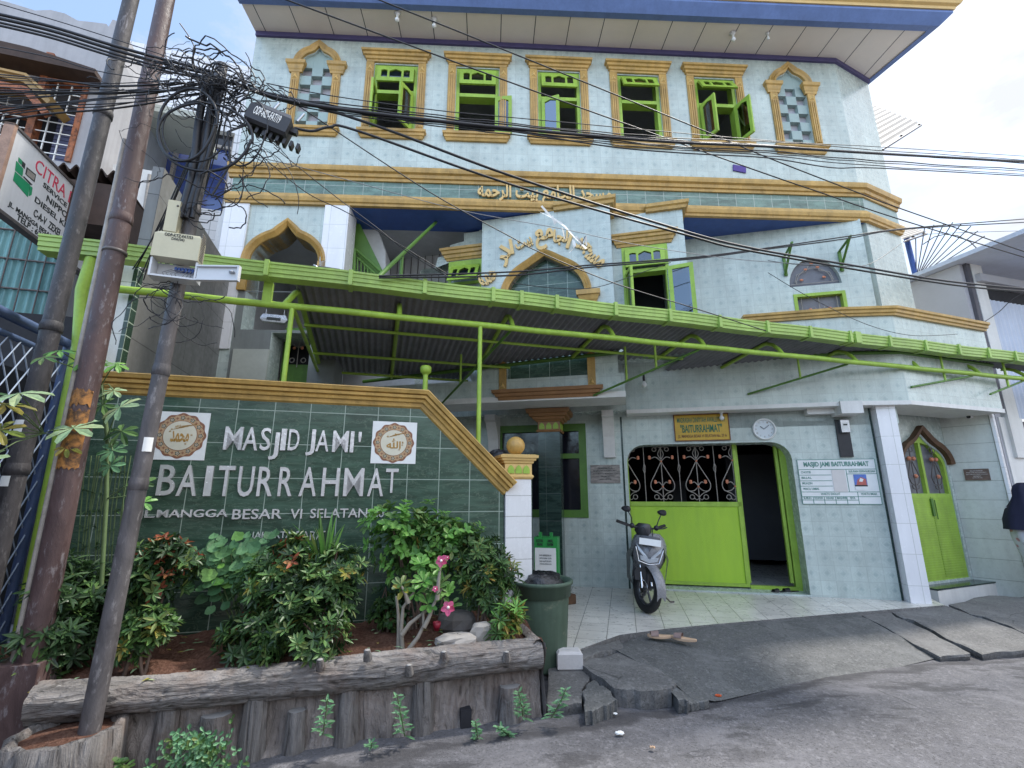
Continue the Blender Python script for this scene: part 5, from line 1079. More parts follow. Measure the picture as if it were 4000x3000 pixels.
bl_.tube([S3.w(*S3.u(3552, 1112, 0)), S3.w(*S3.u(3902, 975, 0))], .035, 6); bl_.tube([S3.w(*S3.u(3578, 1085, 0)), S3.w(*S3.u(3538, 918, 0))], .05, 6); part('rail', bl_, fsp)
for x, y in ((3577, 930), (3612, 890), (3648, 878), (3688, 872), (3722, 868), (3757, 872), (3793, 883), (3820, 902), (3847, 922), (3872, 945)):
    s_ = MB('iron'); s_.tube([S3.w(*cb0), S3.w(*S3.u(x, y))], .010, 5); part('spike', s_, fsp)
s_ = MB('iron'); s_.tube([S3.w(*S3.u(*q)) for q in ((3605, 955), (3650, 925), (3690, 915), (3740, 920), (3790, 945), (3830, 985))], .010, 5); part('hoop', s_, fsp)
# corrugated awnings on the right flank of the mosque
for nm, A_, B_, C_, lab in (('a', (3396, 402, 9.2), (3596, 482, 8.6), (3446, 576, 7.5), 'corrugated tin awning high on the right flank of the mosque'), ('b', (3508, 875, 9.2), (3618, 906, 8.7), (3530, 935, 8.2), 'small tin awning low on the right flank above the iron spikes')):
    a, b2, c = dist(*A_), dist(*B_), dist(*C_); d_ = a + c - b2
    o = thing('awning', lab, 'awning', lerp(a, c, .5), 'tin awnings on the right flank')
    P('tin_under', (.20, .19, .18), .6, .1, 4, 0); s_ = MB('tin_under'); s_.grid([[lerp(lerp(d_, c, j / 40), lerp(a, b2, j / 40), i) + np.array([0, 0, .02 * math.sin(j * 1.6)]) for j in range(41)] for i in (0, .5, 1)]); part('sheet', s_, o)
    f_ = MB('dark_post'); dn = np.array([0, 0, -.05])
    for p_, q_ in ((a, b2), (b2, c), (lerp(a, d_, .5), lerp(b2, c, .5)), (lerp(a, b2, .5), lerp(d_, c, .5))): f_.tube([p_ + dn, q_ + dn], .02, 5)
    part('frame', f_, o)
b = MB('brown_gold'); q = F2.w(LC + .03, 0, -.05); b.tube([(*q[:2], 4.3), (*q[:2], 8.0)], .035, 8); thing('drain_pipe', 'brown drain pipe down the right edge of the mosque', 'pipe', (*q[:2], 4.3), mb=b)
b = MB('violet_plate') if False else MB('violet_trim'); P('plate_violet', (.06, .03, .22), .4, .1, 6, 0); b = MB('plate_violet'); q = [Fa.u(*c) for c in ((2862, 645), (2912, 655), (2912, 678), (2862, 668))]; b.poly(Fa, q, .0, .02); thing('violet_plate', 'small violet plate on the aqua wall under the fifth upper window', 'plate', Fa.w(q[0][0], q[0][1]), mb=b)
# ================================================================ unseen houses across the road, behind the camera, added to shade the street
P('far_render', (.33, .31, .29), .85, .15, 1, .1, streak=.2)
OPP = MB('far_render'); OF = Fr((0, -6.0), 90)
for i_, (x0_, x1_, h_) in enumerate(((-26, -14, 4.2), (-13.9, -5, 3.2), (-4.9, 4, 4.0), (4.1, 13, 3.4), (13.1, 26, 4.4))):
    m_ = MB(('far_render', 'white_paint')[i_ % 2]); m_.box(OF, x0_, x1_, 0, h_, 0, 5); thing('unseen_house', 'plain rendered house added unseen across the road behind the viewpoint', 'house', (x0_, -6, 0), 'houses across the road', mb=m_)
# ================================================================ poles
def polemat(name, c1, c2, c3):
    t = NT(name); p = t.pos((3, 3, 1.1)); n1 = t.noise(p, 2.5, 8, .7, .5); n2 = t.noise(t.pos((20, 20, 7)), 1.3, 6, .7); 
    c = t.mix(t.rng(n1, .38, .62), c1, c2); c = t.mix(t.rng(n2, .56, .66, 0, .7), c, c3); c = t.mix(t.rng(n1, .66, .74, 0, .8), c, (.34, .33, .36))
    t.bump(t.math('ADD', n1, n2), .6, .01); return t.fin(c, t.rng(n1, .3, .7, .35, .75), 0, .45)
polemat('pole_black', (.022, .021, .024), (.055, .05, .055), (.12, .115, .12)); polemat('pole_brown', (.055, .032, .032), (.095, .058, .056), (.21, .19, .20)); polemat('pole_grey', (.055, .05, .052), (.11, .10, .102), (.25, .235, .235))
P('orange_tape', (.38, .165, .04), .55, .3, 9, .3, 60, dirt='#4f3824', dk=.46)
def pole(label, base, r0, r1, z1, mname, lean=(0, 0), joints=()):
    o = thing('utility_pole', label, 'pole', base, 'utility poles at the planter'); b = MB(mname); b.sm = True
    zs_ = [0, .3]
    pts, rs = [], []
    zb_ = base[2] - .06; lv = sorted([0, 1] + [j for j, _ in joints] + [j + .004 for j, _ in joints]); r = r0
    for t_ in np.linspace(0, 1, 25): pts.append(np.array([base[0] + lean[0] * t_, base[1] + lean[1] * t_, zb_ + (z1 - zb_) * t_])); rs.append(r0 + (r1 - r0) * t_)
    b.tube(pts, r0, 20, rs=rs); part('shaft', b, o)
    for j, dr in joints:
        m = MB(mname); c = np.array([base[0] + lean[0] * j, base[1] + lean[1] * j, zb_ + (z1 - zb_) * j]); rj = r0 + (r1 - r0) * j
        m.lathe(c, [(rj, -.03), (rj + dr, -.025), (rj + dr, .02), (rj, .05)], 20); part('sleeve', m, o)
    return o
p3 = gz(352, 2838, .32); p2 = gz(66, 2868, .22); p1 = dist(27, 1989, 3.3); p1[2] = 0
def topz(p, y):
    lo_, hi_ = 0, 30
    for _ in range(50):
        m = (lo_ + hi_) / 2; v = np.array([p[0], p[1], m]) - CAM; yy = 1500 + F_PX * (v[1] * math.sin(PITCH) - v[2] * math.cos(PITCH)) / (v[1] * math.cos(PITCH) + v[2] * math.sin(PITCH))
        if yy > y: lo_ = m
        else: hi_ = m
    return lo_
z3 = topz(p3, 255)
P3 = pole('shortest weathered pole with junction boxes rising from the stump ring', p3, .052, .040, z3, 'pole_grey', (.09, .0), ((.30, .004), (.46, .005), (.72, .005)))
P2 = pole('rusty brown middle pole wrapped in orange tape with a grey conduit', p2, .074, .053, 9.5, 'pole_brown', (-.11, 0), ((.37, .006), (.5, .006)))
P1 = pole('black pole leaning in front of the shop sign, leftmost of the three', p1, .065, .051, 9.5, 'pole_black', (.02, 0), ((.19, .008), (.30, .008), (.5, .008)))
def pz(p, lean, z1, z): t_ = (z - p[2]) / (z1 - p[2]); return np.array([p[0] + lean * t_, p[1], z])
cd_ = MB('iron_light'); cdz = [(pz(p2, -.11, 9.5, z) + np.array([-.083 + .006 * (z - .2) * .6, -.03, 0])) for z in np.linspace(.4, 4.3, 12)]; cd_.tube(cdz, .018, 8); part('conduit', cd_, P2)
for ya, yb, m_ in ((1530, 1588, 'orange_tape'), (1608, 1690, 'orange_tape'), (1694, 1755, 'orange_tape'), (1757, 1832, 'orange_tape')):
    za_, zb2 = topz(p2, yb), topz(p2, ya); c = pz(p2, -.11, 9.5, za_); rj = .074 - .021 * za_ / 9.5 + .002; w_ = MB(m_); n = 20
    w_.grid([[c + np.array([(rj + random.uniform(0, .003)) * math.cos(a), (rj + random.uniform(0, .003)) * math.sin(a), z + random.uniform(-.015, .015)]) for a in [-2.9 + 2.6 * i / n for i in range(n + 1)]] for z in np.linspace(0, zb2 - za_, 7)]); part('tape', w_, P2)
b = MB('pole_brown'); b.box(Fr(p2, GZ), -.16, .10, -.05, .62, -.13, .13); part('footing', b, P2)
for p_, ln_, zt_, y_, x0, hh, own, r_ in ((p1, .02, 9.5, 1672, 38, .10, P1, .065), (p1, .02, 9.5, 1880, 22, .07, P1, .066), (p3, .09, z3, 1738, 580, .09, P3, .051)):
    zc_ = topz(p_, y_); c = pz(p_, ln_, zt_, zc_); s_ = MB('paper'); s_.grid([[c + np.array([r_ * 1.03 * math.cos(a), r_ * 1.03 * math.sin(a), z]) for a in np.linspace(-1.5, -.5, 8) + (-.6 if own is P1 else .25)] for z in (-hh / 2, hh / 2)]); part('sticker', s_, own)
rb_ = MB('iron'); zq = topz(p2, 985); c = pz(p2, -.11, 9.5, zq); rb_.lathe(c, [(.069, -.012), (.075, -.01), (.075, .01), (.069, .012)], 20); part('strap', rb_, P2)
# ring of moulded stump round the pole foot
stp2 = MB('stump_bark'); c0 = np.array([p3[0] - .10, p3[1] - .02, 0]); RR = .255
rows = [[c0 + np.array([(rr + .012 * math.sin(11 * a)) * math.cos(a), (rr + .012 * math.sin(11 * a)) * math.sin(a), z]) for a in [2 * math.pi * i / 40 for i in range(40)]] for rr, z in ((RR * 1.12, -.05), (RR * 1.05, .15), (RR, .315), (RR - .03, .325), (RR - .05, .30), (RR - .05, .05))]
stp2.grid(rows, closed=True); part('pole_ring', stp2, pl_)
b = MB('soil'); b.lathe(c0, [(RR - .04, .285), (.0, .31)], 24); part('ring_soil', b, pl_)
b = MB('rock_face'); b.ball(gz(60, 2960, .05), .16, 14, 9, 1.3, .8, .8, .04); thing('boulder', 'pale brown boulder at the bottom left corner by the stump ring', 'rock', gz(60, 2960, 0), mb=b)
# ================================================================ junction boxes
KB = Fr(pz(p3, .09, z3, topz(p3, 1000)), GZ - 2)
P('beige_box', (.50, .46, .32), .45, .05, 6, 0, streak=.08); P('grey_box', (.55, .56, .58), .4, .05, 6, 0)
zz1, zz2, zz3 = KB.Z(690, 905, .14), KB.Z(690, 1012, .14), KB.Z(690, 1090, .12)
ju0, ju1 = KB.U(597, 960, .14), KB.U(783, 970, .14)
jb = thing('junction_box', 'beige fibre junction box on the pole, lower compartment open with white door', 'junction box', KB.w((ju0 + ju1) / 2, zz2, .08))
b = MB('beige_box'); b.loft([[KB.w(ju0 + .02, zz1, .06), KB.w(ju1 - .02, zz1, .06), KB.w(ju1 - .02, zz1, .12), KB.w(ju0 + .02, zz1, .12)], [KB.w(ju0, zz1 - .03, .05), KB.w(ju1, zz1 - .03, .05), KB.w(ju1, zz1 - .03, .15), KB.w(ju0, zz1 - .03, .15)], [KB.w(ju0, zz2, .05), KB.w(ju1, zz2, .05), KB.w(ju1, zz2, .155), KB.w(ju0, zz2, .155)]])
b.use('ink'); words(b, KB, 'ODP-KTZ-FAT/53', KB.U(642, 925, .15), KB.U(755, 925, .15), KB.Z(700, 928, .15), KB.Z(700, 916, .15), .150, .153, .01); words(b, KB, 'D06(06)', KB.U(670, 935, .15), KB.U(722, 935, .15), KB.Z(700, 944, .15), KB.Z(700, 931, .15), .150, .153, .01)
b.use('iron_light'); [b.box(KB, ju1 - .001, ju1 + .004, zz2 + .02 + k * .017, zz2 + .028 + k * .017, .07, .14) for k in range(12)]; part('cover', b, jb)
b = MB('grey_box')
b.box(KB, ju0, ju0 + .012, zz3, zz2 - .004, .04, .14); b.box(KB, ju1 - .012, ju1, zz3, zz2 - .004, .04, .14); b.box(KB, ju0 + .013, ju1 - .013, zz3, zz3 + .012, .04, .14); b.box(KB, ju0 + .013, ju1 - .013, zz3 + .013, zz2 - .004, .035, .045); part('tray', b, jb)
b = MB('grey_box'); dr_ = KB.turn(ju1, 16, .14); dl_ = KB.U(955, 1085, .14) - ju1; b.box(dr_, .004, dl_, zz3 - .005, zz2 - .03, -.012, 0); b.box(dr_, .004, dl_, zz3 - .005, zz3 + .005, 0, .018); b.box(dr_, .004, dl_, zz2 - .04, zz2 - .03, 0, .018); b.box(dr_, dl_ - .012, dl_, zz3 + .006, zz2 - .041, 0, .018); b.use('steel').lathe(dr_.w(dl_ - .05, (zz2 + zz3) / 2 - .015, .01), [(0, .0), (.018, .0), (.018, .012), (0, .012)], 12); part('door', b, jb)
b = MB('blue_paint')
for k in range(8): b.box(KB, ju0 + .12 + k * .02, ju0 + .135 + k * .02, zz2 - .055, zz2 - .03, .046, .075)
b.use('cable_grey')
for k in range(9):
    a = ju0 + .08 + k * .022; b.tube([KB.w(a + .03, zz2 - .05, .075), KB.w(a + random.uniform(-.03, .03), zz2 - .09, .10), KB.w(a, zz3 + .02, .08)], .003, 4)
part('terminals', b, jb)
b = MB('beige_box'); b.box(KB, KB.U(655, 800, .1), KB.U(705, 800, .1), KB.Z(680, 905, .1), KB.Z(680, 782, .1), .02, .10); b.use('iron').ball(KB.w(KB.U(695, 805, .1), KB.Z(695, 805, .1), .10), .008, 8, 5); thing('meter_box', 'narrow beige box behind the cables above the open junction box', 'junction box', KB.w(KB.U(680, 850, .1), KB.Z(680, 850, .1), .05), mb=b)
KC = Fr(KB.w(.1, 0, .12), GZ)
def splice():
    a, c_ = KC.u(1005, 410), KC.u(1150, 470); ang = math.atan2(c_[1] - a[1], c_[0] - a[0]); L_ = math.hypot(c_[0] - a[0], c_[1] - a[1]); m = lerp(a, c_, .5)
    class T:
        def w(s, u, z, d=0): return KC.w(m[0] + u * math.cos(ang) - z * math.sin(ang), m[1] + u * math.sin(ang) + z * math.cos(ang), d)
    t_ = T(); o = thing('splice_box', 'black cable splice box hanging from the overhead cables beside the pole', 'splice box', t_.w(0, 0))
    b = MB('black_plastic'); h = .20
    b.loft([[t_.w(-L_ / 2, -h, -.05), t_.w(L_ / 2, -h, -.05), t_.w(L_ / 2, -h, .05), t_.w(-L_ / 2, -h, .05)], [t_.w(-L_ / 2 - .01, -h + .02, -.06), t_.w(L_ / 2 + .01, -h + .02, -.06), t_.w(L_ / 2 + .01, -h + .02, .07), t_.w(-L_ / 2 - .01, -h + .02, .07)], [t_.w(-L_ / 2 - .01, -.05, -.06), t_.w(L_ / 2 + .01, -.05, -.06), t_.w(L_ / 2 + .01, -.05, .07), t_.w(-L_ / 2 - .01, -.05, .07)], [t_.w(-L_ / 2 + .02, .0, -.04), t_.w(L_ / 2 - .02, .0, -.04), t_.w(L_ / 2 - .02, .0, .04), t_.w(-L_ / 2 + .02, .0, .04)]])
    for k in range(8): b.box(t_, -L_ / 2 + .03 + k * .05, -L_ / 2 + .05 + k * .05, -h - .05, -h, -.03, .03)
    b.box(t_, L_ / 2, L_ / 2 + .06, -.12, -.08, -.02, .02); part('case', b, o)
    b = MB('paper'); words(b, t_, 'ODP-MBS-FAT/19', -L_ * .38, L_ * .30, -.135, -.06, .0705, .073, .01); part('lettering', b, o)
    [part('hanger', MB('steel').tube([t_.w(u_, 0, 0), t_.w(u_ + .02, .09, 0)], .01, 6), o) for u_ in (-.03, .16)]
    return t_
spl = splice()
# ================================================================ cables
def cab(pts, k, r, label, group='overhead cables crossing the street front', mname='cable_black', name='overhead_cable', jig=0.):
    r *= .82; f = K.off(-k); ps = [np.array(f.u(*q)) for q in pts]; out = []
    for i in range(len(ps) - 1):
        p0, p1_, p2_, p3_ = ps[max(i - 1, 0)], ps[i], ps[i + 1], ps[min(i + 2, len(ps) - 1)]
        for j in range(6):
            t_ = j / 6; out.append(.5 * (2 * p1_ + (p2_ - p0) * t_ + (2 * p0 - 5 * p1_ + 4 * p2_ - p3_) * t_ * t_ + (3 * p1_ - p0 - 3 * p2_ + p3_) * t_ ** 3))
    out.append(ps[-1])
    w3 = [f.w(q[0], q[1], random.uniform(-jig, jig)) for q in out]
    b = MB(mname); b.tube(w3, r, 6, cap=False); return thing(name, label, 'cable', lerp(w3[0], w3[-1], .5), group, mb=b)
kc = float((p3 - K.p) @ K.n) - .03
L1 = 'black cable in the bundle running past the lower edge of the upper windows'
cab([(900, 318), (1100, 388), (1450, 442), (2000, 502), (2600, 553), (3000, 572), (3420, 599), (4050, 634)], kc, .018, 'thickest black cable in the bundle running past the upper windows')
for off_, r in ((-18, .006), (-9, .008), (10, .008), (16, .006), (24, .006)):
    cab([(905, 322 + off_ * .2), (1110, 386 + off_ * .5), (1460, 440 + off_), (2000, 500 + off_), (2600, 556 + off_ * 1.1), (3000, 578 + off_ * 1.3), (3420, 612 + off_ * 1.5), (4050, 652 + off_ * 1.3)], kc + .02, r, L1, jig=.01)
cab([(1040, 325), (1300, 375), (1700, 430), (2000, 459), (3000, 549), (3440, 574), (4050, 613)], kc, .005, 'thin topmost cable of the bundle along the upper windows')
cab([(2000, 512), (2400, 575), (2700, 600), (3000, 617), (3250, 655), (3440, 657), (4050, 690)], kc, .008, 'lowest sagging cable of the bundle by the right niche')
cab([(1130, 382), (1500, 502), (2000, 688), (2640, 893), (2950, 972), (3350, 1040), (3700, 1098), (4050, 1132)], kc + .02, .014, 'upper of two thick cables slanting across the gold tiled band')
cab([(1150, 500), (1220, 512), (1290, 496), (1400, 512), (2000, 722), (2680, 918), (2960, 986), (3700, 1110), (4050, 1142)], kc + .05, .013, 'lower of two thick cables slanting from the black splice box')
cab([(1108, -5), (2000, 324), (2556, 524), (3000, 682), (3199, 750), (3506, 854), (4050, 1020)], .2, .009, 'thin cable slanting from the soffit to the iron spikes, lower of two')
cab([(1470, -5), (2000, 207), (2700, 490), (3000, 616), (3350, 752), (3510, 812), (4050, 1000)], .2, .009, 'thin cable slanting from the soffit to the iron spikes, upper of two')
cab([(1045, 330), (1244, 466), (1678, 750), (2000, 928), (2108, 985), (2402, 1107), (2700, 1200), (2990, 1292)], kc + .1, .006, 'thin black wire slanting past the keel arch lettering to the gutter')
cab([(1000, 590), (1194, 750), (1361, 833), (1560, 955), (1741, 1066)], kc + .5, .005, 'thin wire from the pole to the stair recess, left of two')
cab([(1070, 575), (1288, 750), (1460, 880), (1600, 990), (1745, 1078)], kc + .5, .005, 'thin wire from the pole to the stair recess, right of two')
for dy, l in ((0, 'upper strand of the twisted cable rising right over the keel arch'), (14, 'lower strand of the twisted cable rising right over the keel arch')):
    cab([(1480, 1078 + dy * .5), (2000, 1062 + dy), (2300, 1036 + dy * .6), (2700, 1006 + dy * .4), (2960, 974 + dy * .3), (3300, 925 + dy * .6), (3540, 892 + dy * .2), (4050, 852 + dy)], .78, .011, l)
cab([(1000, 612), (1200, 660), (1600, 770), (1850, 832), (2200, 895), (2500, 958), (2900, 1015), (3300, 1040)], kc + .3, .004, 'thin grey wire crossing the tiled band to the right wall', mname='cable_grey')
cab([(2000, 1105), (2160, 1125), (2330, 1122), (2520, 1060), (2620, 1025)], .80, .005, 'thin wire looping below the twisted cable at the window bay')
cab([(3000, 1065), (3160, 1160), (3380, 1265), (3560, 1310), (3740, 1305)], .9, .005, 'thin wire sagging across the right hand gold ledge')
cab([(3000, 1018), (3120, 1034), (3280, 1040), (3400, 1030), (3540, 940), (3620, 915), (4050, 900)], .9, .005, 'thin wire looping from the arched window to the blue rail')
cab([(3810, 1280), (3900, 1220), (3960, 1165), (4050, 1120)], 1.6, .008, 'short black wire running up to the workshop roof')
for i, (a, b2, r) in enumerate((((-20, 52), (865, 290), .014), ((-20, 68), (865, 300), .014), ((-20, 84), (865, 312), .010), ((-20, 96), (865, 320), .010))):
    cab([a, (200, a[1] + 52), (430, a[1] + 122), (640, a[1] + 180), b2], kc, r, ['uppermost thick cable from the top left to the short pole', 'second thick cable from the top left to the short pole', 'third cable from the top left to the short pole', 'lowest cable of the thick group from the top left'][i])
cab([(-20, 10), (250, 90), (500, 170), (860, 290)], kc, .004, 'thin high wire above the thick cables at the top left')
cab([(-20, 180), (200, 225), (420, 285), (860, 345)], kc, .004, 'single thin wire over the grey house wall')
rs2 = random.Random(11)
for i in range(16):
    y0 = 290 + i * 12 + rs2.uniform(-6, 6); y1 = 300 + rs2.uniform(-8, 60); ym = (y0 + y1) / 2 + rs2.uniform(5, 30)
    cab([(-20, y0), (200, (y0 * .7 + y1 * .3) + 8), (430, ym), (640, (y0 * .3 + y1 * .7) + 10), (870, y1)], kc + rs2.uniform(-.02, .08), rs2.choice([.004, .005, .006, .008]), 'thin dark wire in the fan of wires over the orange window', 'wires fanning out left of the short pole')
# coils and tangle
for cx_, cy_, rx, ry, r, l in ((735, 492, 122, 140, .010, 'large coil of black cable left of the short pole'), (805, 540, 190, 130, .010, 'largest slack loop of black cable round the short pole'), (770, 520, 140, 115, .006, 'thinner coil of cable inside the large coil'), (960, 520, 90, 130, .006, 'thin loop of cable right of the short pole')):
    f = K.off(-(kc - .12)); c = f.u(cx_, cy_); ru = abs(f.U(cx_ + rx, cy_) - c[0]); rz = abs(f.Z(cx_, cy_ + ry) - c[1]); b = MB('cable_black'); m = 60
    b.tube([f.w(c[0] + ru * (1 + .03 * math.sin(3 * a)) * math.cos(a), c[1] + rz * math.sin(a), .05 * math.sin(a + 1) + .03 * a / 6) for a in [2 * math.pi * 1.0 * i / m for i in range(m + 1)]], r, 6, cap=False)
    thing('cable_coil', l, 'cable coil', f.w(*c), mb=b)
tb = MB('cable_black'); f = K.off(-(kc - .08)); rs3 = random.Random(5)
def curl(c, spread, n, r, drop=0):
    for i in range(n):
        p = np.array(c) + np.array([rs3.gauss(0, spread[0]), rs3.gauss(0, spread[1])]); d = rs3.uniform(-.12, .12); pts = []
        ang = rs3.uniform(0, 6.28); cv = rs3.choice([-1, 1]) * rs3.uniform(.15, .6)
        for j in range(17):
            pts.append(f.w(p[0], p[1], d)); ang += cv * .6 + rs3.uniform(-.15, .15); st = rs3.uniform(.018, .042); p = p + np.array([math.cos(ang) * st, math.sin(ang) * st * .8 - drop]); d += rs3.uniform(-.03, .03)
        q = []
        for j in range(len(pts) - 1): q += [pts[j], lerp(pts[j], pts[j + 1], .5)]
        tb.tube(pts, r * rs3.uniform(.6, 1.3), 4, cap=False)
curl(f.u(860, 345), (.09, .03), 32, .005); curl(f.u(740, 325), (.22, .03), 32, .004); curl(f.u(840, 430), (.12, .12), 16, .003); curl(f.u(760, 480), (.16, .16), 16, .002); curl(f.u(950, 370), (.12, .04), 18, .005); curl(f.u(830, 790), (.03, .06), 12, .004); curl(f.u(660, 1150), (.05, .05), 14, .003, .01); curl(f.u(1010, 560), (.06, .07), 12, .0035, .02)
for i in range(18):
    a = np.array(f.u(880 + rs3.uniform(-30, 20), 330)); e = np.array(f.u(rs3.uniform(330, 560), rs3.uniform(800, 960))); m = lerp(a, e, .5) + np.array([rs3.uniform(-.1, .15), rs3.uniform(-.2, -.05)]); tb.tube([f.w(*lerp(lerp(a, m, t_), lerp(m, e, t_), t_), .05 - .7 * t_) for t_ in np.linspace(0, 1, 10)], .0045, 4, cap=False)
thing('cable_tangle', 'dense tangle of black wires at the top of the short pole', 'cable tangle', f.w(*f.u(870, 330)), mb=tb, kind='stuff')
for i, (dx, r) in enumerate(((-.03, .026), (.03, .022), (.07, .016))):
    b = MB('cable_black'); pts = [pz(p3, .09, z3, topz(p3, y)) + np.array([dx + .02 * math.sin(y * .011 + i), -.06, 0]) for y in (330, 420, 520, 620, 720, 800, 870)]; b.tube(pts, r, 8); thing('riser_cable', ['thick black riser cable on the left of the short pole', 'thick black riser cable on the middle of the short pole', 'black riser cable on the right of the short pole'][i], 'cable', pts[-1], mb=b)
b = MB('cable_black'); t_ = spl
b.tube([spl.w(-.12, -.2, .02), spl.w(-.2, -.35, .05), KC.w(*KC.u(900, 640)), KC.w(*KC.u(830, 760))], .008, 6)
thing('drop_cable', 'thin cable dropping from the splice box to the pole', 'cable', spl.w(-.12, -.2, .02), mb=b)
# torn white ribbon on the wires
b = MB('paper'); f = K.off(-.35); rr = random.Random(2)
for pts, w_ in ((((2108, 812), (2150, 845), (2200, 890), (2240, 930), (2285, 975)), .02), (((2104, 828), (2155, 852), (2190, 880)), .012), (((2190, 895), (2205, 935), (2225, 920)), .02), (((2245, 925), (2268, 960), (2282, 925), (2290, 960)), .022), (((2235, 935), (2238, 970), (2225, 985), (2218, 993)), .025), (((2150, 850), (2158, 868), (2165, 878)), .02)):
    b.grid([[f.w(*f.u(*q), rr.uniform(-.02, .03)), f.w(f.u(*q)[0] + w_, f.u(*q)[1] + w_ * .8, rr.uniform(-.02, .03))] for q in pts])
thing('torn_ribbon', 'torn white plastic ribbon caught on the wires before the keel arch', 'ribbon', f.w(*f.u(2200, 900)), mb=b)
# ================================================================ plants in the planter
leafmat('leaf_dark', ['#203420', '#314c2e', '#446038', '#2a4029'], .22, .38)
leafmat('leaf_mid', ['#38562f', '#51753e', '#6c9050', '#456a3a', '#7d8a4c'], .28, .4)
leafmat('leaf_bright', ['#568a3e', '#70a84e', '#8cbc60', '#609848'], .32, .4)
leafmat('leaf_yellow', ['#8f963c', '#a8954a', '#76883a', '#b08a48'], .3, .45)
leafmat('leaf_red', ['#8f4330', '#a85c40', '#7a3c2e', '#b07c50'], .3, .4)
leafmat('leaf_pale', ['#8fb08a', '#a7bd8f', '#7fa67e', '#b9bd8a'], .25, .55)
leafmat('leaf_round', ['#4c7850', '#5f8a5e', '#6f9a68', '#436b48'], .25, .5)
leafmat('leaf_weed', ['#5b8a62', '#6f9d72', '#4f7a50', '#7fa884'], .2, .55)
leafmat('petal', ['#d0457a', '#e06a94', '#c83868'], .25, .45)
P('stem_green', (.10, .15, .06), .6, .2, 20, .1); P('stem_brown', (.13, .09, .07), .7, .25, 20, .3); P('stem_grey', (.26, .23, .19), .7, .2, 14, .3, 60)
R = random.Random(21)
def unit(v): v = np.array(v, float); return v / (np.linalg.norm(v) + 1e-9)
def leaf(mb, p, d, up, L_, w, fold=.25, droop=.15, wide=.45):
    d = unit(d); s = unit(np.cross(d, up)); n = np.cross(s, d); p = np.array(p, float)
    m = p + d * L_ * .5 - n * w * fold; t = p + d * L_ - n * L_ * droop; l = p + d * L_ * wide - s * w * .5; r = p + d * L_ * wide + s * w * .5
    l2 = p + d * L_ * (wide + .33) - s * w * .34 - n * L_ * droop * .5; r2 = p + d * L_ * (wide + .33) + s * w * .34 - n * L_ * droop * .5
    i0 = len(mb.v); mb.v += [tuple(x) for x in (p, r, r2, t, l2, l, m)]
    for f in ((0, 1, 6), (1, 2, 6), (2, 3, 6), (3, 4, 6), (4, 5, 6), (5, 0, 6)):
        mb.f.append(tuple(i0 + k for k in f)); mb.uv.append([(0, 0)] * 3); mb.mi.append(mb.cur); mb.smooth.append(False)
def rosette(mb, p, axis, n, L_, w, spread=1.0, **k):
    a = unit(axis); x = unit(np.cross(a, (.3, .1, 1) if abs(a[2]) < .9 else (1, 0, 0))); y = np.cross(a, x); o = R.uniform(0, 6)
    for i in range(n):
        t = o + i * 2.399; el = R.uniform(.15, .75) * spread; d = (x * math.cos(t) + y * math.sin(t)) * math.cos(el) + a * math.sin(el)
        leaf(mb, np.array(p) + a * R.uniform(-.02, .01), d, a, L_ * R.uniform(.7, 1.1), w * R.uniform(.8, 1.1), **k)
def shrub(name, label, cat, box_, k, mats, n, L_, w, nl=8, depth=.28, stems=5, fill=.35, group=None, zbase=.47, part_tip=None, **kw):
    x0, x1, y0, y1 = box_; f = K.off(-k); cu, cz = f.u((x0 + x1) / 2, (y0 + y1) / 2); ru = (f.U(x1, (y0 + y1) / 2) - f.U(x0, (y0 + y1) / 2)) / 2; rz = (f.Z((x0 + x1) / 2, y0) - f.Z((x0 + x1) / 2, y1)) / 2
    base = f.w(cu, zbase); o = thing(name, label, cat, base, group); mb = MB(mats[0][0])
    blobs = [(cu + ru * R.uniform(-.55, .55), cz + rz * R.uniform(-.5, .55), R.uniform(-.6, .6) * depth, R.uniform(.42, .62)) for _ in range(7)] + [(cu, cz, 0, .7)]
    for i in range(n):
        b = R.choice(blobs); v = unit((R.gauss(0, 1), R.gauss(0, 1), R.gauss(0, .9) + .25)); rad = b[3] * (R.uniform(.35, .85) if R.random() < fill else R.uniform(.82, 1.05))
        u, d, z = b[0] + v[0] * ru * rad, b[2] + v[1] * depth * rad, b[1] + v[2] * rz * rad
        if z < zbase + .02: z = zbase + R.uniform(.02, .12)
        h = (z - (cz - rz)) / (2 * rz); q = f.w(u, z, d); ax = unit(f.t * v[0] - f.n * v[1] + np.array([0, 0, v[2] * .8 + .55]))
        r = R.random(); acc = 0; mm = mats[0][0]
        for nm, pr in mats:
            acc += pr * ((.35 + 1.2 * max(h, 0) ** 2) if nm in ('leaf_red', 'leaf_yellow', 'leaf_bright') else 1)
            if r < acc: mm = nm; break
        else: mm = mats[0][0]
        mb.use(mm); rosette(mb, q, ax, nl if mm != 'leaf_red' else nl - 2, L_ * (1 if mm != 'leaf_red' else .85), w, **kw)
    part('foliage', mb, o)
    for s_ in range(stems):
        st = MB('stem_brown'); b = R.choice(blobs); a = base + f.t * R.uniform(-.12, .12) * ru / .3 + np.array([0, 0, -.04]); e = f.w(b[0], b[1] + R.uniform(-.2, .4) * rz, b[2]); m = lerp(a, e, .5) + np.array([R.uniform(-.06, .06), R.uniform(-.05, .05), .04])
        st.tube([lerp(lerp(a, m, t), lerp(m, e, t), t) for t in np.linspace(0, 1, 7)], .012, 6, rs=list(np.linspace(.013, .005, 7))); part('stem', st, o)
    return o
shrub('shrub', 'dark low shrub in the shade behind the short pole', 'shrub', (130, 500, 2120, 2620), .42, [('leaf_dark', .9), ('leaf_mid', .1)], 330, .10, .024, 8, .3, 5, .5)
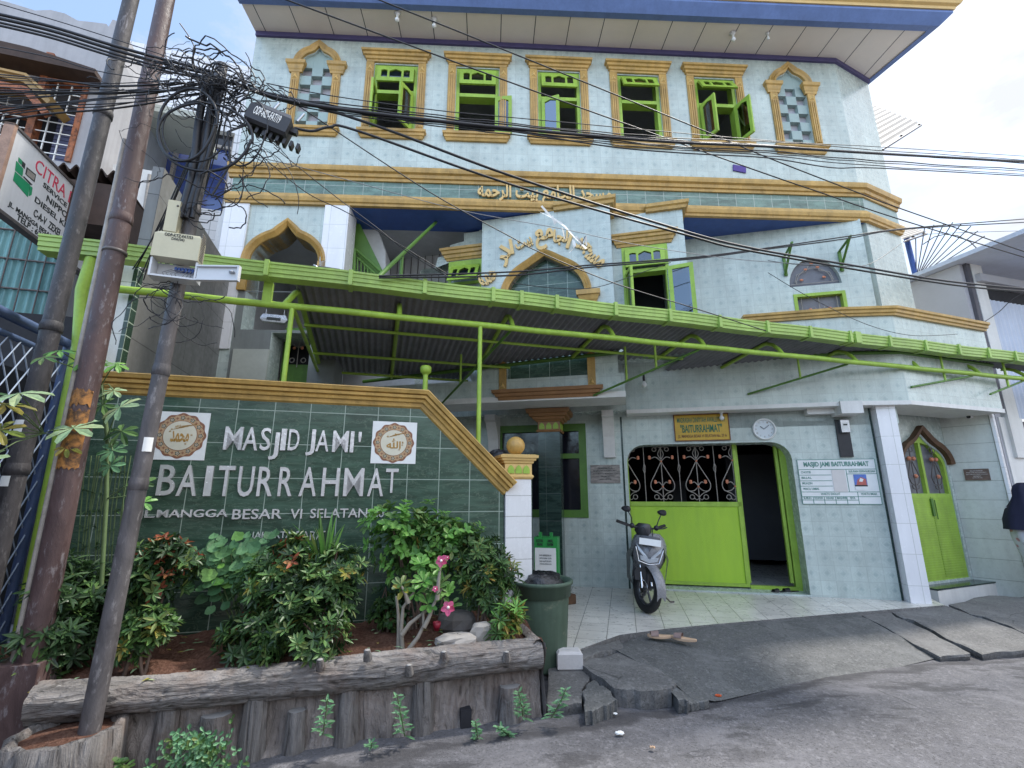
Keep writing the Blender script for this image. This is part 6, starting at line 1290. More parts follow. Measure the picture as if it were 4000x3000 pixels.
shrub('shrub', 'red tipped shrub just right of the short pole', 'shrub', (450, 780, 2070, 2420), .45, [('leaf_dark', .42), ('leaf_red', .30), ('leaf_mid', .28)], 300, .078, .025, 7, .2, 5, .4)
shrub('shrub', 'low yellowish shrub at the foot of the red tipped one', 'shrub', (430, 690, 2370, 2600), .22, [('leaf_dark', .35), ('leaf_yellow', .14), ('leaf_mid', .5)], 120, .082, .026, 7, .16, 4, .4)
shrub('shrub', 'largest dense dark green shrub with a few orange shoots under the steel letters', 'shrub', (890, 1450, 2130, 2600), .30, [('leaf_dark', .45), ('leaf_red', .05), ('leaf_yellow', .04), ('leaf_mid', .46)], 760, .074, .024, 8, .34, 7, .4)
shrub('shrub', 'tall narrow peak of orange tipped shrub beside the grass clump', 'shrub', (1060, 1240, 2080, 2340), .34, [('leaf_mid', .5), ('leaf_red', .22), ('leaf_dark', .28)], 60, .085, .028, 7, .15, 4, .4)
shrub('shrub', 'lime green leafy shrub before the end of the address line', 'shrub', (1420, 1910, 1890, 2340), .62, [('leaf_bright', .55), ('leaf_mid', .42), ('leaf_yellow', .03)], 400, .075, .044, 5, .22, 9, .25, droop=.25)
shrub('shrub', 'upright green shrub against the gate post behind the bin', 'shrub', (1780, 2050, 2080, 2490), .42, [('leaf_dark', .4), ('leaf_mid', .5), ('leaf_yellow', .1)], 320, .085, .020, 9, .24, 6, .4)
shrub('shrub', 'yellow green shoots spilling over the right end of the planter', 'shrub', (1905, 2045, 2330, 2520), .20, [('leaf_yellow', .25), ('leaf_bright', .45), ('leaf_mid', .3)], 45, .10, .020, 8, .12, 3, .4)
shrub('shrub', 'small dark shrub in the corner behind the flowering plant', 'shrub', (1420, 1620, 2270, 2500), .62, [('leaf_mid', .6), ('leaf_dark', .4)], 55, .075, .042, 6, .15, 4, .3)
# round leaved vine
f = K.off(-.62); o = thing('vine', 'climbing vine with round pale green leaves below the address line', 'vine', f.w(f.U(930, 2300), .55)); mb = MB('leaf_round')
def roundleaf(mb, p, nrm, r, notch=.35, n=9):
    nrm = unit(nrm); x = unit(np.cross(nrm, (0.2, 0, 1))); y = np.cross(nrm, x); i0 = len(mb.v); mb.v.append(tuple(np.array(p) - nrm * r * .18)); o_ = R.uniform(-.5, .5)
    for j in range(n):
        a = o_ + 2 * math.pi * j / n; rr = r * (1 + .10 * math.sin(3 * a)) * (1 - (notch if j == 0 else 0)); mb.v.append(tuple(np.array(p) + x * rr * math.sin(a) - y * rr * math.cos(a) - nrm * abs(math.sin(a)) * 0))
    for j in range(n): mb.f.append((i0, i0 + 1 + j, i0 + 1 + (j + 1) % n)); mb.uv.append([(0, 0)] * 3); mb.mi.append(mb.cur); mb.smooth.append(False)
for i in range(190):
    x = R.gauss(940, 95); y = R.gauss(2200, 75)
    if not (740 < x < 1110 and 2080 < y < 2370): continue
    q = f.w(*f.u(x, y), R.uniform(-.1, .16)); roundleaf(mb.use('leaf_round' if R.random() < .85 else 'leaf_bright'), q, (R.gauss(.1, .35), -1, R.uniform(.3, 1.3)), R.uniform(.025, .058))
part('foliage', mb, o); st = MB('stem_green')
for k in range(9): st.tube([f.w(*f.u(900 + k * 14, 2420)), f.w(*f.u(860 + k * 25, 2300), .05), f.w(*f.u(800 + k * 36, 2150 + 12 * (k % 3)), .06)], .005, 5)
part('stem', st, o)
# strap leaved clump
o = thing('grass_clump', 'clump of tall strap leaves rising before the word SELATAN', 'plant', K.off(-.5).w(K.off(-.5).U(1265, 2250), .55)); f = K.off(-.5); mb = MB('leaf_mid')
for i in range(34):
    a = np.array(f.w(*f.u(1262 + R.gauss(0, 14), 2270))); tx_ = 1262 + R.gauss(0, 62); ty = R.uniform(1960, 2140) + abs(tx_ - 1262) * .6; e = np.array(f.w(*f.u(tx_, ty), R.uniform(-.15, .25))); m = lerp(a, e, .5) + np.array([0, 0, .10]); w_ = R.uniform(.012, .022)
    if i < 3: e = f.w(*f.u((1120, 1330, 1395)[i], (2060, 1985, 2130)[i]), .1); m = lerp(a, e, .55) + np.array([0, 0, .12])
    pts = [lerp(lerp(a, m, t), lerp(m, e, t), t) for t in np.linspace(0, 1, 8)]; mb.use(R.choice(['leaf_mid', 'leaf_mid', 'leaf_bright', 'leaf_dark']))
    s = unit((R.uniform(-.4, 1), R.uniform(-.5, .5), 0)); mb.grid([[p - s * w_ * (1 - (t / 7) ** 2.5), p + s * w_ * (1 - (t / 7) ** 2.5) + np.array([0, -.004, 0])] for t, p in enumerate(pts)])
part('foliage', mb, o)
# flowering desert rose
f = K.off(-.28); o = thing('desert_rose', 'pale stemmed flowering plant with pink blooms and bare forked branches', 'flowering plant', f.w(f.U(1572, 2525), .52))
br_ = [((1556, 2540), (1558, 2470), (1556, 2400), (1548, 2330)), ((1572, 2540), (1566, 2460), (1574, 2370), (1615, 2312)), ((1568, 2475), (1600, 2430), (1640, 2398), (1665, 2380)), ((1588, 2535), (1630, 2480), (1652, 2435), (1650, 2380)), ((1652, 2440), (1672, 2400), (1690, 2350), (1720, 2290)), ((1592, 2345), (1580, 2310), (1565, 2280)), ((1700, 2330), (1705, 2260), (1712, 2210))]
for i, b in enumerate(br_):
    st = MB('stem_grey'); st.tube([f.w(*f.u(*q), .02 * i) for q in b], .014, 7, rs=list(np.linspace(.019, .009, len(b)))); part('branch', st, o)
mb = MB('leaf_bright')
for x, y, n in ((1565, 2278, 7), (1618, 2310, 5), (1668, 2352, 9), (1715, 2275, 8), (1745, 2310, 8), (1650, 2265, 8), (1710, 2210, 7), (1640, 2195, 7), (1755, 2355, 6), (1690, 2300, 8)):
    mb.use(R.choice(['leaf_bright', 'leaf_mid', 'leaf_bright'])); rosette(mb, f.w(*f.u(x, y), .06), (R.uniform(-.3, .3), -.6, .8), n, .10, .042, wide=.62, fold=.12)
mb.use('leaf_yellow'); rosette(mb, f.w(*f.u(1572, 2292), .08), (0, -.7, .5), 4, .10, .04, wide=.6); part('foliage', mb, o)
P('bloom_heart', (.75, .62, .60), .5, .1, 20, 0)
for x, y, r in ((1715, 2182, .052), (1741, 2358, .058), (1692, 2287, .026), (1738, 2170, .02)):
    fl = MB('petal'); q = f.w(*f.u(x, y), .14); nr_ = unit((R.uniform(-.2, .3), -1, .35)); x_ = unit(np.cross(nr_, (0, 0, 1))); y_ = np.cross(nr_, x_)
    for i in range(5):
        a = 2 * math.pi * i / 5 + .3; d = x_ * math.cos(a) + y_ * math.sin(a); leaf(fl, q, d + nr_ * R.uniform(.15, .5), nr_, r * R.uniform(.85, 1.05), r * .82, fold=.16, droop=.30, wide=.5)
    fl.use('bloom_heart').ball(q + nr_ * .006, r * .22, 8, 5); part('flower', fl, o)
# palmate plant climbing beside the poles
o = thing('cassava', 'palmate leaved plant with pale green fingers between the poles and the wall', 'plant', K.off(-.5).w(K.off(-.5).U(330, 2300), .55)); f = K.off(-.30); mb = MB('leaf_pale')
def palm(x, y, d, size, mname, nrm, rot, n=7, k=.30):
    f_ = K.off(-k); c = f_.w(*f_.u(x, y), d); nrm = unit(nrm); x_ = unit(np.cross(nrm, (0, 0, 1))); y_ = np.cross(nrm, x_); mb.use(mname)
    for i in range(n):
        a = rot + (i - (n - 1) / 2) * 2 * math.pi / (n + .8); dd = x_ * math.sin(a) - y_ * -math.cos(a); leaf(mb, c, dd - nrm * .12, nrm, size * (1 - .10 * abs(i - (n - 1) / 2)), size * .30, fold=.1, droop=.18, wide=.6)
    return c
cs_ = [palm(*a) for a in ((495, 1600, .1, .17, 'leaf_pale', (-.2, -.8, .6), 1.9), (370, 1690, .25, .19, 'leaf_pale', (.1, -.7, .8), 2.6), (385, 1420, .1, .14, 'leaf_bright', (.2, -.6, .9), .3), (300, 1400, .2, .11, 'leaf_bright', (0, -.5, .9), -.8), (470, 1430, .05, .12, 'leaf_bright', (.3, -.6, .9), 1.2), (215, 1575, .35, .18, 'leaf_pale', (0, -.5, .9), -1.4), (165, 1615, .35, .15, 'leaf_yellow', (.2, -.4, .9), -1.8), (60, 1570, .3, .16, 'leaf_mid', (0, -.4, .9), -1.2), (150, 1705, .35, .13, 'leaf_yellow', (.2, -.7, .5), -1.4), (40, 1740, .35, .13, 'leaf_bright', (0, -.7, .7), 2.6), (110, 1820, .4, .15, 'leaf_pale', (0, -.8, .6), 2.4), (20, 1810, .4, .14, 'leaf_pale', (0, -.5, .9), -1.5), (330, 1755, .2, .10, 'leaf_yellow', (.2, -.6, .6), -1.2), (590, 1890, .15, .11, 'leaf_mid', (.2, -.8, .4), 2.4), (600, 1960, .15, .12, 'leaf_bright', (.2, -.6, .8), 1.6), (440, 1760, .0, .12, 'leaf_weed', (.2, -.8, .5), 2.2), (400, 1580, .0, .13, 'leaf_mid', (.1, -.8, .5), 1.0), (460, 1680, -.05, .14, 'leaf_mid', (.1, -.8, .5), .2), (280, 1440, .3, .10, 'leaf_mid', (0, -.6, .8), -1.3), (430, 1820, .0, .11, 'leaf_weed', (.1, -.9, .3), 2.8), (430, 1520, -.05, .12, 'leaf_pale', (.2, -.6, .8), 1.6))]
part('foliage', mb, o)
st = MB('stem_green'); root = f.w(*f.u(360, 2350), -.1)
hub = [f.w(*f.u(385, 1950), -.1), f.w(*f.u(395, 1700), -.08), f.w(*f.u(380, 1500), -.05), f.w(*f.u(210, 1700), .1)]
st.tube([root, hub[0], hub[1], hub[2]], .014, 7); part('stem', st, o)
st = MB('stem_green')
for c in cs_:
    h = min(hub, key=lambda q: float(np.linalg.norm(q - c))); st.tube([h, lerp(h, c, .5) + np.array([0, 0, .03]), c], .004, 4)
part('leaf_stalk', st, o)
st = MB('stem_green'); f2 = K.off(-.6)
for i in range(14):
    x = 300 + i * 12 + R.uniform(-10, 10); pts = [f2.w(*f2.u(x + R.uniform(-6, 6), 2200)), f2.w(*f2.u(x + 14 + R.uniform(-15, 15), 2000)), f2.w(*f2.u(x + 40 + R.uniform(-20, 20), 1780))]
    st.tube(pts, .005, 4)
    st.use('leaf_dark')
    for k in range(6): q = lerp(lerp(pts[0], pts[1], k / 6), lerp(pts[1], pts[2], k / 6), k / 6); leaf(st, q, (R.uniform(-1, 1), -.4, R.uniform(-.5, .5)), (0, -.3, 1), .06, .016)
    st.use('stem_green')
thing('dry_stalks', 'bundle of thin dark leafy stalks against the left of the green wall', 'plant', f2.w(*f2.u(380, 2100)), mb=st)
# weeds on the planter face and pavement
def weed(label, x0, y0, x1, y1, k, n, L_, w, mname='leaf_weed', wide=.45):
    f_ = K.off(-k); a, e = f_.w(*f_.u(x0, y0), .02), f_.w(*f_.u(x1, y1), .10); o_ = thing('weed', label, 'weed', a, 'weeds round the planter'); s_ = MB('stem_green'); m = lerp(a, e, .5) + np.array([.01, -.02, 0]); pts = [lerp(lerp(a, m, t), lerp(m, e, t), t) for t in np.linspace(0, 1, 7)]; s_.tube(pts, .004, 5); part('stem', s_, o_)
    mb_ = MB(mname)
    for i in range(n):
        t = (i + .5) / n; p = lerp(lerp(a, m, t), lerp(m, e, t), t); g_ = i * 2.4; leaf(mb_, p, (math.cos(g_), -.35 + .5 * math.sin(g_), R.uniform(-.1, .6)), (0, -.4, 1), L_ * (1.15 - .5 * t), w, wide=wide)
    part('foliage', mb_, o_)
weed('upright weed with narrow leaves left of the middle stump', 1262, 2865, 1285, 2705, -.08, 22, .075, .020); weed('taller weed right of the middle stump', 1580, 2870, 1548, 2690, -.08, 30, .070, .018)
weed('tiny weed at the foot of the planter between the stumps', 1448, 2915, 1452, 2870, -.10, 12, .05, .018); weed('weed beside the dark drain hole', 1862, 2900, 1845, 2790, -.1, 30, .05, .018)
weed('weed sprawling at the right end of the planter', 2040, 2800, 2010, 2680, -.08, 34, .07, .018); weed('weed growing from the kerb crack beside the broken slab', 2148, 2800, 2190, 2670, -.10, 26, .075, .02); weed('low weed under the right end of the planter', 1990, 2870, 1930, 2810, -.12, 26, .06, .02)
weed('small weed at the bottom edge by the stump ring', 505, 2990, 500, 2925, -.18, 14, .05, .03, 'leaf_mid', .55)
f_ = K.off(.14); o_ = thing('weed', 'round bushy weed with small oval leaves at the bottom edge', 'weed', f_.w(f_.U(770, 3000), 0), 'weeds round the planter'); mb_ = MB('leaf_weed')
for i in range(150): x, y = R.gauss(775, 65), R.gauss(2950, 45); rosette(mb_.use(R.choice(['leaf_weed', 'leaf_mid', 'leaf_weed'])), f_.w(*f_.u(x, y), R.uniform(-.06, .06)), (R.uniform(-.5, .5), -.8, .6), 3, .036, .022, wide=.6)
part('foliage', mb_, o_)
# leaf litter and rocks
mb = MB('leaf_yellow')
for i in range(120):
    u = R.uniform(-2.4, 1.1); k = R.uniform(.0, .75); leaf(mb.use(R.choice(['leaf_yellow', 'leaf_pale'])), K.w(u, .47 + .08 * k + .02, -k), (R.uniform(-1, 1), R.uniform(-1, 1), .05), (0, 0, 1), R.uniform(.03, .09), .018)
thing('leaf_litter', 'dry fallen leaves scattered over the red soil', 'leaves', K.w(-.5, .55, -.3), mb=mb, kind='stuff')
def rock(name, label, q, r, sx, sy, sz, mname, seed, cat='rock', rot=0., n=11, m=7):
    rr = random.Random(seed); b = MB(mname); rows = []
    for i in range(m + 1):
        th = math.pi * i / m; ring_ = []
        for j in range(n):
            a = 2 * math.pi * j / n; s = 1 + rr.uniform(-.13, .13); x_, y_ = r * sx * math.sin(th) ** .7 * math.cos(a) * s, r * sy * math.sin(th) ** .7 * math.sin(a) * s
            ring_.append((q[0] + x_ * math.cos(rot) - y_ * math.sin(rot), q[1] + x_ * math.sin(rot) + y_ * math.cos(rot), q[2] - r * sz * np.sign(math.cos(th)) * abs(math.cos(th)) ** .6 + rr.uniform(-.004, .004)))
        rows.append(ring_)
    b.grid(rows, closed=True, smooth=False); return thing(name, label, cat, (q[0], q[1], q[2] - r * sz), mb=b)
P('pale_stone', (.34, .31, .28), .9, .18, 9, .5, 30); P('dark_stone', (.12, .11, .105), .9, .2, 9, .5, 30)
rock('rock', 'flat pale broken slab lying on the soil near the gate post', K.off(-.18).at(1785, 2502), .16, 1.0, .6, .3, 'pale_stone', 4, rot=.2); rock('rock', 'upright pale stone leaning beside the flat slab', K.off(-.24).at(1882, 2478), .11, .9, .6, .8, 'pale_stone', 5, rot=.4); rock('rock', 'dark rounded stone behind the two pale ones', K.off(-.5).at(1785, 2430), .16, 1, .7, .55, 'dark_stone', 6)
P('red_plastic', (.28, .02, .04), .35, .1, 8, 0); q = K.off(-.3).at(1706, 2440); b = MB('red_plastic'); b.lathe(q, [(.0, -.04), (.02, -.04), (.03, .02), (.032, .02), (.028, -.02), (0, -.03)], 14); thing('red_cup', 'red plastic cup on the soil by the dark stone', 'cup', q, mb=b)
# ================================================================ signs and small things on the walls
P('sign_yellow', (.55, .34, .03), .4, .12, 5, .05); P('sign_frame', (.16, .05, .02), .5, .2, 9, .1)
a, c = W.u(2632, 1625), W.u(2850, 1717); sy = thing('school_sign', 'yellow painted sign board with green and brown lettering above the gate', 'sign', W.w((a[0] + c[0]) / 2, c[1], .02))
b = MB('sign_yellow'); b.box(W, a[0], c[0], c[1], a[1], 0, .03); part('board', b, sy)
b = MB('sign_frame')
for q in ((a[0] - .012, a[0], c[1] - .012, a[1] + .012), (c[0], c[0] + .012, c[1] - .012, a[1] + .012), (a[0], c[0], a[1], a[1] + .012), (a[0], c[0], c[1] - .012, c[1])): b.box(W, *q, 0, .04)
part('frame', b, sy); hw = c[0] - a[0]; hh = a[1] - c[1]
P('sign_ink_green', (.02, .14, .07), .5, .1, 6, 0); P('sign_ink_brown', (.16, .06, .02), .5, .1, 6, 0)
b = MB('sign_ink_green'); words(b, W, 'MADRASAH DINIYYAH AWALLIYYAH', a[0] + .05 * hw, c[0] - .06 * hw, c[1] + hh * .70, c[1] + hh * .90, .031, .034, .012); part('lettering', b, sy); b = MB('sign_ink_green'); words(b, W, '"BAITURRAHMAT"', a[0] + .10 * hw, c[0] - .12 * hw, c[1] + hh * .30, c[1] + hh * .62, .031, .034, .02); part('lettering', b, sy); b = MB('sign_ink_brown'); words(b, W, 'JL. MANGGA BESAR VI SELATAN No. 37 A', a[0] + .05 * hw, c[0] - .05 * hw, c[1] + hh * .07, c[1] + hh * .22, .031, .034, .01); part('lettering', b, sy)
# wall clock
cc_ = W.u(2983, 1677); r = .155; ck = thing('wall_clock', 'round white wall clock above the right corner of the gate', 'clock', W.w(*cc_, .02))
disc = lambda r_, n=36: [(cc_[0] + r_ * math.cos(2 * math.pi * i / n), cc_[1] + r_ * math.sin(2 * math.pi * i / n)) for i in range(n)]
b = MB('paper'); archband(b, W, [(cc_[0] - r * math.cos(2 * math.pi * i / 40), cc_[1] + r * math.sin(2 * math.pi * i / 40)) for i in range(41)], [(-.015, .01), (-.012, .045), (.0, .05), (.012, .035), (.012, 0)]); part('rim', b, ck)
P('clock_face', (.60, .64, .66), .4, .03, 4, 0); b = MB('clock_face'); b.poly(W, disc(r), 0, .015); part('face', b, ck)
b = MB('iron_light')
for i in range(12):
    a_ = math.pi / 2 - 2 * math.pi * i / 12; words(b, W, str(i or 12), cc_[0] + .115 * math.cos(a_) - .012, cc_[0] + .115 * math.cos(a_) + .012, cc_[1] + .115 * math.sin(a_) - .012, cc_[1] + .115 * math.sin(a_) + .012, .0155, .0165)
part('numerals', b, ck)
b = MB('ink'); b.tube([W.w(*cc_, .02), W.w(cc_[0] - .05, cc_[1] + .045, .02)], .005, 5); b.tube([W.w(*cc_, .022), W.w(cc_[0] + .075, cc_[1] + .06, .022)], .004, 5); part('hand', b, ck)
# notice board painted on white boards
nb0, nb1_ = W.u(3112, 1797), W.u(3443, 1970); nu0, nu1, nz1, nz0 = -.49, .525, nb0[1], nb1_[1]
nbd = thing('notice_board', 'white mosque notice board with green ruled lines and a small poster', 'notice board', W.w(0, nz0, .01)); b = MB('paper'); b.box(W, nu0, nu1, nz0, nz1, 0, .012); part('board', b, nbd)
P('green_line', (.10, .24, .19), .5, .1, 8, 0); b = MB('green_line'); X = lambda t: nu0 + (nu1 - nu0) * t; Y = lambda t: nz0 + (nz1 - nz0) * t
def hl(x0, x1, y): b.box(W, X(x0), X(x1), Y(y) - .004, Y(y) + .004, .0125, .015)
def vl(x, y0, y1): b.box(W, X(x) - .004, X(x) + .004, Y(y0), Y(y1), .0125, .0145)
for y in (.0, 1.0, .775): hl(0, 1, y)
for y in (.65, .52, .40): hl(.0, .42, y)
hl(.0, 1, .27); hl(0, 1, .165); hl(0, .72, .09); hl(.62, 1, .67); vl(0, 0, 1); vl(1, 0, 1); vl(.62, .27, .775); vl(.72, 0, .27)
for k in range(1, 5): vl(.72 * k / 5, 0, .165)
part('ruling', b, nbd)
b = MB('green_line'); words(b, W, 'MASJID JAMI BAITURRAHMAT', X(.08), X(.92), Y(.81), Y(.95), .0125, .016, .03)
for tx_, x0, x1, y in (('CHOTIB', .03, .16, .69), ('BILLAL', .03, .16, .565), ('MUAZIN', .03, .16, .44), ('WAKTU TAMBAL', .03, .24, .315), ('WAKTU SHOLAT', .25, .5, .20), ('WAKTU IMSAK', .76, .96, .20), ('SUBUH', .02, .12, .11), ('DZUHUR', .16, .27, .11), ('ASHAR', .31, .41, .11), ('MAGHRIB', .45, .57, .11), ('ISYA', .62, .68, .11), ('SUSUNAN KEPENGURUSAN', .65, .98, .70)): words(b, W, tx_, X(x0), X(x1), Y(y), Y(y) + .032, .0125, .0150, .012)
part('lettering', b, nbd)
P('poster_blue', (.10, .18, .50), .4, .3, 9, 0); P('poster_red', (.45, .12, .10), .4, .3, 14, 0)
b = MB('poster_blue'); b.box(W, X(.70), X(.86), Y(.42), Y(.655), .0152, .018); b.use('poster_red').poly(W, [(X(.72), Y(.42)), (X(.85), Y(.42)), (X(.85), Y(.55)), (X(.79), Y(.60)), (X(.74), Y(.53))], .0181, .0186); b.use('paper').poly(W, [(X(.76), Y(.5)), (X(.80), Y(.49)), (X(.82), Y(.55)), (X(.78), Y(.58))], .0187, .0192); b.use('ink').box(W, X(.70), X(.86), Y(.39), Y(.418), .0152, .018); b.use('paper').box(W, X(.70), X(.86), Y(.31), Y(.388), .0152, .018); part('poster', b, nbd)
P('cream_paper', (.62, .58, .55), .7, .06, 9, 0); b = MB('cream_paper'); b.box(W, X(.43), X(.60), Y(.27), Y(.765), .0152, .017); part('sheet', b, nbd)
# electricity meter
m0, m1 = W.u(3258, 1640), W.u(3330, 1785); em = thing('electric_meter', 'electricity meter on a black board above the notice board', 'meter', W.w((m0[0] + m1[0]) / 2, m1[1], .02))
b = MB('black_plastic'); b.box(W, m0[0], m0[0] + .17, m1[1], m0[1], 0, .03); part('board', b, em); b = MB('steel'); mu_ = m0[0] + .04
block(b, W.off(.03), mu_, mu_ + .11, 0, .07, [(m0[1] - .20, .0), (m0[1] - .02, .0), (m0[1] - .0, -.02)]); part('case', b, em); b = MB('paper'); b.box(W, mu_ + .015, mu_ + .095, m0[1] - .17, m0[1] - .06, .1005, .103); b.use('ink').box(W, mu_ + .03, mu_ + .08, m0[1] - .10, m0[1] - .08, .1035, .105); part('dial', b, em)
# inscription plaques
def plaque_mat(nm, c1, c2):
    t = NT(nm); n = t.noise(t.pos((6, 6, 22)), 1.5, 6, .7); t.fin(t.mix(t.rng(n, .4, .6), c1, c2), .45, 0, .4)
plaque_mat('plaque_stone', (.33, .29, .26), (.17, .15, .13)); plaque_mat('plaque_bronze', (.16, .10, .07), (.10, .065, .05))
for fr, x0, x1, y0, y1, mm, lab in ((W, 2306, 2424, 1817, 1887, 'plaque_stone', 'grey inscribed stone plaque left of the gate'), (RWf, 3763, 3872, 1833, 1875, 'plaque_bronze', 'brown inscribed plaque on the return wall right of the arched door')):
    a, c = fr.u(x0, y0), fr.u(x1, y1); o = thing('plaque', lab, 'plaque', fr.w((a[0] + c[0]) / 2, c[1], .01), 'inscription plaques'); b = MB(mm); b.box(fr, a[0], c[0], c[1], a[1], 0, .02); part('slab', b, o)
    b = MB('ink' if mm == 'plaque_stone' else 'cream_paper'); h_ = a[1] - c[1]; w_ = c[0] - a[0]
    for k, (s, wd_) in enumerate((('BISMILLAHIRRAHMANIRRAHIM', .5), ('MASJID JAMI BAITURRAHMAT', .8), ('JALAN MANGGA BESAR VI SELATAN', .84), ('DIRESMIKAN', .3), ('JAKARTA', .4))): words(b, fr, s, a[0] + w_ * (.5 - wd_ / 2), a[0] + w_ * (.5 + wd_ / 2), c[1] + h_ * (.78 - k * .155), c[1] + h_ * (.86 - k * .155), .0205, .0225, .012)
    part('inscription', b, o)
# camera, lamps
q = RWf.at(3788, 1628, .06); o = thing('security_camera', 'small white security camera under the beam on the return wall', 'camera', q); b = MB('paper'); b.lathe((q[0], q[1], q[2] + .04), [(.04, 0), (.045, .03), (0, .035)], 12); part('mount', b, o); b = MB('paper'); b.tube([q + np.array([.06, .03, .02]), q + np.array([-.07, -.05, -.01])], .035, 12); b.use('ink').tube([q + np.array([-.07, -.05, -.01]), q + np.array([-.078, -.056, -.012])], .026, 12); part('body', b, o)
fb = Fr(G1[0], WZ); q = fb.at(2514, 1465, .25); bulb(np.array([q[0], q[1], q[2]]), .04, 'white bulb in a black holder hanging under the canopy left of the yellow sign', .10, False); q = W.at(2816, 1604, .1); bulb(np.array([q[0], q[1], 2.84]), .035, 'white bulb fixed under the beam at the right top of the yellow sign', .04)
q = W.at(3728, 1510, .5); 
q = K.off(-KG).at(1280, 1058, -.1); FL = Fr(q, GZ + 4); o = thing('floodlight', 'black floodlight lying on the gutter before the keel arch', 'floodlight', q); b = MB('black_plastic'); h0 = .12
b.loft([[FL.w(-.14, q[2] + .05, .0), FL.w(.11, q[2] + .035, .0), FL.w(.13, q[2] - .07, .06), FL.w(-.08, q[2] - .03, .06)], [FL.w(-.15, q[2] + .06, -.05), FL.w(.12, q[2] + .045, -.05), FL.w(.14, q[2] - .06, .02), FL.w(-.09, q[2] - .02, .02)]]); part('case', b, o); b = MB('steel'); b.tube([FL.w(-.09, q[2] - .02, .03), FL.w(-.10, q[2] + .02, .04), FL.w(-.13, q[2] + .04, .02)], .008, 5); b.use('cable_grey').tube([FL.w(-.1, q[2] - .01, .02), FL.w(-.25, q[2] + .0, .0), FL.w(-.38, q[2] - .02, -.02)], .007, 5); part('bracket', b, o)
q = pf_.at(1072, 1250, -.02); o = thing('hanging_lamp', 'grey emergency lamp hanging from the green canopy pipe', 'lamp', q); HF = Fr(q, GZ); z_ = q[2]; b = MB('steel'); b.loft([[HF.w(-.10, z_ - .03, .03), HF.w(.10, z_ - .03, .03), HF.w(.10, z_ - .03, -.03), HF.w(-.10, z_ - .03, -.03)], [HF.w(-.12, z_, .035), HF.w(.12, z_, .035), HF.w(.12, z_, -.035), HF.w(-.12, z_, -.035)], [HF.w(-.10, z_ + .045, .03), HF.w(.10, z_ + .045, .03), HF.w(.10, z_ + .045, -.03), HF.w(-.10, z_ + .045, -.03)]]); b.use('ink').box(HF, -.06, .06, z_ - .015, z_ + .012, .036, .04); part('case', b, o); b = MB('steel'); [b.tube([HF.w(u_, z_ + .04, 0), HF.w(u_, pf_.Z(1072, 1200), .0)], .004, 4) for u_ in (-.08, .08)]; part('hook', b, o)
b = MB('lime_paint'); q = K.off(-1.3).at(1660, 1520); b.tube([(q[0], q[1], 1.5), (q[0], q[1], K.off(-1.3).Z(1660, 1462))], .028, 10); zt_ = K.off(-1.3).Z(1660, 1430); b.lathe((q[0], q[1], zt_ - .10), [(.028, 0), (.045, .02), (.06, .03), (.062, .08), (.05, .10), (0, .10)], 16); thing('vent_pipe', 'short green pipe with a cap standing behind the gold coping', 'pipe', (q[0], q[1], 1.5), mb=b)
rock('black_bag', 'black bag tucked behind the slope of the gold coping beside the ball', K.off(-1.2).at(1950, 1815), .15, .8, .6, 1.1, 'black_plastic', 9, cat='bag')
# donation box at the column
a, c = WB.u(2086, 2098, .3), WB.u(2183, 2225, .3); DB = WB.off(.25); a, c = DB.u(2086, 2098), DB.u(2180, 2250)
db = thing('donation_box', 'green donation box with a white notice in front of the dark column', 'donation box', DB.w((a[0] + c[0]) / 2, .2))
P('box_green', (.03, .26, .06), .4, .1, 5, .05); b = MB('box_green'); b.box(DB, a[0], c[0], .55, a[1], -.22, 0); b.box(DB, a[0] + .06, a[0] + .10, a[1], a[1] + .06, -.05, -.01); b.box(DB, c[0] - .10, c[0] - .06, a[1], a[1] + .06, -.05, -.01); part('case', b, db)
b = MB('box_green'); [b.box(DB, u_, u_ + .03, ZP, .55, d_, d_ + .03) for u_ in (a[0], c[0] - .03) for d_ in (-.22, -.03)]; part('leg', b, db)
b = MB('paper'); b.box(DB, a[0] + .01, c[0] - .02, a[1] - .44, a[1] - .13, .001, .004); b.use('ink')
for k, s in enumerate(('MARI BERSEDEKAH', 'UNTUK ANAK YATIM', 'DAN KAUM DHUAFA', 'JAZAKUMULLAH')): words(b, DB, s, a[0] + .07, c[0] - .08, a[1] - .23 - k * .035, a[1] - .21 - k * .035, .0045, .006)
part('notice', b, db)
b = MB('ink'); wd2 = c[0] - a[0]
for s, t0, t1, z_ in (('KOTAK', .10, .40, .06), ('AMAL', .58, .82, .06), ('ANAK', .12, .38, .105), ('YATIM', .55, .82, .105)): words(b, DB, s, a[0] + wd2 * t0, a[0] + wd2 * t1, a[1] - z_, a[1] - z_ + .035, .001, .005, .02)
part('lettering', b, db)
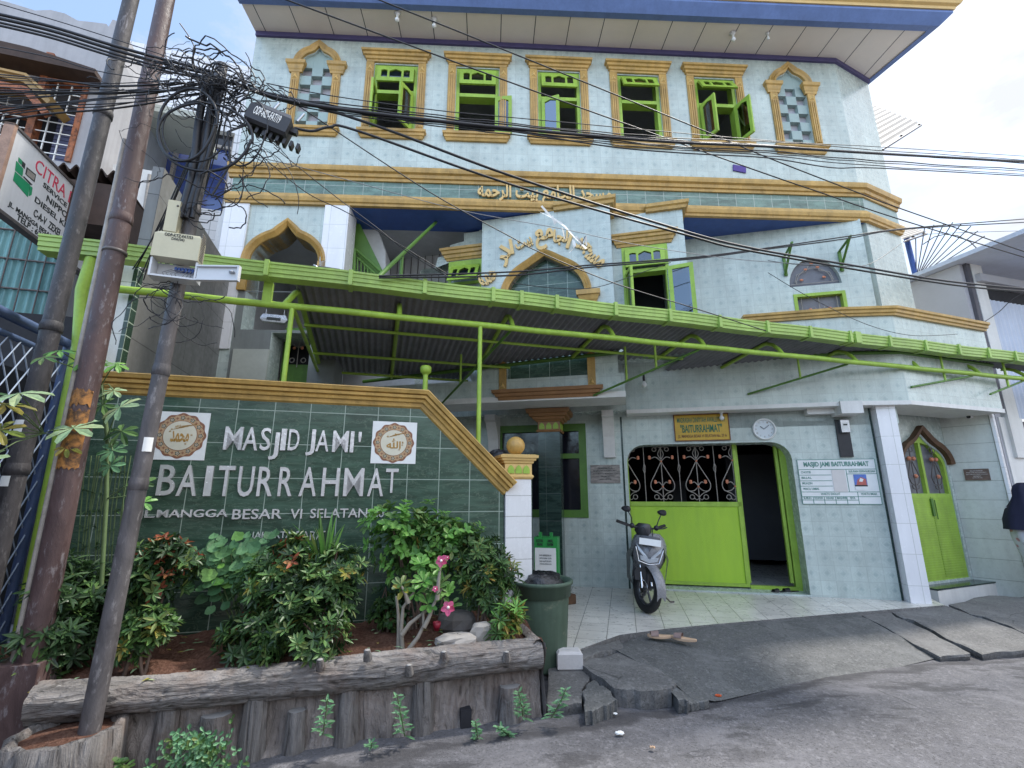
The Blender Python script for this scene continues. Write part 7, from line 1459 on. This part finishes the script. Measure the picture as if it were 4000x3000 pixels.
# bin with a black bag
P('bin_green', (.075, .115, .08), .55, .18, 3, .15, 40, streak=.35, dirt='#7c7f6a', dk=.28); q = np.array([.285, 4.82, .03])
bn = thing('trash_bin', 'weathered green plastic trash bin at the end of the planter', 'bin', q); b = MB('bin_green'); b.lathe(q, [(.0, .0), (.215, .0), (.222, .02), (.258, .58), (.26, .63)], 36); part('body', b, bn)
b = MB('bin_green'); b.lathe(q, [(.26, .62), (.278, .625), (.288, .725), (.302, .73), (.304, .755), (.295, .765), (.272, .76), (.26, .70), (.25, .55), (.0, .50)], 36); part('rim', b, bn)
bb = MB('black_bag_film') if False else None
P('bag_film', (.014, .014, .017), .22, .2, 12, .9, 16, spec=.6, bd=.03); b = MB('bag_film'); rr = random.Random(8); rows = []
for i in range(13):
    th = math.pi / 2 * i / 12; rows.append([(q[0] + .01 + .215 * math.cos(th) ** .6 * math.cos(a_) * (1 + .10 * math.sin(5 * a_ + i) + rr.uniform(-.05, .05)), q[1] + .02 + .21 * math.cos(th) ** .6 * math.sin(a_) * (1 + rr.uniform(-.06, .06)), q[2] + .665 + .165 * math.sin(th) * (1 + .22 * math.sin(3 * a_ + .5) * (1 - i / 12) + rr.uniform(-.05, .05))) for a_ in [2 * math.pi * j / 26 for j in range(26)]])
b.grid(rows, closed=True); thing('garbage_bag', 'shiny black garbage bag heaped in the green bin', 'bag', q + np.array([0, 0, .5]), mb=b)
def bevbox(name, label, cat, fr, u0, u1, z0, z1, d0, d1, e, mname, **k):
    b = MB(mname); b.loft([[fr.w(u0 + i, z, d0 + i), fr.w(u1 - i, z, d0 + i), fr.w(u1 - i, z, d1 - i), fr.w(u0 + i, z, d1 - i)] for z, i in ((z0, e), (z0 + e, 0), (z1 - e, 0), (z1, e))]); return thing(name, label, cat, fr.w((u0 + u1) / 2, z0, (d0 + d1) / 2), mb=b, **k)
q = gz(2228, 2620, .09); bevbox('concrete_block', 'white worn concrete block holding the foot of the bin', 'block', Fr(q, 88), -.11, .115, .08, .235, -.16, .0, .02, 'pale_block' if P('pale_block', (.52, .50, .49), .85, .12, 7, .3, 40) else '')
q = gz(2232, 2362, ZP); bevbox('wooden_block', 'brown wooden block on the porch tiles behind the bin', 'block', Fr(q, 60), -.05, .08, ZP, ZP + .12, -.25, .0, .01, 'old_wood')
# slippers
P('tan_sole', (.50, .34, .22), .7, .1, 9, .1); P('tan_strap', (.24, .17, .15), .75, .15, 14, .2); P('black_sole', (.02, .02, .02), .6, .2, 9, .1)
def slipper(label, q, az, m1, m2, grp, L_=.25, s=1.):
    fr = Fr(q, az); o = thing('slipper', label, 'slipper', q, grp); b = MB(m1); z = q[2]; out = []
    for i in range(24):
        a = 2 * math.pi * i / 24; u = .5 * L_ * math.cos(a); w = (.040 + .010 * math.cos(a)) * math.sin(a) * s; out.append((u, w))
    b.loft([[fr.w(u * k, z + h + .008 * (abs(u) / .125) ** 2, w * k) for u, w in out] for h, k in ((.0, .97), (.006, 1), (.02, 1), (.024, .97))]); part('sole', b, o)
    b = MB(m2); rows = []
    for i in range(6):
        u = .015 + .075 * i / 5; rows.append([fr.w(u, z + .024 + .042 * math.sin(math.pi * j / 8) * (1 - .25 * i / 5), -.046 * math.cos(math.pi * j / 8) * s) for j in range(9)])
    b.grid(rows); b.grid([[np.array(p) + np.array([0, 0, .004]) for p in r_] for r_ in rows]); part('strap', b, o); return o
slipper('tan slipper on the pavement edge, left of the pair', gz(2578, 2492, .17), 278, 'tan_sole', 'tan_strap', 'tan slippers on the pavement'); slipper('tan slipper on the pavement edge, right of the pair and pointing outward', gz(2672, 2502, .17), 305, 'tan_sole', 'tan_strap', 'tan slippers on the pavement')
slipper('black slipper on the porch tiles, nearer the gate panel', gz(3045, 2318, ZP), 265, 'black_sole', 'black_sole', 'black slippers at the gate'); slipper('black slipper on the porch tiles, nearer the notice board wall', gz(3088, 2316, ZP), 272, 'black_sole', 'black_sole', 'black slippers at the gate')
# broken slabs
def slab(label, pts, z0, z1, mname='old_concrete', seed=1):
    rr = random.Random(seed); b = MB(mname); P_ = []
    for i in range(len(pts)):
        a, c = np.array(pts[i]), np.array(pts[(i + 1) % len(pts)])
        for k in range(8): s_ = len(P_) * .55 + seed; P_.append(lerp(a, c, k / 8) + (np.array([4 * math.sin(s_ * 1.3) + 2.5 * math.sin(s_ * 2.9), 3.5 * math.sin(s_ * 1.1 + 1) + 2 * math.sin(s_ * 2.6)]) * math.sin(math.pi * k / 8)))
    top = [gz(*p, z1[0] + (z1[1] - z1[0]) * ((p[1] - 2500) / 250)) for p in P_]; cen = sum(top) / len(top)
    bot = [np.array([p[0], p[1], z0]) + (p - cen) * np.array([-.03, -.03, 0]) for p in top]; mid = [lerp(a, c, .38 + .1 * math.sin(i_ * .9)) + (a - cen) * np.array([.02, .02, 0]) * (.6 + .4 * math.sin(i_ * .7 + seed)) for i_, (a, c) in enumerate(zip(top, bot))]
    ins = [lerp(p, cen, .06) + np.array([0, 0, .004]) for p in top]
    b.loft([bot, mid, top, ins], cap=False); b.grid([[*ins, ins[0]], [lerp(p, cen, .6) + np.array([0, 0, .006]) for p in ins] + [lerp(ins[0], cen, .6) + np.array([0, 0, .006])], [cen + np.array([0, 0, .006])] * (len(ins) + 1)], smooth=False)
    return thing('concrete_slab', label, 'slab', (cen[0], cen[1], z0), 'concrete slabs along the frontage', mb=b)
slab('large tilted slab between the bin and the ramp', [(2262, 2590), (2440, 2540), (2520, 2575), (2640, 2668), (2622, 2690), (2500, 2700), (2400, 2688)], -.02, (.15, .10), seed=3)
slab('upper slab piece touching the porch tiles', [(2235, 2556), (2300, 2530), (2420, 2500), (2436, 2530), (2330, 2552), (2262, 2580)], -.02, (.165, .14), seed=4)
slab('dark slab under the white block', [(2140, 2600), (2255, 2592), (2310, 2640), (2275, 2690), (2272, 2745), (2140, 2760)], -.02, (.10, .06), seed=5)
slab('broken pale corner stone lying at the road edge', [(2275, 2700), (2318, 2655), (2372, 2690), (2412, 2735), (2380, 2750), (2330, 2772), (2285, 2782)], -.02, (.12, .08), 'ramp_concrete', seed=6)
slab('narrow raised strip of broken paving along the ramp', [(2380, 2525), (2425, 2508), (2470, 2540), (2560, 2610), (2660, 2700), (2690, 2735), (2650, 2735), (2610, 2670), (2480, 2580)], -.02, (.17, .07), 'ramp_concrete', seed=7)
slab('chunk of rubble at the lower corner of the ramp', [(2630, 2690), (2690, 2705), (2770, 2735), (2700, 2752), (2650, 2745)], -.02, (.09, .03), 'ramp_concrete', seed=8)
S1 = (.0717, -.10)
slab('narrow grey paving slab right of the ramp', [(3358, 2396), (3455, 2388), (3560, 2434), (3790, 2552), (3672, 2566), (3500, 2476)], -.03, S1, 'old_concrete', seed=21)
slab('large grey paving slab beyond the dark gap before the white pillar', [(3475, 2387), (3690, 2364), (3860, 2424), (4060, 2496), (4070, 2528), (3836, 2557), (3620, 2450)], -.03, S1, 'old_concrete', seed=22)
slab('far paving slab before the green arched door', [(3705, 2362), (3862, 2326), (4100, 2330), (4320, 2370), (4320, 2470), (4075, 2494), (3880, 2424)], -.03, S1, 'old_concrete', seed=23)
for x, y, s, l in ((2404, 2788, .012, 'white pebble on the asphalt below the broken stone'), (2420, 2862, .022, 'flattened white plastic scrap on the asphalt'), (2548, 2918, .014, 'dry tan leaf scrap on the asphalt')):
    rock('litter', l, gz(x, y, .008), s, 1.4, .8, .3, 'paper' if 'leaf' not in l else 'tan_sole', x, cat='litter')
P('orange_plastic', (.55, .10, .03), .4, .1, 9, 0); rock('litter', 'orange plastic scrap at the ramp edge', gz(2805, 2716, .01), .018, 1.5, .6, .4, 'orange_plastic', 3, cat='litter')
# ================================================================ scooter parked at the gate
P('scooter_grey', (.20, .20, .21), .28, .06, 3, 0, spec=.6); P('scooter_dark', (.045, .045, .05), .35, .1, 4, 0, spec=.5); P('seat_black', (.02, .02, .022), .6, .1, 20, .2, 90)
P('lens', (.42, .44, .46), .08, .08, 9, 0, spec=.9); P('chrome', (.62, .62, .64), .15, .05, 5, 0, metal=1.0)
so0 = gz(2522, 2394, ZP); sc_th = thing('scooter', 'grey and black scooter parked before the lime gate, leaning on its stand', 'scooter', so0)
HD = math.radians(-13); fw = np.array([math.sin(HD), -math.cos(HD), 0]); rt_ = np.array([math.cos(HD), math.sin(HD), 0])   # rt_: viewer's right
ln_ = math.radians(7); upv = np.array([0, 0, 1]) * math.cos(ln_) + rt_ * math.sin(ln_); rtv = rt_ * math.cos(ln_) - np.array([0, 0, 1]) * math.sin(ln_)
def sp(x, y, z): return so0 + rtv * x + fw * y + upv * z           # x viewer right, y forward, z up
st_ = math.radians(30); ax_o = (0, -.10, .0)
def ss(x, y, z):                                                   # steered parts turn about the head
    return sp(x * math.cos(st_) + y * math.sin(st_), y * math.cos(st_) - x * math.sin(st_), z)
def torus(mb, fn, cy, cz, Rr, r, x=0., n=36, m=10, flat=1.):
    mb.grid([[fn(x + r * math.sin(2 * math.pi * j / m) * flat, cy + (Rr + r * math.cos(2 * math.pi * j / m)) * math.cos(2 * math.pi * i / n), cz + (Rr + r * math.cos(2 * math.pi * j / m)) * math.sin(2 * math.pi * i / n)) for j in range(m)] for i in range(n + 1)], closed=True); return mb
RW_ = .285
def wheel(fn, cy, nm):
    b = MB('rubber'); torus(b, fn, cy, RW_, .235, .05, flat=.92); w_ = part('wheel', b, sc_th)
    b = MB('scooter_dark'); torus(b, fn, cy, RW_, .185, .016, flat=1.6)
    for i in range(5):
        a = 2 * math.pi * i / 5 + .3; b.tube([fn(0, cy, RW_), fn(.0, cy + .18 * math.cos(a), RW_ + .18 * math.sin(a))], .016, 6)
    b.tube([fn(-.05, cy, RW_), fn(.05, cy, RW_)], .03, 10); part('rim', b, w_)
    b = MB('chrome'); torus(b, fn, cy, RW_, .09, .008, x=-.055, m=6, flat=.4); part('brake_disc', b, w_)
wheel(ss, 0, 'front'); wheel(lambda x, y, z: sp(x, y, z), -1.24, 'rear')
b = MB('chrome')
for s_ in (-1, 1): b.tube([ss(s_ * .07, 0, RW_), ss(s_ * .065, -.10, .62)], .016, 8)
part('fork', b, sc_th)
b = MB('scooter_grey'); rows = []
for i in range(15):
    a = math.radians(-10 + 150 * i / 14); w_ = .075 * (1 - .25 * abs(i - 7) / 7); rows.append([ss(x * w_, .31 * math.cos(a), RW_ + .305 * math.sin(a) + .02 - abs(x) ** 2 * .05) for x in (-1, -.8, -.4, 0, .4, .8, 1)])
b.grid(rows); b.grid([[ss(0, 0, RW_) * .02 + np.array(p) * .98 for p in r_] for r_ in rows]); part('front_fender', b, sc_th)
# apron: rings of half width, forward, height
b = MB('scooter_grey'); rows = []
for z, hw_, yf, yb in ((.44, .10, -.02, -.30), (.52, .16, .02, -.30), (.60, .19, .06, -.28), (.70, .205, .08, -.25), (.80, .20, .04, -.24), (.88, .17, -.02, -.22), (.93, .12, -.07, -.20)):
    rows.append([sp(hw_ * x, yb + (yf - yb) * f_, z) for x, f_ in ((-1.0, 0), (-1.08, .35), (-.85, .7), (-.4, .95), (0, 1), (.4, .95), (.85, .7), (1.08, .35), (1.0, 0), (.5, -.15), (0, -.2), (-.5, -.15))])
b.grid(rows, closed=True); b.add(rows[-1]); part('apron', b, sc_th)
b = MB('scooter_dark')
for s_ in (-1, 1): b.grid([[sp(s_ * (.17 + .03 * t), .0 - .22 * t, .78 - .02 * t), sp(s_ * (.22 + .05 * t), -.06 - .28 * t, .62), sp(s_ * (.21 + .03 * t), -.05 - .3 * t, .42 - .1 * t), sp(s_ * (.17), -.06 - .32 * t, .26)] for t in (0, .35, .7, 1)])
b.grid([[sp(x * .15, -.02, .36 + .0), sp(x * .16, .0, .46), sp(x * .14, .04, .52)] for x in (-1, -.5, 0, .5, 1)]); part('side_panel', b, sc_th)
b = MB('lens'); 
for s_ in (-1, 1): b.loft([[sp(s_ * x, y + .004, z) for x, y, z in ((.02, .085, .66), (.135, .065, .73), (.165, .05, .80), (.10, .07, .70), (.02, .092, .60))], [sp(s_ * x, y + .016, z) for x, y, z in ((.02, .088, .655), (.130, .066, .725), (.155, .05, .785), (.10, .073, .695), (.02, .094, .607))]])
b.loft([[sp(x, .092, z) for x, z in ((-.10, .615), (-.115, .675), (0, .64), (.115, .675), (.10, .615), (0, .585))], [sp(x * .9, .105, z) for x, z in ((-.10, .618), (-.115, .670), (0, .637), (.115, .670), (.10, .618), (0, .59))]]); part('headlight', b, sc_th)
b = MB('chrome'); b.tube([sp(-.165, .06, .76), sp(-.12, .095, .60), sp(0, .112, .575), sp(.12, .095, .60), sp(.165, .06, .76)], .008, 6); part('trim', b, sc_th)
b = MB('scooter_dark'); b.grid([[sp(-.13, .03, .845), sp(-.05, .07, .82), sp(0, .085, .72), sp(.05, .07, .82), sp(.13, .03, .845)], [sp(-.12, .0, .90), sp(-.05, .03, .905), sp(0, .04, .905), sp(.05, .03, .905), sp(.12, .0, .90)]]); part('beak', b, sc_th)
b = MB('paper'); b.loft([[sp(x, .075 + (.86 - z) * .3, z) for x, z in ((-.13, .80), (.13, .80), (.13, .875), (-.13, .875))], [sp(x, .085 + (.86 - z) * .3, z) for x, z in ((-.13, .80), (.13, .80), (.13, .875), (-.13, .875))]]); part('number_plate', b, sc_th)
# steered head
b = MB('scooter_dark'); b.loft([[ss(x * w_, -.13 + y, z) for x, y in ((-1, -.04), (-.6, .05), (0, .09), (.6, .05), (1, -.04), (0, -.10))] for z, w_ in ((.88, .07), (.94, .12), (1.0, .12), (1.04, .07))], smooth=True); part('handlebar_cover', b, sc_th)
b = MB('black_plastic'); b.tube([ss(-.34, -.22, 1.03), ss(-.16, -.15, .99), ss(0, -.13, .97), ss(.16, -.15, .99), ss(.34, -.22, 1.03)], .013, 8); part('handlebar', b, sc_th)
for s_ in (-1, 1):
    b = MB('rubber'); b.tube([ss(s_ * .22, -.165, 1.0), ss(s_ * .36, -.225, 1.035)], .02, 10); part('grip', b, sc_th)
    b = MB('black_plastic'); b.tube([ss(s_ * .20, -.13, .99), ss(s_ * .27, -.12, 1.0), ss(s_ * .36, -.17, 1.02)], .008, 6); b.ball(ss(s_ * .18, -.14, 1.0), .035, 10, 6); part('lever', b, sc_th)
    b = MB('black_plastic'); tp = ss(s_ * .27, -.15, 1.20); b.tube([ss(s_ * .18, -.14, 1.02), ss(s_ * .20, -.13, 1.10), ss(s_ * .25, -.15, 1.18)], .007, 6)
    nv = unit(fw * .9 + rt_ * s_ * .2); xv = unit(np.cross(nv, upv)); yv = np.cross(xv, nv)
    b.loft([[tp + xv * .062 * k * (math.cos(a) + .15 * math.cos(2 * a)) + yv * .040 * k * math.sin(a) + nv * h for a in [2 * math.pi * i / 18 for i in range(18)]] for h, k in ((-.02, .9), (-.01, 1), (.012, .9), (.024, .5))], smooth=True); part('mirror', b, sc_th)
b = MB('cable_black'); b.tube([ss(-.15, -.12, .98), ss(-.08, -.02, 1.0), sp(-.02, .0, .90)], .006, 5); b.tube([ss(.14, -.12, .98), ss(.05, -.03, 1.0), sp(.03, .0, .90)], .006, 5); part('cable', b, sc_th)
b = MB('scooter_dark'); b.loft([[sp(x * w_, y, z) for x, z in ((-1, z0_), (1, z0_), (1.0, z1_), (.6, z1_ + .03), (-.6, z1_ + .03), (-1, z1_))] for y, w_, z0_, z1_ in ((-.26, .16, .24, .33), (-.5, .17, .23, .32), (-.62, .17, .24, .55), (-.9, .15, .40, .70), (-1.3, .12, .52, .76), (-1.55, .07, .60, .78))]); part('body', b, sc_th)
b = MB('seat_black'); b.loft([[sp(x * w_, y, z) for x, z in ((-1, z0_), (1, z0_), (.9, z1_), (0, z1_ + .02), (-.9, z1_))] for y, w_, z0_, z1_ in ((-.56, .08, .70, .74), (-.7, .12, .70, .78), (-1.0, .13, .74, .80), (-1.35, .11, .77, .84), (-1.5, .06, .79, .85))], smooth=True); part('seat', b, sc_th)
b = MB('iron'); foot = sp(.10, -.62, .24); gpt = np.array([*(foot + rt_ * .22 - fw * .02)[:2], ZP + .01]); b.tube([foot, gpt], .011, 6); b.tube([gpt, gpt + rt_ * .05 - fw * .02], .012, 6); part('side_stand', b, sc_th)
# ================================================================ woman at the right edge
def skinned(name, joints, edges, mname, lv=2):
    me = bpy.data.meshes.new('s'); me.from_pydata([tuple(j[0]) for j in joints], edges, []); o = bpy.data.objects.new('s', me); COL.objects.link(o)
    sm_ = o.modifiers.new('k', 'SKIN'); sl2 = me.skin_vertices[0].data if me.skin_vertices else None
    if sl2 is None: me.attributes.new('skin', 'FLOAT', 'POINT')
    for i, j in enumerate(joints): me.skin_vertices[0].data[i].radius = (j[1], j[1] * (j[2] if len(j) > 2 else 1)); me.skin_vertices[0].data[i].use_root = (i == 0)
    ss_ = o.modifiers.new('u', 'SUBSURF'); ss_.levels = lv; ss_.render_levels = lv
    dg = bpy.context.evaluated_depsgraph_get(); dg.update(); m2 = bpy.data.meshes.new_from_object(o.evaluated_get(dg)); b = MB(mname)
    b.v = [tuple(v.co) for v in m2.vertices]
    for p in m2.polygons: b.f.append(tuple(p.vertices)); b.uv.append([(0, 0)] * len(p.vertices)); b.mi.append(0); b.smooth.append(True)
    bpy.data.objects.remove(o); bpy.data.meshes.remove(m2); bpy.data.meshes.remove(me); return b
P('skin', (.42, .25, .17), .5, .08, 9, 0, spec=.35); P('navy_cloth', (.012, .013, .035), .85, .15, 8, .2, 60)
t = NT('floral_cloth'); pz_ = t.pos(); v = t.n('TexVoronoi'); v.inputs['Scale'].default_value = 9; t.l(pz_, v.inputs['Vector']); nn_ = t.noise(pz_, 14, 4, .6, .8)
c = t.mix(t.rng(t.math('ADD', v.outputs['Distance'], t.math('MULTIPLY', nn_, .35)), .42, .50, 1, 0), (.60, .60, .66), (.50, .24, .26)); c = t.mix(t.rng(nn_, .60, .66, 0, .8), c, (.25, .17, .20)); t.fin(c, .8, 0, .2)
wp = dist(4005, 2000, 6.9); GP = np.array([wp[0], wp[1], .12])
wm = thing('person', 'woman in a navy head scarf and white floral dress stepping past the right edge', 'person', GP)
X_ = np.array([.97, .24, 0]); Y_ = np.array([-.24, .97, 0])
def wq(f_, s_, z): return GP + X_ * f_ + Y_ * s_ + np.array([0, 0, z])     # f_: the way she walks, s_: to her left
J = [(wq(.10, 0, .86), .125, .85), (wq(.06, 0, 1.0), .115, .8), (wq(.03, 0, 1.16), .125, .75), (wq(.03, 0, 1.29), .11, .75), (wq(.05, 0, 1.36), .05), (wq(.07, 0, 1.43), .058), (wq(.09, 0, 1.50), .085, 1.1), (wq(.085, 0, 1.57), .07),
     (wq(.02, .15, 1.28), .055), (wq(.0, .20, 1.02), .04), (wq(.16, .20, .88), .03), (wq(.02, -.15, 1.28), .055), (wq(-.06, -.20, 1.03), .04), (wq(.07, -.21, .85), .03),
     (wq(.14, .08, .80), .085), (wq(.38, .08, .47), .06), (wq(.36, .08, .08), .036), (wq(.46, .09, .03), .03), (wq(.12, -.08, .80), .085), (wq(.20, -.08, .45), .06), (wq(.08, -.08, .12), .036), (wq(.18, -.09, .03), .03)]
E_ = [(0, 1), (1, 2), (2, 3), (3, 4), (4, 5), (5, 6), (6, 7), (3, 8), (8, 9), (9, 10), (3, 11), (11, 12), (12, 13), (0, 14), (14, 15), (15, 16), (16, 17), (0, 18), (18, 19), (19, 20), (20, 21)]
for s_, wi in ((1, 10), (-1, 13)):
    w0 = J[wi][0]; d_ = unit(J[wi][0] - J[wi - 1][0]); pal = len(J); J.append((w0 + d_ * .05, .026, .6)); E_.append((wi, pal))
    for k, (a_, l_) in enumerate(((-.03, .07), (-.01, .08), (.01, .075), (.03, .06))):
        i1 = len(J); J.append((w0 + d_ * .085 + X_ * a_, .009)); J.append((w0 + d_ * (.085 + l_ * .5) + X_ * a_ + np.array([0, 0, -.01]), .008)); J.append((w0 + d_ * (.08 + l_) + X_ * a_ * .9 + np.array([0, 0, -.025]), .007)); E_ += [(pal, i1), (i1, i1 + 1), (i1 + 1, i1 + 2)]
    i1 = len(J); J.append((w0 + d_ * .03 + X_ * .035, .010)); J.append((w0 + d_ * .07 + X_ * .05, .008)); E_ += [(wi, i1), (i1, i1 + 1)]
part('body', skinned('body', J, E_, 'skin'), wm)
b = MB('skin'); hc = wq(.09, 0, 1.50); b.ball(hc, .088, 16, 12, .95, .82, 1.2); b.ball(hc + X_ * .092 - np.array([0, 0, .012]), .014, 8, 6, 1, .8, 1.4); b.use('ink'); [b.ball(hc + X_ * .078 + Y_ * s_ * .032 + np.array([0, 0, .012]), .009, 8, 6) for s_ in (-1, 1)]; b.use('sign_red').ball(hc + X_ * .078 - np.array([0, 0, .05]), .016, 8, 5, .5, 1, .4); part('face', b, wm)
def robe(mname, rings, n=22, k=.0, nm='dress'):
    b = MB(mname); rows = [[wq(f_ + rx * math.cos(a), s_ + ry * math.sin(a), z + .0) + (X_ * math.cos(a) + Y_ * math.sin(a)) * k * math.sin(a * 7 + z * 6) for a in [2 * math.pi * i / n for i in range(n)]] for f_, s_, z, rx, ry in rings]; b.grid(rows, closed=True); part(nm, b, wm)
robe('navy_cloth', [(-.02, 0, .98, .235, .25), (.0, 0, 1.12, .215, .25), (.03, 0, 1.25, .185, .22), (.045, 0, 1.36, .15, .16), (.055, 0, 1.44, .128, .122), (.06, 0, 1.52, .125, .115), (.07, 0, 1.59, .10, .095), (.08, 0, 1.63, .05, .05), (.08, 0, 1.635, .005, .005)], 26, .012, 'head_scarf')
robe('floral_cloth', [(.06, 0, 1.24, .14, .16), (.02, 0, 1.05, .19, .205), (.05, 0, .88, .205, .215), (.12, 0, .70, .21, .22), (.18, 0, .50, .20, .21), (.22, 0, .30, .20, .20), (.24, 0, .14, .21, .20)], 26, .016)
for s_, wi in ((1, 9), (-1, 12)):
    b = MB('floral_cloth'); b.tube([J[wi - 1][0], J[wi][0], lerp(J[wi][0], J[wi + 1][0], .85)], .06, 12, rs=[.075, .062, .045]); part('sleeve', b, wm)
for i_ in (17, 21):
    b = MB('black_sole'); b.ball(J[i_][0] - X_ * .05 - np.array([0, 0, .012]), .12, 12, 6, 1, .45, .22); part('shoe', b, wm)
